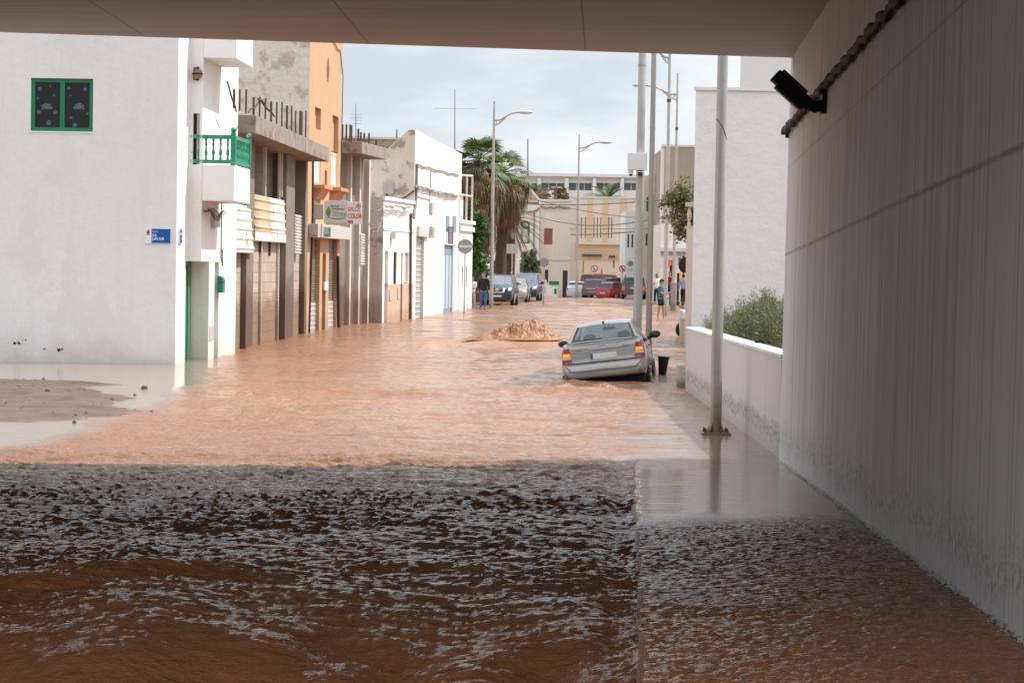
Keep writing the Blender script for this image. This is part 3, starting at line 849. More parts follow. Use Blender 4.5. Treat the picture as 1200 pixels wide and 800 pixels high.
obox(mb, b - ax * 0.05, a, 0.13, 0.17, ax, nn, sd)
mb.build('lamp_housing', M['black_iron'], fl, bevel=0.01)
mb = MB(); obox(mb, b - ax * 0.02 + sd * 0.085, a - ax * 0.08 + sd * 0.085, 0.03, 0.11, ax, nn, sd)
obox(mb, b + ax * 0.05 - sd * 0.085, a - ax * 0.03 - sd * 0.085, 0.022, 0.14, ax, nn, sd)
mb.build('cooling_fin', M['black'], fl)
mb = MB(); mb.tube([b + Vector((0.0, 0, 0.0)), b + Vector((0.10, 0, -0.05)), Vector((0.02, 0, -0.03))], 0.06, 10)
mb.cbox((-0.02, 0, 0.02), (0.06, 0.20, 0.30))
mb.build('mounting_bracket', M['black_iron'], fl)

# ================================================================ low planter wall beyond the underpass
pA = W0 + Vector((0.02, 0.05, 0)); pB = gnd(803, 457)
pl = thing('planter_wall', 'low pale grey retaining wall with white coping and muddy splash marks, beyond the underpass', 'wall', (pA.x, pA.y, 0))
dirp = (pB - pA); Lp = dirp.length; rzp = math.atan2(dirp.y, dirp.x)
pl.rotation_euler = (0, 0, rzp)
zt0 = at(915, 415, pA.y).z; zt1 = at(808, 383, pB.y).z
def prism_wall(mbx, x0, x1, y0, y1, za0, za1, zb):
    mbx.add([(x0, y0, zb), (x1, y0, zb), (x1, y1, zb), (x0, y1, zb), (x0, y0, za0), (x1, y0, za1), (x1, y1, za1), (x0, y1, za0)],
            [(0, 3, 2, 1), (4, 5, 6, 7), (0, 1, 5, 4), (1, 2, 6, 5), (2, 3, 7, 6), (3, 0, 4, 7)])
def planter_mat():
    m, nt, bs, co = base_mat('pale_grey_planter_render')
    c = Vector((0.60, 0.58, 0.59))
    nA = _noise(nt, co, 1.0, 3, 0.7, (5, 5, 0.15))
    out = _mix(nt, _range(nt, nA, 0.48, 0.66, 0, 0.25), tuple(c), tuple(c * 0.78))
    sep = nt.nodes.new('ShaderNodeSeparateXYZ'); nt.links.new(co, sep.inputs[0])
    zz = _math(nt, 'ADD', sep.outputs[2], _math(nt, 'MULTIPLY', _math(nt, 'SUBTRACT', _noise(nt, co, 1.5, 5, 0.6), 0.5), 0.30))
    band = _math(nt, 'MULTIPLY', _range(nt, zz, 0.12, 0.20), _range(nt, zz, 0.44, 0.34))
    sp = _range(nt, _noise(nt, co, 9, 8, 0.85, (1.0, 1.0, 1.5)), 0.44, 0.56, 0, 0.75)
    out = _mix(nt, _math(nt, 'MULTIPLY', band, sp), out, (0.12, 0.085, 0.065))
    low = _range(nt, zz, 0.18, 0.10, 0, 0.6)
    out = _mix(nt, low, out, (0.42, 0.33, 0.27))
    nt.links.new(out, bs.inputs['Base Color']); bs.inputs['Roughness'].default_value = 0.8
    b = nt.nodes.new('ShaderNodeBump'); b.inputs['Strength'].default_value = 0.3; b.inputs['Distance'].default_value = 0.01
    nt.links.new(_noise(nt, co, 30, 5, 0.6), b.inputs['Height']); nt.links.new(b.outputs[0], bs.inputs['Normal'])
    return m
M['planter'] = planter_mat()
mb = MB(); prism_wall(mb, 0.03, Lp, 0, -0.24, zt0 - 0.03, zt1 - 0.03, -0.5)
mb.build('wall_face', M['planter'], pl)
mb = MB(); prism_wall(mb, 0.03, Lp + 0.02, 0.012, -0.27, zt0, zt1, 0); 
mb.v = [(x, y, (z if z > 0.5 else (zt0 - 0.045 if abs(x - 0.03) < 0.1 else zt1 - 0.045))) for x, y, z in mb.v]
mb.build('coping', mat('white_coping', (0.76, 0.76, 0.75), 0.06, 0.7, 3, bump=0.3, patch=((0.42, 0.40, 0.36), 0.1, 3)), pl, bevel=0.006)
mb = MB(); mb.box(0.002, 0.028, 0.005, -0.2, -0.4, zt0 - 0.01); mb.build('expansion_joint', M['black'], pl)
# planted ground behind it
mb = MB()
zs = 0.95
mb.quad((0.2, -0.27, zs), (Lp, -0.27, zs - 0.05), (Lp, -9, zs + 0.1), (0.2, -9, zs + 0.1))
mb.build('soil', mat('dry_planter_soil', (0.16, 0.085, 0.05), 0.3, 0.95, 4, bump=0.8), pl)
# ================================================================ buildings: facade frames laid out from the photograph
class Fac:
    """local x along the facade (p0 -> p1), y into the building, z up; features are read off the photograph onto the facade plane"""
    def __init__(s, p0, p1, zb=0.0):
        s.p0 = Vector((p0[0], p0[1], 0)); s.p1 = Vector((p1[0], p1[1], 0))
        s.d = (s.p1 - s.p0); s.L = s.d.length; s.d.normalize()
        s.rz = math.atan2(s.d.y, s.d.x); s.n = Vector((-s.d.y, s.d.x, 0)); s.zb = zb
    def root(s, name, label, cat, group=None):
        s.o = thing(name, label, cat, (s.p0.x, s.p0.y, 0), s.rz, group); return s.o
    def uv(s, px, py, y=0.0):
        d = ray(px, py); o = Vector((0, 0, CAMH)); q = s.p0 + s.n * y
        t = (q - o).dot(s.n) / d.dot(s.n); p = o + d * t
        return ((p - s.p0).dot(s.d), p.z)
    def side(s, px, py, x=0.0):
        d = ray(px, py); o = Vector((0, 0, CAMH)); q = s.p0 + s.d * x
        t = (q - o).dot(s.d) / d.dot(s.d); p = o + d * t
        return ((p - s.p0).dot(s.n), p.z)
    def rect(s, x0, y0, x1, y1, y=0.0):
        """pixel box -> (u0, u1, z0, z1) using its centre lines"""
        xm, ym = (x0 + x1) / 2, (y0 + y1) / 2
        u0 = s.uv(x0, ym, y)[0]; u1 = s.uv(x1, ym, y)[0]
        z1 = s.uv(xm, y0, y)[1]; z0 = s.uv(xm, y1, y)[1]
        return (min(u0, u1), max(u0, u1), z0, z1)
    def srect(s, x0, y0, x1, y1, x=0.0):
        xm, ym = (x0 + x1) / 2, (y0 + y1) / 2
        u0 = s.side(x0, ym, x)[0]; u1 = s.side(x1, ym, x)[0]
        z1 = s.side(xm, y0, x)[1]; z0 = s.side(xm, y1, x)[1]
        return (min(u0, u1), max(u0, u1), z0, z1)
FR = lambda a, b, d: (a, d, b)          # facade plane
def SD(x0, sgn=1):
    return lambda a, b, d: (x0 + sgn * d, a, b)
def shell(mb, x0, x1, y0, y1, z0, z1, skip=()):
    """closed box with named sides left out (front y0, back y1, left x0, right x1, top)"""
    v = [(x0, y0, z0), (x1, y0, z0), (x1, y1, z0), (x0, y1, z0), (x0, y0, z1), (x1, y0, z1), (x1, y1, z1), (x0, y1, z1)]
    F_ = {'top': (4, 5, 6, 7), 'front': (0, 1, 5, 4), 'right': (1, 2, 6, 5), 'back': (2, 3, 7, 6), 'left': (3, 0, 4, 7)}
    mb.add(v, [f for k, f in F_.items() if k not in skip])
def panel(name, h, m, parent, y=0.12, th=0.03, ax='f', x=0.0, label=None):
    mb = MB()
    if ax == 'f': mb.box(h[0], h[1], y, y + th, h[2], h[3])
    else: mb.box(x + y, x + y + th, h[0], h[1], h[2], h[3])
    o = mb.build(name, m, parent)
    if label: o['label'] = label
    return o
def window(parent, h, fm, gm, y=0.06, fw=0.06, mull=1, trans=0, name='window', ax='f', x=0.0, hbar=None):
    """frame with a pane inside opening h"""
    mb = MB()
    def bx(a0, a1, b0, b1, d0, d1):
        if ax == 'f': mb.box(a0, a1, y + d0, y + d1, b0, b1)
        else: mb.box(x + y + d0, x + y + d1, a0, a1, b0, b1)
    a0, a1, b0, b1 = h
    bx(a0, a0 + fw, b0, b1, 0, 0.06); bx(a1 - fw, a1, b0, b1, 0, 0.06)
    bx(a0 + fw, a1 - fw, b0, b0 + fw, 0, 0.06); bx(a0 + fw, a1 - fw, b1 - fw, b1, 0, 0.06)
    for k in range(mull):
        c = a0 + (a1 - a0) * (k + 1) / (mull + 1)
        bx(c - fw * 0.6, c + fw * 0.6, b0 + fw, b1 - fw, 0.003, 0.057)
    if hbar: bx(a0 + fw, a1 - fw, b0 + (b1 - b0) * hbar - fw / 2, b0 + (b1 - b0) * hbar + fw / 2, 0.006, 0.054)
    w = mb.build(name, fm, parent)
    mb = MB()
    if ax == 'f': mb.box(a0 + fw * 0.5, a1 - fw * 0.5, y + 0.03, y + 0.04, b0 + fw * 0.5, b1 - fw * 0.5)
    else: mb.box(x + y + 0.03, x + y + 0.04, a0 + fw * 0.5, a1 - fw * 0.5, b0 + fw * 0.5, b1 - fw * 0.5)
    p = mb.build('pane', gm, w)
    return w
def corrug(name, u0, u1, z0, z1, m, parent, y=-0.03, amp=0.03, n=8, tilt=0.0):
    """horizontal ribs"""
    mb = MB()
    ns = n * 10
    prof = []
    for i in range(ns + 1):
        t = i / ns
        prof.append((y - tilt * (1 - t) + amp * (0.5 - 0.5 * math.cos(2 * math.pi * t * n)) ** 7 * -1, z0 + (z1 - z0) * t))
    v = [(u0, a, b) for a, b in prof] + [(u1, a, b) for a, b in prof]
    k = len(prof)
    mb.add(v, [(i, k + i, k + i + 1, i + 1) for i in range(k - 1)])
    o = mb.build(name, m, parent, smooth=True)
    sd_ = o.modifiers.new('solid', 'SOLIDIFY'); sd_.thickness = 0.01
    return o

# ---------------------------------------------------------------- 1: white corner house
g0, g1 = gnd(205, 427), gnd(261, 413.7)
f = Fac(g0, g1)
r = f.root('corner_house', 'white two-storey corner house with green window, green balcony and a blue street sign, at left', 'house')
H1 = 8.8
wn_ = f.srect(36, 92, 109, 154)
uD0 = f.uv(217, 365)[0]; uD1 = f.uv(229, 365)[0]; zD = f.uv(222, 306)[1]
uU = f.uv(221.5, 150)[0]
PR = f.side(237, 180, uU)[0]            # how far the later part stands out (negative y)
mb = MB()
mb.wall(SD(0), 0, 10.0, -0.6, H1, [wn_], 0.12)
mb.wall(FR, 0, uD1, -0.6, zD, [(uD0, uD1 - 0.01, -0.6, zD - 0.005)], 0.25)
mb.wall(FR, 0, uU, zD, H1)
# protruding part, with a doorway in the return wall at the balcony and a side door at street level
hb = f.srect(226, 133, 234, 196, uU)
mb.quad((uU, 0, zD), (uD1, 0, zD), (uD1, PR, zD), (uU, PR, zD))
mb.wall(SD(uU), PR, 0, zD, H1, [(hb[0], hb[1], hb[2], hb[3])], 0.12)
mb.wall(SD(uD1), PR, 0, -0.6, zD)
h2 = f.rect(251, 307, 256, 413, PR)
h2 = (h2[0], h2[1], -0.3, h2[3])
ZD = zD
mb.wall(lambda a, b, d: (a, PR + d, b), uD1, f.L, -0.6, ZD, [h2], 0.18)
mb.wall(lambda a, b, d: (a, PR + d, b), uU, f.L, ZD, H1)
mb.quad((f.L, PR, -0.6), (f.L, 10, -0.6), (f.L, 10, H1), (f.L, PR, H1))
mb.poly([(0, 0, H1), (uU, 0, H1), (uU, PR, H1), (f.L, PR, H1), (f.L, 10, H1), (0, 10, H1)])
w = mb.build('wall', M['white_wall'], r)
win = window(r, wn_, M['green'], M['glass_dark'], 0.045, 0.085, 1, ax='s', x=0.0)
win['label'] = 'green double casement window with flower decals on dark glass'
DEC = mat('frosted_decal', (0.10, 0.13, 0.15), 0.1, 0.7)
# pale decals on the panes (flowers and leaves)
mb = MB()
wa0, wa1, wb0, wb1 = wn_
for (fx, fz, sc) in ((0.87, 0.80, 1.0), (0.70, 0.85, .5), (0.90, 0.62, .6), (0.64, 0.68, .6), (0.88, 0.36, 1.0), (0.62, 0.36, 1.0), (0.40, 0.82, .8), (0.14, 0.80, .9), (0.38, 0.68, .5), (0.10, 0.34, .6), (0.36, 0.26, .7), (0.72, 0.16, 1.2), (0.30, 0.12, 1.2)):
    cy, cz_ = wa0 + (wa1 - wa0) * fx, wb0 + (wb1 - wb0) * fz
    mb = MB()
    for k in range(5):
        a = k * 1.257 + fx * 9
        mb.sph((0.069, cy + 0.028 * sc * math.cos(a), cz_ + 0.028 * sc * math.sin(a)), 0.020 * sc, (0.15, 1, 1), 7, 5)
    mb.build('flower_decal', DEC, win)
for (fx, fz, s1) in ((0.75, 0.45, 1), (0.24, 0.46, -1)):
    mb = MB()
    cy, cz_ = wa0 + (wa1 - wa0) * fx, wb0 + (wb1 - wb0) * fz
    for (dy_, dz_, rr_) in ((0, 0, 0.075), (0.07 * s1, 0.03, 0.05), (-0.07 * s1, -0.01, 0.055), (0.02 * s1, 0.06, 0.05), (-0.05 * s1, 0.05, 0.035), (0.10 * s1, -0.03, 0.03)):
        mb.sph((0.071, cy + dy_, cz_ + dz_), rr_, (0.08, 1.1, 0.62), 10, 6)
    mb.build('leaf_decal', DEC, win)
panel('window_sill', (wn_[0] - 0.03, wn_[1] + 0.03, wn_[2] - 0.035, wn_[2] - 0.004), M['white'], r, -0.018, 0.10, 's', 0)
# street door: green leaf with a pale glazed strip
d_ = panel('door', (uD0, uD1 - 0.02, -0.5, zD - 0.01), M['green_door'], r, 0.10, 0.05)
mb = MB(); mb.box(uD0 + 0.25, uD0 + 0.65, 0.085, 0.098, 1.45, zD - 0.25); mb.build('door_glass', M['glass_far'], d_)
mb = MB(); mb.box(uD0 + 0.10, uD0 + 0.16, 0.04, 0.10, 1.0, 1.15); mb.build('handle', M['black'], d_)
mb = MB(); mb.box(uD0 + 0.75, uD0 + 0.80, 0.07, 0.10, -0.4, zD - 0.1); mb.build('door_bar', M['green_door'], d_)
panel('side_door', (h2[0], h2[1], h2[2], h2[3]), mat('pale_grey_door', (0.42, 0.46, 0.43), 0.05, 0.6), r, PR + 0.14, 0.04)
panel('doorway_shade', (hb[0], hb[1], hb[2], hb[3]), M['dark'], r, 0.10, 0.03, 's', uU)  # near-black sheet stands in for the shade inside the open doorway
mb = MB(); mb.box(uU + 0.02, uU + 0.08, hb[0] + 0.0, hb[0] + (hb[1] - hb[0]) * 0.45, hb[2], hb[3]); mb.build('balcony_door_leaf', mat('grey_green_door', (0.35, 0.38, 0.34), 0.1, 0.6), r)
# balconies: outer edge from the photograph
yb = f.side(274.5, 214, uU)[0]
lb = f.uv(293, 215, yb)[0]
zb1 = f.side(248, 193, uU)[1]; zb0 = f.side(248, 235.5, uU)[1]
mb = MB(); mb.box(uU + 0.005, lb, yb, PR - 0.002, zb0, zb1)
mb.box(uU + 0.005, uU + 0.16, PR - 0.002, -0.004, zb0, zb1)
mb.build('balcony_floor', M['white'], r, bevel=0.015)
zt_ = f.side(248, 158, uU)[1]
bal = MB()
def baluster(mbx, x, y, z0, z1):
    h = z1 - z0
    prof = [(0.028, 0), (0.028, 0.10 * h), (0.018, 0.14 * h), (0.040, 0.32 * h), (0.030, 0.45 * h), (0.018, 0.55 * h), (0.018, 0.62 * h), (0.030, 0.72 * h), (0.020, 0.86 * h), (0.028, 0.90 * h), (0.028, h)]
    mbx.lathe([(a, b) for a, b in prof], (x, y, z0), 8)
bal.box(uU + 0.0, uU + 0.07, yb + 0.05, -0.02, zt_ - 0.09, zt_)
bal.box(uU + 0.0, uU + 0.07, yb + 0.05, -0.02, zb1 + 0.03, zb1 + 0.11)
bal.box(uU + 0.0, lb, yb + 0.0, yb + 0.07, zt_ - 0.09, zt_)
bal.box(uU + 0.0, lb, yb + 0.0, yb + 0.07, zb1 + 0.03, zb1 + 0.11)
ra = bal.build('railing', M['green_old'], r, bevel=0.006)
bal = MB()
nb = 6
for k in range(nb):
    y = yb + 0.16 + (-0.06 - yb - 0.16) * k / (nb - 1) 
    baluster(bal, uU + 0.035, y, zb1 + 0.11, zt_ - 0.09)
for k in range(16):
    x = uU + 0.14 + (lb - uU - 0.2) * k / 15
    baluster(bal, x, yb + 0.035, zb1 + 0.11, zt_ - 0.09)
bal.build('baluster_row', M['green_old'], ra, smooth=True)
mb = MB()
for x in (uU + 0.04, lb - 0.06):
    mb = MB(); mb.box(x - 0.05, x + 0.05, yb - 0.02, yb + 0.09, zb1 + 0.0, zt_ + 0.05); mb.sph((x, yb + 0.035, zt_ + 0.11), 0.065, (1, 1, 1), 12, 8)
    mb.build('newel_post', M['green_old'], ra, smooth=True)
yb2 = f.side(277, 60, uU)[0]; lb2 = f.uv(296.5, 60, yb2)[0]; z20 = f.side(248, 68, uU)[1]
mb = MB(); mb.box(uU + 0.005, lb2, yb2, PR - 0.002, z20, z20 + 1.3); mb.box(uU + 0.005, uU + 0.2, PR - 0.002, -0.004, z20, z20 + 1.3)
mb.build('upper_balcony', M['white'], r, bevel=0.01)
# table top just visible behind the railing
# details on the facade
hm = f.rect(245, 382, 250, 399, PR)
panel('meter_cover', hm, M['box_grey'], r, PR - 0.012, 0.01)
mb = MB()
for (a, b, c_) in ((17, 402, .035), (22, 402, .035), (30, 398, .018), (52, 409, .022), (69, 410, .042), (73, 409, .025)):
    yy, zz = f.side(a, b); mb = MB(); mb.sph((-0.0, yy, zz), c_, (0.25, 1, 0.9), 8, 5)
    mb.v = [(x, y_ + 0.3 * c_ * math.sin(z_ * 90), z_ + 0.3 * c_ * math.sin(y_ * 110)) for x, y_, z_ in mb.v]
    mb.build('plaster_hole', M['dark'], r)
def hang_wires(parent, f_, specs, m=M['cable'] if 'cable' in M else None):
    pass
mb = MB()
p1 = f.uv(262, 243, PR - 0.1); p0 = f.uv(240, 245, PR - 0.1)
for k in range(5):
    pts = [(p0[0] + (p1[0] - p0[0]) * t, PR - 0.05 - 0.03 * k, p0[1] - 0.05 * k * math.sin(math.pi * t) - 0.04 * math.sin(9 * t + k)) for t in np.linspace(0, 1, 12)]
    mb.tube(pts, 0.010, 5)
xw = f.uv(258, 262, PR)
mb.tube([(xw[0], PR - 0.03, xw[1] + 0.5), (xw[0], PR - 0.03, xw[1] - 0.8), (xw[0] + 0.1, PR - 0.05, xw[1] - 1.0), (xw[0] + 0.2, PR - 0.03, xw[1] - 0.6)], 0.014, 5)
mb.build('facade_wiring', M['cable'], r)
hj = f.rect(247, 249, 253, 266, PR)
panel('junction_box', hj, M['box_grey'], r, PR - 0.10, 0.1)

# street name plates
def plate_on_side(px0, py0, px1, py1):
    h = f.srect(px0, py0, px1, py1)
    t = thing('street_sign', 'blue and white street name sign on the shaded wall of the white corner house', 'sign', (0, 0, 0))
    t.matrix_world = f.o.matrix_world if False else (Matrix.Translation(f.p0) @ Matrix.Rotation(f.rz, 4, 'Z'))
    y0, y1, z0, z1 = h; W_ = y1 - y0
    mb = MB(); mb.box(-0.03, -0.004, y0, y1, z0, z1); mb.build('plate', M['sign_white'], t, bevel=0.004)
    mb = MB(); mb.box(-0.034, -0.0305, y0 + 0.01, y1 - W_ * 0.26, z0 + 0.012, z1 - 0.012); mb.build('blue_field', M['sign_blue'], t)
    yc = y1 - W_ * 0.13; zc_ = z0 + (z1 - z0) * 0.72
    mb = MB(); mb.sph((-0.031, yc, zc_), 0.045, (0.12, 0.85, 0.75), 14, 8); mb.build('crest', M['sign_red'], t)
    mb = MB(); mb.sph((-0.031, yc, zc_ + 0.045), 0.034, (0.14, 1, 0.5), 12, 6); mb.build('crest_crown', M['leaf_green'], t)
    mb = MB(); mb.sph((-0.031, yc, zc_ - 0.045), 0.034, (0.14, 1, 0.6), 12, 6); mb.build('crest_base', M['blue_grey'], t)
    # text faces -x : right hand direction for the reader is -y
    def TM(y, z): 
        m_ = Matrix(((0, 0, -1, -0.036), (-1, 0, 0, y), (0, 1, 0, z), (0, 0, 0, 1)))
        return m_
    ys_ = y1 - W_ * 0.285; hh = z1 - z0
    text_obj('CALLE', hh * 0.13, M['sign_white'], t, TM(ys_, z0 + hh * 0.74))
    text_obj('S.S.', hh * 0.24, M['sign_white'], t, TM(ys_, z0 + hh * 0.46), bold=True)
    text_obj('JUAN XXIII', hh * 0.24, M['sign_white'], t, TM(ys_, z0 + hh * 0.23), bold=True, xs=0.66)
    return t
plate_on_side(170, 267.5, 200.5, 285.5)
h = f.rect(209.0, 268, 212, 286)
t = thing('street_sign', 'narrow blue street name sign seen edge-on on the sunlit corner strip of the white house', 'sign')
t.matrix_world = Matrix.Translation(f.p0) @ Matrix.Rotation(f.rz, 4, 'Z')
mb = MB(); mb.box(h[0], h[1], -0.03, -0.004, h[2], h[3]); mb.build('plate', M['sign_white'], t)
mb = MB(); mb.box(h[0] + 0.01, h[1] - 0.01, -0.034, -0.0305, h[2] + 0.015, h[3] - 0.015); mb.build('blue_field', M['sign_blue'], t)
text_obj('JUAN XXIII', (h[1] - h[0]) * 0.2, M['sign_white'], t, Matrix(((1, 0, 0, h[0] + 0.03), (0, 0, -1, -0.036), (0, 1, 0, h[2] + 0.2), (0, 0, 0, 1))), xs=0.7)
# wall lamp beside the balcony door
yl, zl = f.side(232, 87, uU)
pw = Matrix.Translation(f.p0) @ Matrix.Rotation(f.rz, 4, 'Z') @ Vector((uU, yl, zl))
t = thing('wall_lamp', 'half-round brown wall lamp on the white return wall above the green balcony', 'lamp', pw, f.rz)
mb = MB(); mb.box(-0.02, -0.002, -0.03, 0.10, -0.14, 0.15); mb.build('back_plate', M['wood'], t)
mb = MB(); mb.lathe([(0.02, -0.12), (0.09, -0.08), (0.11, 0.0), (0.09, 0.08), (0.02, 0.11)], (-0.07, 0.0, 0), 14); mb.build('lamp_shade', mat('amber_glass', (0.30, 0.16, 0.07), 0.2, 0.3), t, smooth=True)
mb = MB(); mb.lathe([(0.118, -0.015), (0.118, 0.015)], (-0.07, 0, 0), 14); mb.cyl((-0.07, 0, -0.16), (-0.07, 0, 0.16), 0.012); mb.build('lamp_cage', M['black_iron'], t)
# mailbox
um, zm = f.uv(260.5, 334, PR - 0.1)
pw = Matrix.Translation(f.p0) @ Matrix.Rotation(f.rz, 4, 'Z') @ Vector((um, PR, zm))
t = thing('mailbox', 'teal green mailbox at the far edge of the white corner house', 'mailbox', pw, f.rz)
mb = MB(); mb.box(-0.16, 0.16, -0.14, -0.004, -0.18, 0.14); mb.prism([(-0.16, -0.14, 0.14), (-0.16, -0.004, 0.14), (-0.16, -0.004, 0.22), (-0.16, -0.10, 0.20)], (0.32, 0, 0))
mb.build('box', M['teal'], t, bevel=0.01)
mb = MB(); mb.box(-0.11, 0.11, -0.15, -0.141, 0.06, 0.085); mb.box(-0.165, -0.161, -0.12, -0.03, 0.05, 0.07); mb.build('slot', M['black'], t)

# ---------------------------------------------------------------- 2: unfinished block building with a canopy slab and starter bars
g0 = gnd(262, 413.3); g1 = gnd(357, 391)
f = Fac(g0, g1)
r = f.root('unfinished_building', 'unfinished block building with canopy slab and starter bars, right beside the white corner house', 'building')
zc0 = f.uv(266, 158)[1]
ycan = f.side(300, 145, 0.15)[0]
zcb = f.side(285, 156, 0.15)[1]; zct = f.side(285, 133.5, 0.15)[1]
ucan = f.uv(385.5, 165, ycan)[0]
BH = zcb
mb = MB()
ua = f.uv(286, 350)[0]; ub = f.uv(294.5, 350)[0]; uc = f.uv(331, 350)[0]; ud = f.uv(341, 350)[0]; ue = f.uv(355, 330)[0]
zsh = f.uv(300, 285)[1]; zs1 = f.uv(278, 296)[1]
mb.box(0.02, ua, 0.10, 0.30, -0.6, zs1 + 0.1); mb.box(ub, uc, 0.10, 0.30, -0.6, zsh + 0.1); mb.box(ud, ue, 0.12, 0.3, -0.6, f.uv(348, 296)[1])
mb.build('block_infill', M['block'], r)
mb = MB()
mb.box(0.02, f.L - 0.02, 0.32, 9, -0.6, BH)
mb.build('rear_block_wall', M['block_grey'], r)
def pillar(u0, u1, y0, y1, z0, z1, m, nm='pillar', par=None):
    mb = MB(); mb.box(u0, u1, y0, y1, z0, z1); return mb.build(nm, m, par or r, bevel=0.01)
pillar(ua + 0.02, ub - 0.02, -0.05, 0.45, -0.6, BH, M['pillar'])
pillar(uc + 0.02, ud - 0.02, -0.08, 0.45, -0.6, BH, M['pillar'])
pillar(ue, f.L - 0.03, -0.05, 0.45, -0.6, BH, M['pillar'])
for px in (308, 328, 333.5, 344.5, 357.5):
    u = f.uv(px, 300)[0]; pillar(u - 0.05, u + 0.05, 0.02, 0.095 if px not in (328,) else 0.094, -0.6, BH if px > 320 else f.uv(px, 283)[1], M['cream_post'], 'post')
for px in (313, 332.2):
    u = f.uv(px, 190)[0]; pillar(u - 0.06, u + 0.06, 0.02, 0.12, f.uv(px, 231)[1], BH, M['cream_post'], 'post')
u0, u1 = f.uv(263, 265)[0], f.uv(291, 265)[0]
o = corrug('metal_sheet', u0, u1, f.uv(275, 296)[1], f.uv(275, 239)[1], M['sheet'], r, -0.04, 0.04, 5, 0.12)
um_ = f.uv(313.5, 255)[0]
u0, u1 = f.uv(295.5, 255)[0], f.uv(332, 255)[0]
za, zb_ = f.uv(313, 283)[1], f.uv(313, 231)[1]
o = corrug('metal_sheet', u0, um_, za + 0.25, zb_, M['sheet_tan'], r, -0.02, 0.035, 4, 0.05); o['label'] = 'tan half of the ribbed metal sheet'
o = corrug('metal_sheet', um_ + 0.01, u1, za + 0.25, zb_, M['sheet'], r, -0.02, 0.035, 4, 0.05)
panel('metal_sheet', (u0, u1, za, za + 0.24), M['sheet'], r, -0.09, 0.02)
h = f.rect(344.5, 252, 352, 298)
corrug('metal_sheet', h[0], h[1], h[2], h[3], M['sheet'], r, -0.02, 0.05, 13)
for px, y0_, y1_ in ((307.5, 278, 296), (318.5, 283, 300)):
    u, z0_ = f.uv(px, y1_); z1_ = f.uv(px, y0_)[1]; pillar(u - 0.04, u + 0.04, 0.03, 0.09, z0_, z1_, M['rust'], 'rust_streak_plate')
mb = MB(); mb.box(0.1, ucan, ycan, 0.5, zcb, zct - 0.03); mb.box(0.1, ucan, 0.5, 9, zcb + 0.002, zct - 0.05)
cs = mb.build('canopy_slab', M['concrete_slab'], r, bevel=0.01)
k = 0
for px, yt in ((274.5, 105), (281, 105), (288.5, 105), (297.5, 114), (304.5, 114), (311, 115), (318, 119), (324.5, 120), (330.5, 120), (336.5, 124), (342, 124), (346.5, 130), (352, 130), (354, 131), (358.5, 130)):
    yy = ycan + 0.35 + 0.25 * ((k * 7) % 3) / 2 if px > 296 else ycan + 0.12
    u, zt2 = f.uv(px, yt, yy)
    mb = MB(); mb.cyl((u, yy, zct - 0.05), (u + 0.02 * ((k % 3) - 1), yy, zt2), 0.024 if k % 3 else 0.032, n=6)
    mb.build('starter_bar', M['rust'], r)
    k += 1
mb = MB()
def hangc(mbx, f_, pix, y, r_=0.022, sag=0):
    pts = []
    for i in range(len(pix) - 1):
        a = f_.uv(*pix[i], y); b = f_.uv(*pix[i + 1], y)
        for t in np.linspace(0, 1, 7)[:-1]:
            pts.append((a[0] + (b[0] - a[0]) * t, y, a[1] + (b[1] - a[1]) * t - sag * math.sin(math.pi * t) + 0.03 * math.sin(i * 7.3 + t * 9)))
    e_ = f_.uv(*pix[-1], y); pts.append((e_[0], y, e_[1]))
    mbx.tube(pts, r_, 6)
hangc(mb, f, [(266, 96), (277, 131)], ycan + 0.05, 0.02); hangc(mb, f, [(266, 96), (265, 165)], ycan + 0.5, 0.025)
hangc(mb, f, [(291, 132), (306, 118), (321, 136)], ycan + 0.1, 0.022); hangc(mb, f, [(302, 116), (322, 137)], ycan + 0.08, 0.02)
mb.build('loose_cable', M['cable'], r)

# ---------------------------------------------------------------- 3: tall orange-fronted building
g0 = gnd(358.5, 390.5); g1 = gnd(396.5, 383.7)
f = Fac(g0, g1)
r = f.root('orange_building', 'tall building with narrow orange front and rough cream side wall, shop sign on its front', 'building')
H3 = 11.0
hs = [f.rect(369, 126.5, 376, 152), f.rect(389.5, 136, 396.5, 177)]
ws = [f.rect(368.5, 172, 375.5, 214), f.rect(388, 178, 395, 217)]
gs = [f.rect(363.5, 280, 374.5, 388), f.rect(385, 280, 395, 386)]
gs = [(a, b, -0.3, d) for a, b, c, d in gs]
sl_ = f.rect(380.5, 200, 383, 226)
leafz = f.rect(382.5, 67.5, 386, 97)
dz = f.rect(377.5, 297, 381.5, 380); dz = (dz[0], dz[1], -0.3, dz[3])
hs[1] = (hs[1][0], hs[1][1], ws[1][3] - 0.02 + 0.02, hs[1][3])
holes = hs + ws + gs + [sl_, dz]
mb = MB()
mb.wall(FR, 0, f.L, -0.6, H3, holes, 0.18)
mb.build('front_wall', M['orange'], r)
mb = MB(); shell(mb, 0, f.L, 0.0, 10, -0.6, H3, ('front',)); 
mb.v = [(x, y + (0.002 if y == 0 else 0), z) for x, y, z in mb.v]
mb.build('side_wall', M['rough_cream'], r)
for h in hs: panel('window_recess', h, M['orange'], r, 0.15, 0.02)
for h in ws:
    w = window(r, h, M['white'], M['sheet'], 0.03, 0.10, 1)
    w['label'] = 'white shuttered window'
panel('slit_window', sl_, M['wood'], r, 0.12, 0.02)
panel('doorway', dz, M['wood'], r, 0.12, 0.02)
mb = MB()
u0, u1, z0, z1 = leafz; n = 12
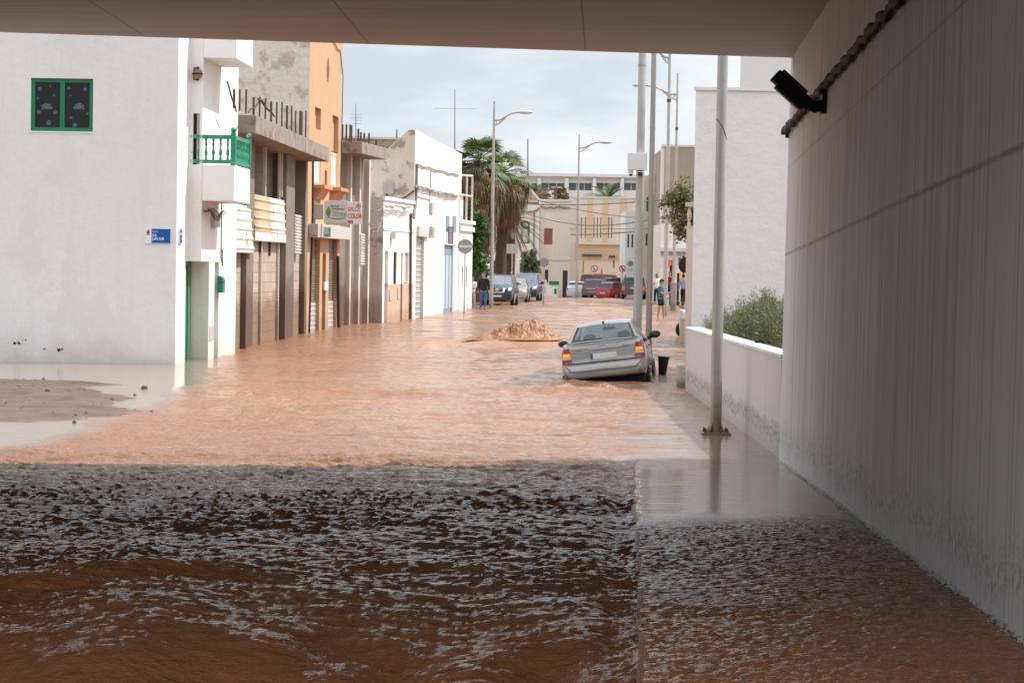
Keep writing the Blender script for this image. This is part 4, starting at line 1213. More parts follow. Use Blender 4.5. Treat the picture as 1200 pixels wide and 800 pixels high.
pts = [((u0 + u1) / 2 + (u1 - u0) / 2 * math.sin(math.pi * i / n) * 0.8, -0.012, z0 + (z1 - z0) * i / n) for i in range(n + 1)] + [((u0 + u1) / 2 - (u1 - u0) / 2 * math.sin(math.pi * i / n) * 0.8, -0.012, z1 - (z1 - z0) * i / n) for i in range(1, n)]
mb.prism(pts, (0, 0.011, 0)); mb.build('leaf_shaped_slit', M['wood'], r)
sillm = mat('terracotta_ledge', (0.50, 0.25, 0.14), 0.1, 0.8)
for h, py in ((ws[0], 219), (ws[1], 222)):
    u0, u1 = h[0] - 0.25, h[1] + 0.25; zt3 = h[2] - 0.10
    mb = MB(); mb.box(u0, u1, -0.38, -0.003, zt3 - 0.12, zt3); mb.prism([(u0 + 0.1, -0.30, zt3 - 0.12), (u0 + 0.1, -0.003, zt3 - 0.12), (u0 + 0.1, -0.003, zt3 - 0.45), (u0 + 0.1, -0.10, zt3 - 0.45)], (u1 - u0 - 0.2, 0, 0))
    mb.build('window_ledge', sillm, r)
for h in gs:
    s_ = corrug('roller_shutter', h[0], h[1], 0.95, h[3], mat('perforated_shutter', (0.20, 0.16, 0.14), 0.25, 0.5, 4), r, 0.14, 0.02, 26)
    s2 = corrug('shutter_base', h[0], h[1], -0.3, 0.95, M['silver_shutter'], r, 0.12, 0.02, 8)
    s2['label'] = 'brighter plain slats at the foot of the shutter'
h = f.rect(365, 265, 408, 280)
bh_ = f.srect(365, 265, 379, 280, -0.3)
mb = MB(); mb.box(0.15, f.L + 0.5, -0.32, -0.003, h[2], h[3]); mb.build('shutter_box', M['box_grey'], r, bevel=0.01)
mb = MB(); mb.box(0.12, 0.148, -0.28, -0.03, h[2] + 0.08, h[3] - 0.08); mb.build('shutter_box_cover', M['silver_shutter'], r)
hm = f.rect(378.5, 330, 382.5, 340); panel('meter_box', hm, M['box_white'], r, -0.06, 0.055)
mb = MB()
for pts_, y_, r_ in (([(367, 180), (366.5, 250), (365, 300), (362.5, 390)], -0.03, 0.03), ([(396, 300), (397, 386)], -0.05, 0.05), ([(391, 50), (399, 62), (402, 90), (400, 180)], -0.03, 0.015)):
    mb = MB(); hangc(mb, f, pts_, y_, r_); mb.build('facade_cable', M['cable'], r)

# projecting shop signs (face the camera)
def world_of(f_, u, y, z): return Matrix.Translation(f_.p0) @ Matrix.Rotation(f_.rz, 4, 'Z') @ Vector((u, y, z))
Ys = world_of(f, 0.9, 0, 0).y
a = at(380, 235, Ys); b = at(407, 262, Ys)
t = thing('shop_sign', 'white projecting lightbox with a green leaf logo and green lettering on the orange building', 'sign', (a.x, Ys, b.z), rad(-2))
W_, H_ = (b.x - a.x), (a.z - b.z)
mb = MB(); mb.box(0, W_, 0, 0.16, 0, H_); mb.build('lightbox', mat('sign_pale_grey', (0.60, 0.61, 0.61), 0.02, 0.4), t, bevel=0.01)
def FT(x, z, y=-0.006): return Matrix(((1, 0, 0, x), (0, 0, -1, y), (0, 1, 0, z), (0, 0, 0, 1)))
mb = MB(); lx, lz = W_ * 0.19, H_ * 0.50; n = 12
pts = []
for i in range(n + 1):
    tt = i / n; pts.append((lx + W_ * 0.10 * math.sin(math.pi * tt) * (1.1 - 0.3 * tt), -0.008, lz - H_ * 0.26 + H_ * 0.52 * tt))
for i in range(1, n):
    tt = 1 - i / n; pts.append((lx - W_ * 0.11 * math.sin(math.pi * tt) * (0.8 + 0.4 * (1 - tt)), -0.008, lz - H_ * 0.26 + H_ * 0.52 * tt))
mb.prism(pts, (0, 0.006, 0))
sw = [(W_ * (0.20 + 0.70 * i / 10), H_ * (0.245 - 0.045 * math.sin(math.pi * i / 10))) for i in range(11)]
mb.prism([(x, -0.008, z + H_ * 0.018 * math.sin(math.pi * i / 10) + 0.004) for i, (x, z) in enumerate(sw)] + [(x, -0.008, z - H_ * 0.02) for x, z in sw[::-1]], (0, 0.006, 0))
mb.build('leaf_logo', M['leaf_green'], t)
text_obj('MODAS', H_ * 0.11, M['leaf_green'], t, FT(W_ * 0.27, H_ * 0.72), bold=True)
text_obj('COMPLEMENTOS', H_ * 0.10, M['leaf_green'], t, FT(W_ * 0.31, H_ * 0.60), bold=True, xs=0.75)
text_obj('Shay', H_ * 0.32, mat('sign_script_grey', (0.30, 0.31, 0.33), 0.02, 0.5), t, FT(W_ * 0.36, H_ * 0.33), xs=1.1)
a = at(407, 236.5, Ys - 0.05); b = at(423.5, 263, Ys - 0.05)
t = thing('shop_sign', 'white sign with red and orange lettering beside the leaf logo lightbox', 'sign', (a.x, Ys - 0.03, b.z), rad(-2))
W_, H_ = (b.x - a.x), (a.z - b.z)
mb = MB(); mb.box(0, W_, 0, 0.06, 0, H_); mb.box(-0.7, 0, 0.08, 0.12, -0.03, 0.04); mb.build('board', M['sign_white'], t, bevel=0.005)
text_obj('EKO', H_ * 0.27, M['sign_orange'], t, FT(W_ * 0.05, H_ * 0.58), bold=True, xs=0.9)
text_obj('COLOR', H_ * 0.30, M['sign_red'], t, FT(W_ * 0.04, H_ * 0.27), bold=True, xs=0.62)
mb = MB(); mb.box(W_ * 0.74, W_ * 0.90, -0.010, -0.001, H_ * 0.56, H_ * 0.80); mb.box(W_ * 0.40, W_ * 0.54, -0.010, -0.001, H_ * 0.86, H_ * 0.96); mb.build('blue_block', mat('sign_pale_blue', (0.35, 0.55, 0.70), 0.05, 0.5), t)
mb = MB(); mb.prism([(W_ * 0.58, -0.012, H_ * 0.80), (W_ * 0.98, -0.012, H_ * 0.80), (W_ * 0.76, -0.012, H_ * 0.97)], (0, 0.008, 0)); mb.build('orange_shape', M['sign_orange'], t)
mb = MB(); mb.box(W_ * 0.04, W_ * 0.42, -0.01, -0.001, H_ * 0.05, H_ * 0.17); mb.build('purple_strip', M['sign_purple'], t)
a = at(388, 280, Ys); 
a0 = at(366, 239, Ys + 0.3); b0_ = at(379, 257, Ys + 0.3)
t = thing('air_conditioner', 'grey metal box behind the leaf logo lightbox on the orange building', 'air conditioner', (a0.x, Ys + 0.35, b0_.z))
W_, H_ = b0_.x - a0.x, a0.z - b0_.z
mb = MB(); mb.box(0, W_, 0, 0.4, 0, H_); mb.build('casing', M['box_grey'], t, bevel=0.02)
mb = MB(); mb.box(0.04, W_ * 0.9, -0.012, -0.001, H_ * 0.1, H_ * 0.16); mb.box(0.04, W_ * 0.9, -0.012, -0.001, H_ * 0.8, H_ * 0.86); mb.build('casing_rib', M['silver_shutter'], t)
# poster on the shutter box
a0 = at(379, 266, Ys - 0.2); b0_ = at(387.5, 278, Ys - 0.2)
t = thing('notice_board', 'pale green notice board under the leaf logo lightbox', 'notice', (a0.x, Ys - 0.2, b0_.z))
W_, H_ = b0_.x - a0.x, a0.z - b0_.z
mb = MB(); mb.box(0, W_, 0, 0.04, 0, H_); mb.build('board', mat('pale_green_board', (0.52, 0.58, 0.48), 0.1, 0.6, 12), t)
mb = MB(); mb.box(W_ * 0.1, W_ * 0.9, -0.008, -0.001, H_ * 0.1, H_ * 0.3); mb.box(W_ * 0.7, W_ * 0.9, -0.008, -0.001, H_ * 0.45, H_ * 0.85); mb.build('print', mat('green_print', (0.15, 0.38, 0.28), 0.2, 0.6, 20), t)
mb = MB(); mb.box(0, W_, -0.008, -0.001, 0.0, H_ * 0.06); mb.build('yellow_edge', M['sign_yellow'], t)

# ---------------------------------------------------------------- 4: second unfinished bay
g0 = gnd(397, 383.6); g1 = gnd(430, 379.8)
f = Fac(g0, g1)
r = f.root('unfinished_building', 'narrow unfinished bay with a canopy slab and starter bars, beyond the orange building', 'building')
ycan = f.side(424.5, 174, 0.1)[0]; zct = f.side(410, 166, 0.1)[1]; zcb = f.side(410, 180, 0.1)[1]
ucan = f.uv(453.5, 182, ycan)[0]
mb = MB(); mb.box(0.02, f.L, 0.5, 8, -0.6, zcb); mb.build('rear_block_wall', M['block_grey'], r)
def pil(px0, px1, m, y0=-0.03, y1=0.45, nm='pillar', zt=None):
    u0, u1 = f.uv(px0, 330)[0], f.uv(px1, 330)[0]
    mb = MB(); mb.box(u0, u1, y0, y1, -0.6, zt or zcb); mb.build(nm, m, r)
mb = MB(); u = [f.uv(p, 330)[0] for p in (398, 409, 412.5, 419.5, 423, 429.5)]
for i in (0, 2, 4): mb.box(u[i] + 0.02, u[i + 1] - 0.02, 0.15, 0.3, -0.6, zcb)
mb.build('stained_panel', M['pillar'], r)
for p in (409.5, 420.2, 431): pil(p, p + 1.6, M['cream_post'], 0.0, 0.3, 'post')
h = f.rect(421.5, 274, 426.5, 311); corrug('metal_sheet', h[0], h[1], h[2], h[3], M['sheet'], r, -0.02, 0.05, 12)
mb = MB(); mb.box(0.05, ucan, ycan, 0.5, zcb, zct); mb.box(0.05, f.L, 0.5, 8, zcb + 0.002, zct - 0.02); mb.build('canopy_slab', M['concrete_slab'], r, bevel=0.01)
for i, (px, yt) in enumerate(((401.5, 146), (406, 146), (410.5, 146), (412, 147), (420, 151), (423, 155), (427, 156), (432.5, 156), (441, 164))):
    u_, zt2 = f.uv(px, yt, ycan + 0.3)
    mb = MB(); mb.cyl((u_, ycan + 0.3, zct - 0.05), (u_, ycan + 0.3, zt2), 0.035, n=6); mb.build('starter_bar', M['rust'], r)
# ---------------------------------------------------------------- 5a: low white house with beige dado
g0 = gnd(447.5, 378.6); g1 = gnd(483, 374.8)
f = Fac(g0, g1)
r = f.root('low_white_house', 'low white house front with beige dado, narrow brown windows and grey weathered side wall', 'house')
z5 = f.uv(465, 236)[1]
hd_ = [f.rect(450.5, 294, 454.5, 379), f.rect(469.5, 296, 471.5, 377)]
hd_ = [(a, b, -0.3, d) for a, b, c, d in hd_]
hw_ = [f.rect(461, 295, 464.8, 333), f.rect(474, 296, 478.5, 331)]
zd = f.uv(465, 333)[1]
mb = MB(); mb.wall(FR, 0, f.L, zd, z5, [(a, b, zd, d) for a, b, c, d in hd_] + [(a, b, zd + 0.002, d) for a, b, c, d in hw_], 0.15)
mb.box(-0.02, f.L, -0.06, 0.05, z5 - 0.01, z5 + 0.12)
u7 = f.uv(465, 270)
mb.box(0.0, f.L, -0.03, 0.0, u7[1] - 0.03, u7[1] + 0.03)
mb.build('front_wall', M['white'], r)
mb = MB(); mb.wall(FR, hd_[0][1], f.L, -0.6, zd, [(hd_[1][0], hd_[1][1], -0.6, zd)], 0.15); mb.build('dado', M['beige'], r)
mb = MB(); mb.wall(FR, 0, hd_[0][1], -0.6, zd, [(hd_[0][0], hd_[0][1] - 0.001, -0.6, zd)], 0.15); mb.build('white_pier', M['white'], r)
ys_ = f.side(430, 300)[0]
mb = MB(); shell(mb, 0, f.L, 0.0, ys_ + 3, -0.6, z5, ('front',)); mb.v = [(x, y + (0.002 if y == 0 else 0), z) for x, y, z in mb.v]
mb.build('side_wall', M['old_render'], r)
panel('door', hd_[0], M['cream_post'], r, 0.12, 0.03); panel('door', hd_[1], M['wood'], r, 0.12, 0.03)
window(r, hw_[0], M['dark_door'], M['glass_dark'], 0.04, 0.05, 3); window(r, hw_[1], M['box_grey'], M['cream_post'], 0.06, 0.06, 1)
for px, y0_, y1_ in ((457, 340, 352), (466.5, 338, 350), (480, 345, 355)):
    panel('meter_cover', f.rect(px - 1, y0_, px + 1, y1_), M['box_grey'], r, -0.03, 0.028)
panel('wall_lantern', f.rect(457.5, 272, 459.5, 280), M['cream_post'], r, -0.2, 0.19)
mb = MB()
for k in range(3):
    hangc(mb, f, [(443, 248), (450, 241), (458, 242 + k), (466, 241), (474, 243 + k), (482, 242)], -0.12 - 0.04 * k, 0.02, 0.0)
hangc(mb, f, [(449, 245), (446, 262), (443, 270), (436, 273)], -0.2, 0.03)
mb.build('cable_bundle', M['grey_cable'], r)
mb = MB(); hangc(mb, f, [(481.5, 250), (481, 378)], -0.06, 0.05); mb.build('drain_pipe', M['rust'], r)
# ---------------------------------------------------------------- 5b: taller white house
g0b = gnd(483.3, 374.8); g1b = gnd(538.5, 363.9)
F5 = Fac(g0b, g1b); f = F5
r = f.root('white_shop_house', 'tall blank white house with grey roller shutter, pale blue door and weathered gable', 'house')
z6 = f.uv(488, 153)[1]
hsd = f.rect(487, 277, 496.5, 373); hsd = (hsd[0], hsd[1], -0.3, hsd[3])
hdb = f.rect(520, 287, 533, 366); hdb = (hdb[0], hdb[1], -0.3, hdb[3])
hw1 = f.rect(522.3, 253, 526.2, 271); hw2 = f.rect(530.2, 253, 534.2, 271)
mb = MB(); mb.wall(FR, 0, f.L, -0.6, z6, [hsd, hdb, hw1, hw2], 0.2)
mb.box(f.uv(487, 229)[0] , f.uv(503, 229)[0], -0.05, -0.002, f.uv(490, 229)[1] - 0.05, f.uv(490, 229)[1] + 0.04)
mb.build('front_wall', M['white'], r)
# gable side: flat then sloping down to the back
ya = f.side(480, 154)[0]; yb_, zb2 = f.side(452, 176)
mb = MB()
prof = [(0.003, -0.6), (0.003, z6), (max(ya, 0.25), z6), (yb_, zb2), (yb_ + 1.5, zb2 - 0.6), (yb_ + 1.5, -0.6)]
mb.poly([(0.0, y, z) for y, z in prof]); mb.poly([(f.L, y, z) for y, z in prof])
for (y0_, q0), (y1_, q1) in zip(prof[1:-1], prof[2:]): mb.quad((0, y0_, q0), (f.L, y0_, q0), (f.L, y1_, q1), (0, y1_, q1))
mb.build('side_wall', M['old_render'], r)
s_ = corrug('roller_shutter', hsd[0], hsd[1], hsd[2], hsd[3], M['shutter'], r, 0.12, 0.03, 17)
h = f.rect(488, 266, 500.5, 277.5); mb = MB(); mb.box(h[0], h[1], -0.12, -0.003, h[2], h[3]); mb.build('shutter_housing', mat('pale_green_grey_metal', (0.50, 0.54, 0.53), 0.05, 0.5), r)
dd = panel('door', hdb, M['blue_door'], r, 0.12, 0.04)
mb = MB(); a0_, a1_ = hdb[0], hdb[1]; w_ = a1_ - a0_
for i in range(3): mb.box(a0_ + w_ * (0.08 + 0.3 * i), a0_ + w_ * (0.30 + 0.3 * i), 0.105, 0.118, 0.2, hdb[3] - 0.5)
mb.build('door_panel', mat('frosted_door_panel', (0.46, 0.56, 0.64), 0.05, 0.4), dd)
panel('door_jamb', (hdb[1] - 0.45 * 0.0 - 0.8, hdb[1], -0.3, hdb[3] - 0.02), mat('pale_jamb', (0.55, 0.60, 0.62), 0.05, 0.6), r, 0.02, 0.09)
for h in (hw1, hw2): panel('window_shutter', h, M['blue_grey'], r, -0.03, 0.05)
mb = MB(); hangc(mb, f, [(488, 193), (503, 197), (520, 201.5), (538, 205.5)], -0.05, 0.028, 0.0)
for k in range(4): hangc(mb, f, [(487, 217 + k), (494, 219 + k), (500, 220 + k * .5), (512, 224), (518, 225.5), (525, 226 + k), (538, 229)], -0.05 - 0.03 * k, 0.02, 0.0)
hangc(mb, f, [(488.5, 192), (487.5, 235), (485, 256)], -0.05, 0.06); hangc(mb, f, [(505, 200), (503.5, 240), (503, 252)], -0.03, 0.02)
mb.build('cable_bundle', M['grey_cable'], r)
panel('meter_cover', f.rect(504, 238, 507, 250), M['box_grey'], r, -0.08, 0.075)
panel('side_hatch', f.rect(503.5, 330, 506, 352), M['pale_grey_wall'], r, -0.015, 0.012)
bx_ = f.side(456, 220)
mb = MB(); mb.box(-0.14, -0.003, bx_[0] - 0.2, bx_[0] + 0.2, bx_[1] - 0.25, bx_[1] + 0.2); mb.build('electric_box', M['steel'], r, bevel=0.02)
mb = MB(); yy0 = f.side(486, 222)[0]
mb.tube([(-0.04, bx_[0] + 0.1, bx_[1] - 0.2), (-0.04, bx_[0] + 0.05, bx_[1] - 0.5), (-0.04, bx_[0] - 0.3, bx_[1] - 0.55), (-0.04, bx_[0] - 0.7, bx_[1] - 0.35), (-0.04, yy0, bx_[1] - 0.1)], 0.03, 6)
mb.build('side_cable', M['rust'], r)
# signs on the front
Yq = world_of(f, f.uv(500, 270)[0], 0, 0).y
a0 = at(501.3, 265.5, Yq); b0_ = at(509.3, 279, Yq)
t = thing('shop_sign', 'small white projecting sign with blue and yellow corners over the roller shutter', 'sign', (a0.x, Yq, b0_.z))
W_, H_ = b0_.x - a0.x, a0.z - b0_.z
mb = MB(); mb.box(0, W_, 0, 0.05, 0, H_); mb.box(-0.12, 0, 0.015, 0.035, H_ * 0.2, H_ * 0.25); mb.build('board', M['sign_white'], t)
mb = MB(); mb.box(W_ * 0.25, W_ * 0.6, -0.008, -0.001, H_ * 0.86, H_ * 0.99); mb.box(W_ * 0.2, W_ * 0.55, -0.008, -0.001, 0.01, H_ * 0.12); mb.build('blue_corner', M['sign_cyan'], t)
mb = MB(); mb.box(W_ * 0.72, W_ * 0.99, -0.008, -0.001, H_ * 0.45, H_ * 0.99); mb.box(W_ * 0.6, W_ * 0.9, -0.008, -0.001, 0.01, H_ * 0.12); mb.build('yellow_corner', M['sign_yellow'], t)
mb = MB(); [mb.box(W_ * 0.1, W_ * 0.66, -0.008, -0.001, H_ * z_, H_ * (z_ + 0.05)) for z_ in (0.28, 0.38, 0.48, 0.60, 0.70)]; mb.build('printed_line', M['sign_purple'], t)
Yq = world_of(f, f.uv(523, 275)[0], 0, 0).y
a0 = at(524.8, 265.5, Yq); b0_ = at(531.2, 286, Yq)
t = thing('shop_sign', 'dark framed vertical projecting sign above the pale blue door', 'sign', (a0.x, Yq, b0_.z))
W_, H_ = b0_.x - a0.x, a0.z - b0_.z
mb = MB(); mb.box(0, W_, 0, 0.16, 0, H_); mb.box(-0.2, 0, 0.06, 0.10, H_ * 0.8, H_ * 0.86); mb.build('case', mat('sign_dark_frame', (0.12, 0.11, 0.12), 0.1, 0.5), t)
mb = MB(); mb.box(W_ * 0.14, W_ * 0.86, -0.010, -0.001, H_ * 0.04, H_ * 0.96); mb.build('face', mat('sign_lilac_face', (0.42, 0.36, 0.42), 0.35, 0.5, 9), t)
# ---------------------------------------------------------------- 6: narrow old white house with pipe pergola
g0 = gnd(537.5, 364.4); g1 = gnd(552.5, 362.8)
f = Fac(g0, g1)
r = f.root('old_white_house', 'narrow old white house with a pipe frame on its roof, before the palms', 'house')
z7 = f.uv(545, 259)[1]
mb = MB(); hn = [f.rect(541, 312, 542.4, 337), f.rect(546, 312, 547.4, 337)]
mb.wall(FR, 0, f.L, -0.6, z7, hn, 0.15); shell(mb, 0, f.L, 0, 7, -0.6, z7, ('front',))
zl_ = f.uv(545, 268)[1]; mb.box(-0.05, f.L + 0.05, -0.10, -0.003, zl_ - 0.12, zl_ + 0.1); mb.box(-0.05, f.L + 0.05, -0.14, -0.003, z7 - 0.14, z7 + 0.03)
mb.build('wall', M['white'], r)
for h in hn: panel('slit_window', h, M['rust'], r, 0.1, 0.03)
mb = MB(); zp = f.uv(545, 205)[1]; zq = f.uv(545, 229)[1]
for u_ in (0.1, f.L * 0.55, f.L - 0.05): mb.cyl((u_, 0.05, z7), (u_, 0.05, zp if u_ != 0.1 else zq), 0.05, n=8)
mb.cyl((0.1, 0.05, zq), (f.L - 0.05, 0.05, zq + 0.02), 0.05, n=8); mb.tube([(0.1, 0.05, zp - 0.35), (0.5, 0.05, zp - 0.05), (f.L - 0.05, 0.05, zp + 0.05)], 0.05, 8)
mb.build('pipe_frame', M['cream_post'], r, smooth=True)
mb = MB(); u0 = 0.2; mb.box(u0, f.L * 0.45, 0.15, 0.2, z7, zq); mb.build('roof_panel', M['pale_grey_wall'], r)
# old brown wall behind canopy
p0 = at(402, 162, 112); p1 = at(470, 161, 112)
f = Fac((p0.x, 112), (p1.x, 112.5))
r = f.root('brown_wall_building', 'old brown-stained building whose flat roofline shows behind the second canopy', 'building')
mb = MB(); shell(mb, 0, f.L, 0, 6, -0.6, p0.z); mb.build('wall', mat('brown_stained_render', (0.36, 0.28, 0.21), 0.2, 0.9, 1.5, patch=((0.20, 0.12, 0.08), 0.4, 1.5)), r)
mb = MB(); mb.box(0, f.L, -0.03, 0.2, p0.z, p0.z + 0.10); mb.build('roof_edge', M['cream_post'], r)
# ================================================================ right side: white building, far right row
def block(name, label, cat, px0, px1, pytop, Y, m, depth=8, skew=0.0, zb=-1.0, group=None, Y1=None):
    a = at(px0, pytop, Y); b = at(px1, pytop, Y1 or Y + skew)
    f = Fac((a.x, a.y), (b.x, b.y)); r = f.root(name, label, cat, group)
    f.H = a.z; f.r = r
    mb = MB(); f.mb = mb; f.m = m; f.depth = depth; f.zb = zb
    return f
def finish(f, holes=(), rev=0.15, nm='wall', sk=0.0):
    mb = MB(); mb.wall(FR, 0, f.L, f.zb, f.H, list(holes), rev)
    m2 = MB(); shell(m2, 0, f.L, 0, f.depth, f.zb, f.H, ('front',)); m2.v = [(x + (sk * y if x < 0.01 else 0), y, z) for x, y, z in m2.v]; mb.add(m2.v, m2.f)
    return mb.build(nm, f.m, f.r)

f = block('white_building', 'big blank white rendered building behind the planter wall, at right', 'building', 815.5, 1120, 105, 44.6, M['white_rough'], 9)
finish(f, sk=0.14)
mb = MB(); mb.box(-0.03, f.L, -0.04, 0.1, f.H - 0.01, f.H + 0.05); mb.build('roof_edge', M['white'], f.r)
f = block('grey_roof_block', 'pale grey ribbed upper block rising behind the big white building', 'building', 868.5, 1100, 40, 58, M['pale_grey_wall'], 6)
finish(f, sk=0.16)
# cream building edge with balustrade and low cream wall
f = block('cream_building', 'narrow cream building edge with a pale balustrade parapet, left of the big white building', 'building', 804.5, 870, 268, 66, M['cream'], 8)
f.m = mat('cream_pink_render', (0.70, 0.64, 0.60), 0.04, 0.9, 0.7, bump=0.15)
hh = f.H; finish(f, sk=0.12)
mb = MB(); z1 = f.uv(809, 237)[1]
mb.box(-0.02, 3, 0.0, 0.3, z1 - 0.12, z1); mb.box(-0.02, 3, 0.0, 0.3, hh, hh + 0.08)
for k in range(10): mb.lathe([(0.05, 0), (0.05, 0.08), (0.03, 0.12), (0.07, 0.3), (0.035, 0.5), (0.05, 0.6), (0.05, z1 - 0.12 - hh - 0.08)], (0.08 + 0.2 * k, 0.13, hh + 0.08), 8)
mb.build('balustrade', M['cream_post'], f.r)
p0 = gnd(796.8, 402); a = at(797.5, 374, p0.y)
t = thing('low_wall', 'low pinkish-cream garden wall at the left foot of the big white building', 'wall', (p0.x, p0.y, 0))
mb = MB(); mb.box(0, 1.6, 0, 0.25, -0.5, a.z); mb.build('wall_face', mat('cream_pink_wall', (0.66, 0.55, 0.49), 0.05, 0.9, 1), t, bevel=0.01)
mb = MB(); mb.box(-0.02, 1.6, -0.02, 0.27, a.z + 0.003, a.z + 0.06); mb.build('coping', M['white'], t)
# mossy block beside the planter wall
p0 = gnd(794.5, 453.5); a = at(795, 427, p0.y); b = at(806, 427, p0.y)
t = thing('concrete_block', 'short pale concrete block with mossy dark base at the far end of the planter wall', 'block', (p0.x, p0.y, 0))
mb = MB(); mb.box(0, 0.24, 0, 0.5, -0.4, a.z); mb.build('block', M['pale_block'], t, bevel=0.03)
# tall grey-brown building behind
f = block('tall_building', 'tall grey-brown stained concrete building with a white corner strip, far right', 'building', 779, 850, 172, 168, mat('stained_grey_brown', (0.40, 0.35, 0.30), 0.2, 0.9, 0.35, streak=0.3, bump=0.2, patch=((0.42, 0.33, 0.25), 0.4, 0.4)), 12)
finish(f)
u = f.uv(775, 200)[0]
mb = MB(); mb.box(u, 0.0, 0.1, 1.0, -0.5, f.H); mb.build('corner_strip', M['white'], f.r)
mb = MB(); mb.box(u - 0.02, f.L, -0.06, 0.1, f.H, f.H + 0.15); mb.build('roof_edge', M['pale_grey_wall'], f.r)
# cream side-on house with green shutters, behind the two big poles
f = block('cream_house', 'cream house with narrow green shutters and an overhanging upper floor, behind the lamp posts', 'house', 754, 773, 206, 182, mat('pale_cream_render', (0.62, 0.58, 0.52), 0.05, 0.9, 0.6, streak=0.1), 9)
hs = [f.rect(757.5, 231, 760.2, 248), f.rect(756.5, 274, 759, 288)]
finish(f, hs)
for h in hs: panel('shutter', h, M['green'], f.r, 0.05, 0.04)
f2 = block('stained_house', 'tall beige house with dark stained lower edge between the lamp posts', 'house', 764, 776, 204, 178, mat('beige_stained', (0.55, 0.48, 0.42), 0.12, 0.9, 0.7, streak=0.3), 9)
z_ = f2.uv(770, 316)[1]
mb = MB(); mb.box(0, f2.L, 0, 9, z_, f2.H); mb.build('upper_floor', f2.m, f2.r)
mb = MB(); mb.box(0.02, f2.L, 0.4, 8.8, -0.6, z_ - 0.002); mb.build('ground_floor', M['white'], f2.r)
mb = MB(); mb.box(0, f2.L + 0.3, -0.05, 0.1, z_ - 0.15, z_ - 0.003); mb.build('dark_edge', M['rust'], f2.r)
mb = MB(); u = f2.uv(772.5, 320)[0]; mb.tube([(u, -0.1, z_ + 3), (u, -0.1, z_ + 0.4), (u + 0.15, -0.15, z_ - 0.1), (u, -0.1, z_ - 0.5)], 0.06, 6); mb.build('downpipe', M['cable'], f2.r)
# white row at the right, beyond the standing people
f = block('white_row_house', 'white house row with dark door openings and small signs behind the people, right', 'house', 774.5, 840, 262, 139, M['white'], 9)
hs = [f.rect(777, 318, 781, 357), f.rect(784.5, 305, 787.5, 357), f.rect(793, 320, 796, 357), f.rect(799, 300, 802, 357)]
hs = [(a, b, -0.2, d) for a, b, c, d in hs]
finish(f, hs)
for h in hs: panel('door', h, M['dark_door'], f.r, 0.1, 0.04)
z_ = f.uv(790, 293)[1]
mb = MB(); mb.box(0, f.L, -0.35, -0.003, z_ - 0.1, z_ + 0.12); mb.build('ledge', M['pale_grey_wall'], f.r)
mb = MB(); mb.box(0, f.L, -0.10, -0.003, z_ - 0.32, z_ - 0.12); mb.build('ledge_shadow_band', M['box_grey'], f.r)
h = f.rect(783, 305, 787, 315)
mb = MB(); mb.disc((h[0], -0.15, (h[2] + h[3]) / 2 + 0.1), 0.22, (0, 1, 0), 0.04); mb.build('round_sign', M['sign_orange'], f.r)
h = f.rect(795, 302, 798, 310); panel('small_sign', h, M['sign_blue'], f.r, -0.12, 0.04)
h = f.rect(796, 318, 800, 326); panel('wall_sign', h, M['sign_yellow'], f.r, -0.12, 0.04)
# round mirror back on the cream building
Pm = at(802.3, 310.5, 68)
t = thing('traffic_mirror', 'round dark back of a traffic mirror at the corner of the cream building', 'mirror', Pm)
mb = MB(); mb.disc((0, 0, 0), 0.20, (-0.3, 1, 0), 0.05, 28); mb.v = [(x * 0.95, y, z * 1.15) for x, y, z in mb.v]; mb.build('mirror_back', mat('dark_red_brown', (0.05, 0.018, 0.016), 0.1, 0.4), t, smooth=True)
mb = MB(); mb.tube([(0, 0.02, 0), (0.1, 0.15, 0), (0.16, 1.9, 0)], 0.025, 6); mb.build('mirror_arm', M['steel'], t)

# ---------------------------------------------------------------- poles
def pole(name, label, px, Y, r0, r1, H, m, cat='lamp post', base=None, z0=-0.3, group=None):
    p = at(px, 400, Y)
    # px is measured at the pole's foot height
    t = thing(name, label, cat, (p.x, Y, 0), 0, group)
    mb = MB(); n = 14
    mb.lathe([(r0 + (r1 - r0) * i / n, z0 + (H - z0) * i / n) for i in range(n + 1)], (0, 0, 0), 20)
    mb.build('pole', m, t, smooth=True)
    return t
def xat(px, py, Y): return at(px, py, Y).x
def lamp_arm(t, x, z, side, L, Y=0, drop=0.25, head=0.75, holes=True):
    """curved bracket arm with a flat lantern"""
    s = side
    mb = MB()
    pts = [(s * 0.02, 0, z - 0.42), (s * L * 0.25, 0, z - 0.40), (s * L * 0.5, 0, z - 0.22), (s * L * 0.75, 0, z - 0.04), (s * L, 0, z)]
    mb.tube(pts, [0.06, 0.055, 0.05, 0.045, 0.04], 8)
    pts = [(s * 0.02, 0, z - 0.72), (s * L * 0.22, 0, z - 0.60), (s * L * 0.5, 0, z - 0.27)]
    mb.tube(pts, [0.035, 0.035, 0.03], 8)
    for k in (0.1, 0.22, 0.34): mb.cyl((s * L * k, 0, z - 0.66 + k * 0.4), (s * L * k, 0, z - 0.40), 0.02, n=6)
    mb.build('arm', M['steel'], t, smooth=True)
    mb = MB(); mb.sph((s * (L + head * 0.45), 0, z + 0.02), head / 2, (1.15, 0.45, 0.20), 18, 10)
    hd_ = mb.build('lantern', M['box_grey'], t, smooth=True)
    mb = MB(); mb.sph((s * (L + head * 0.5), 0, z - 0.04), head / 2 * 0.8, (1.0, 0.4, 0.18), 16, 8); mb.build('lens', M['sign_white'], hd_, smooth=True)

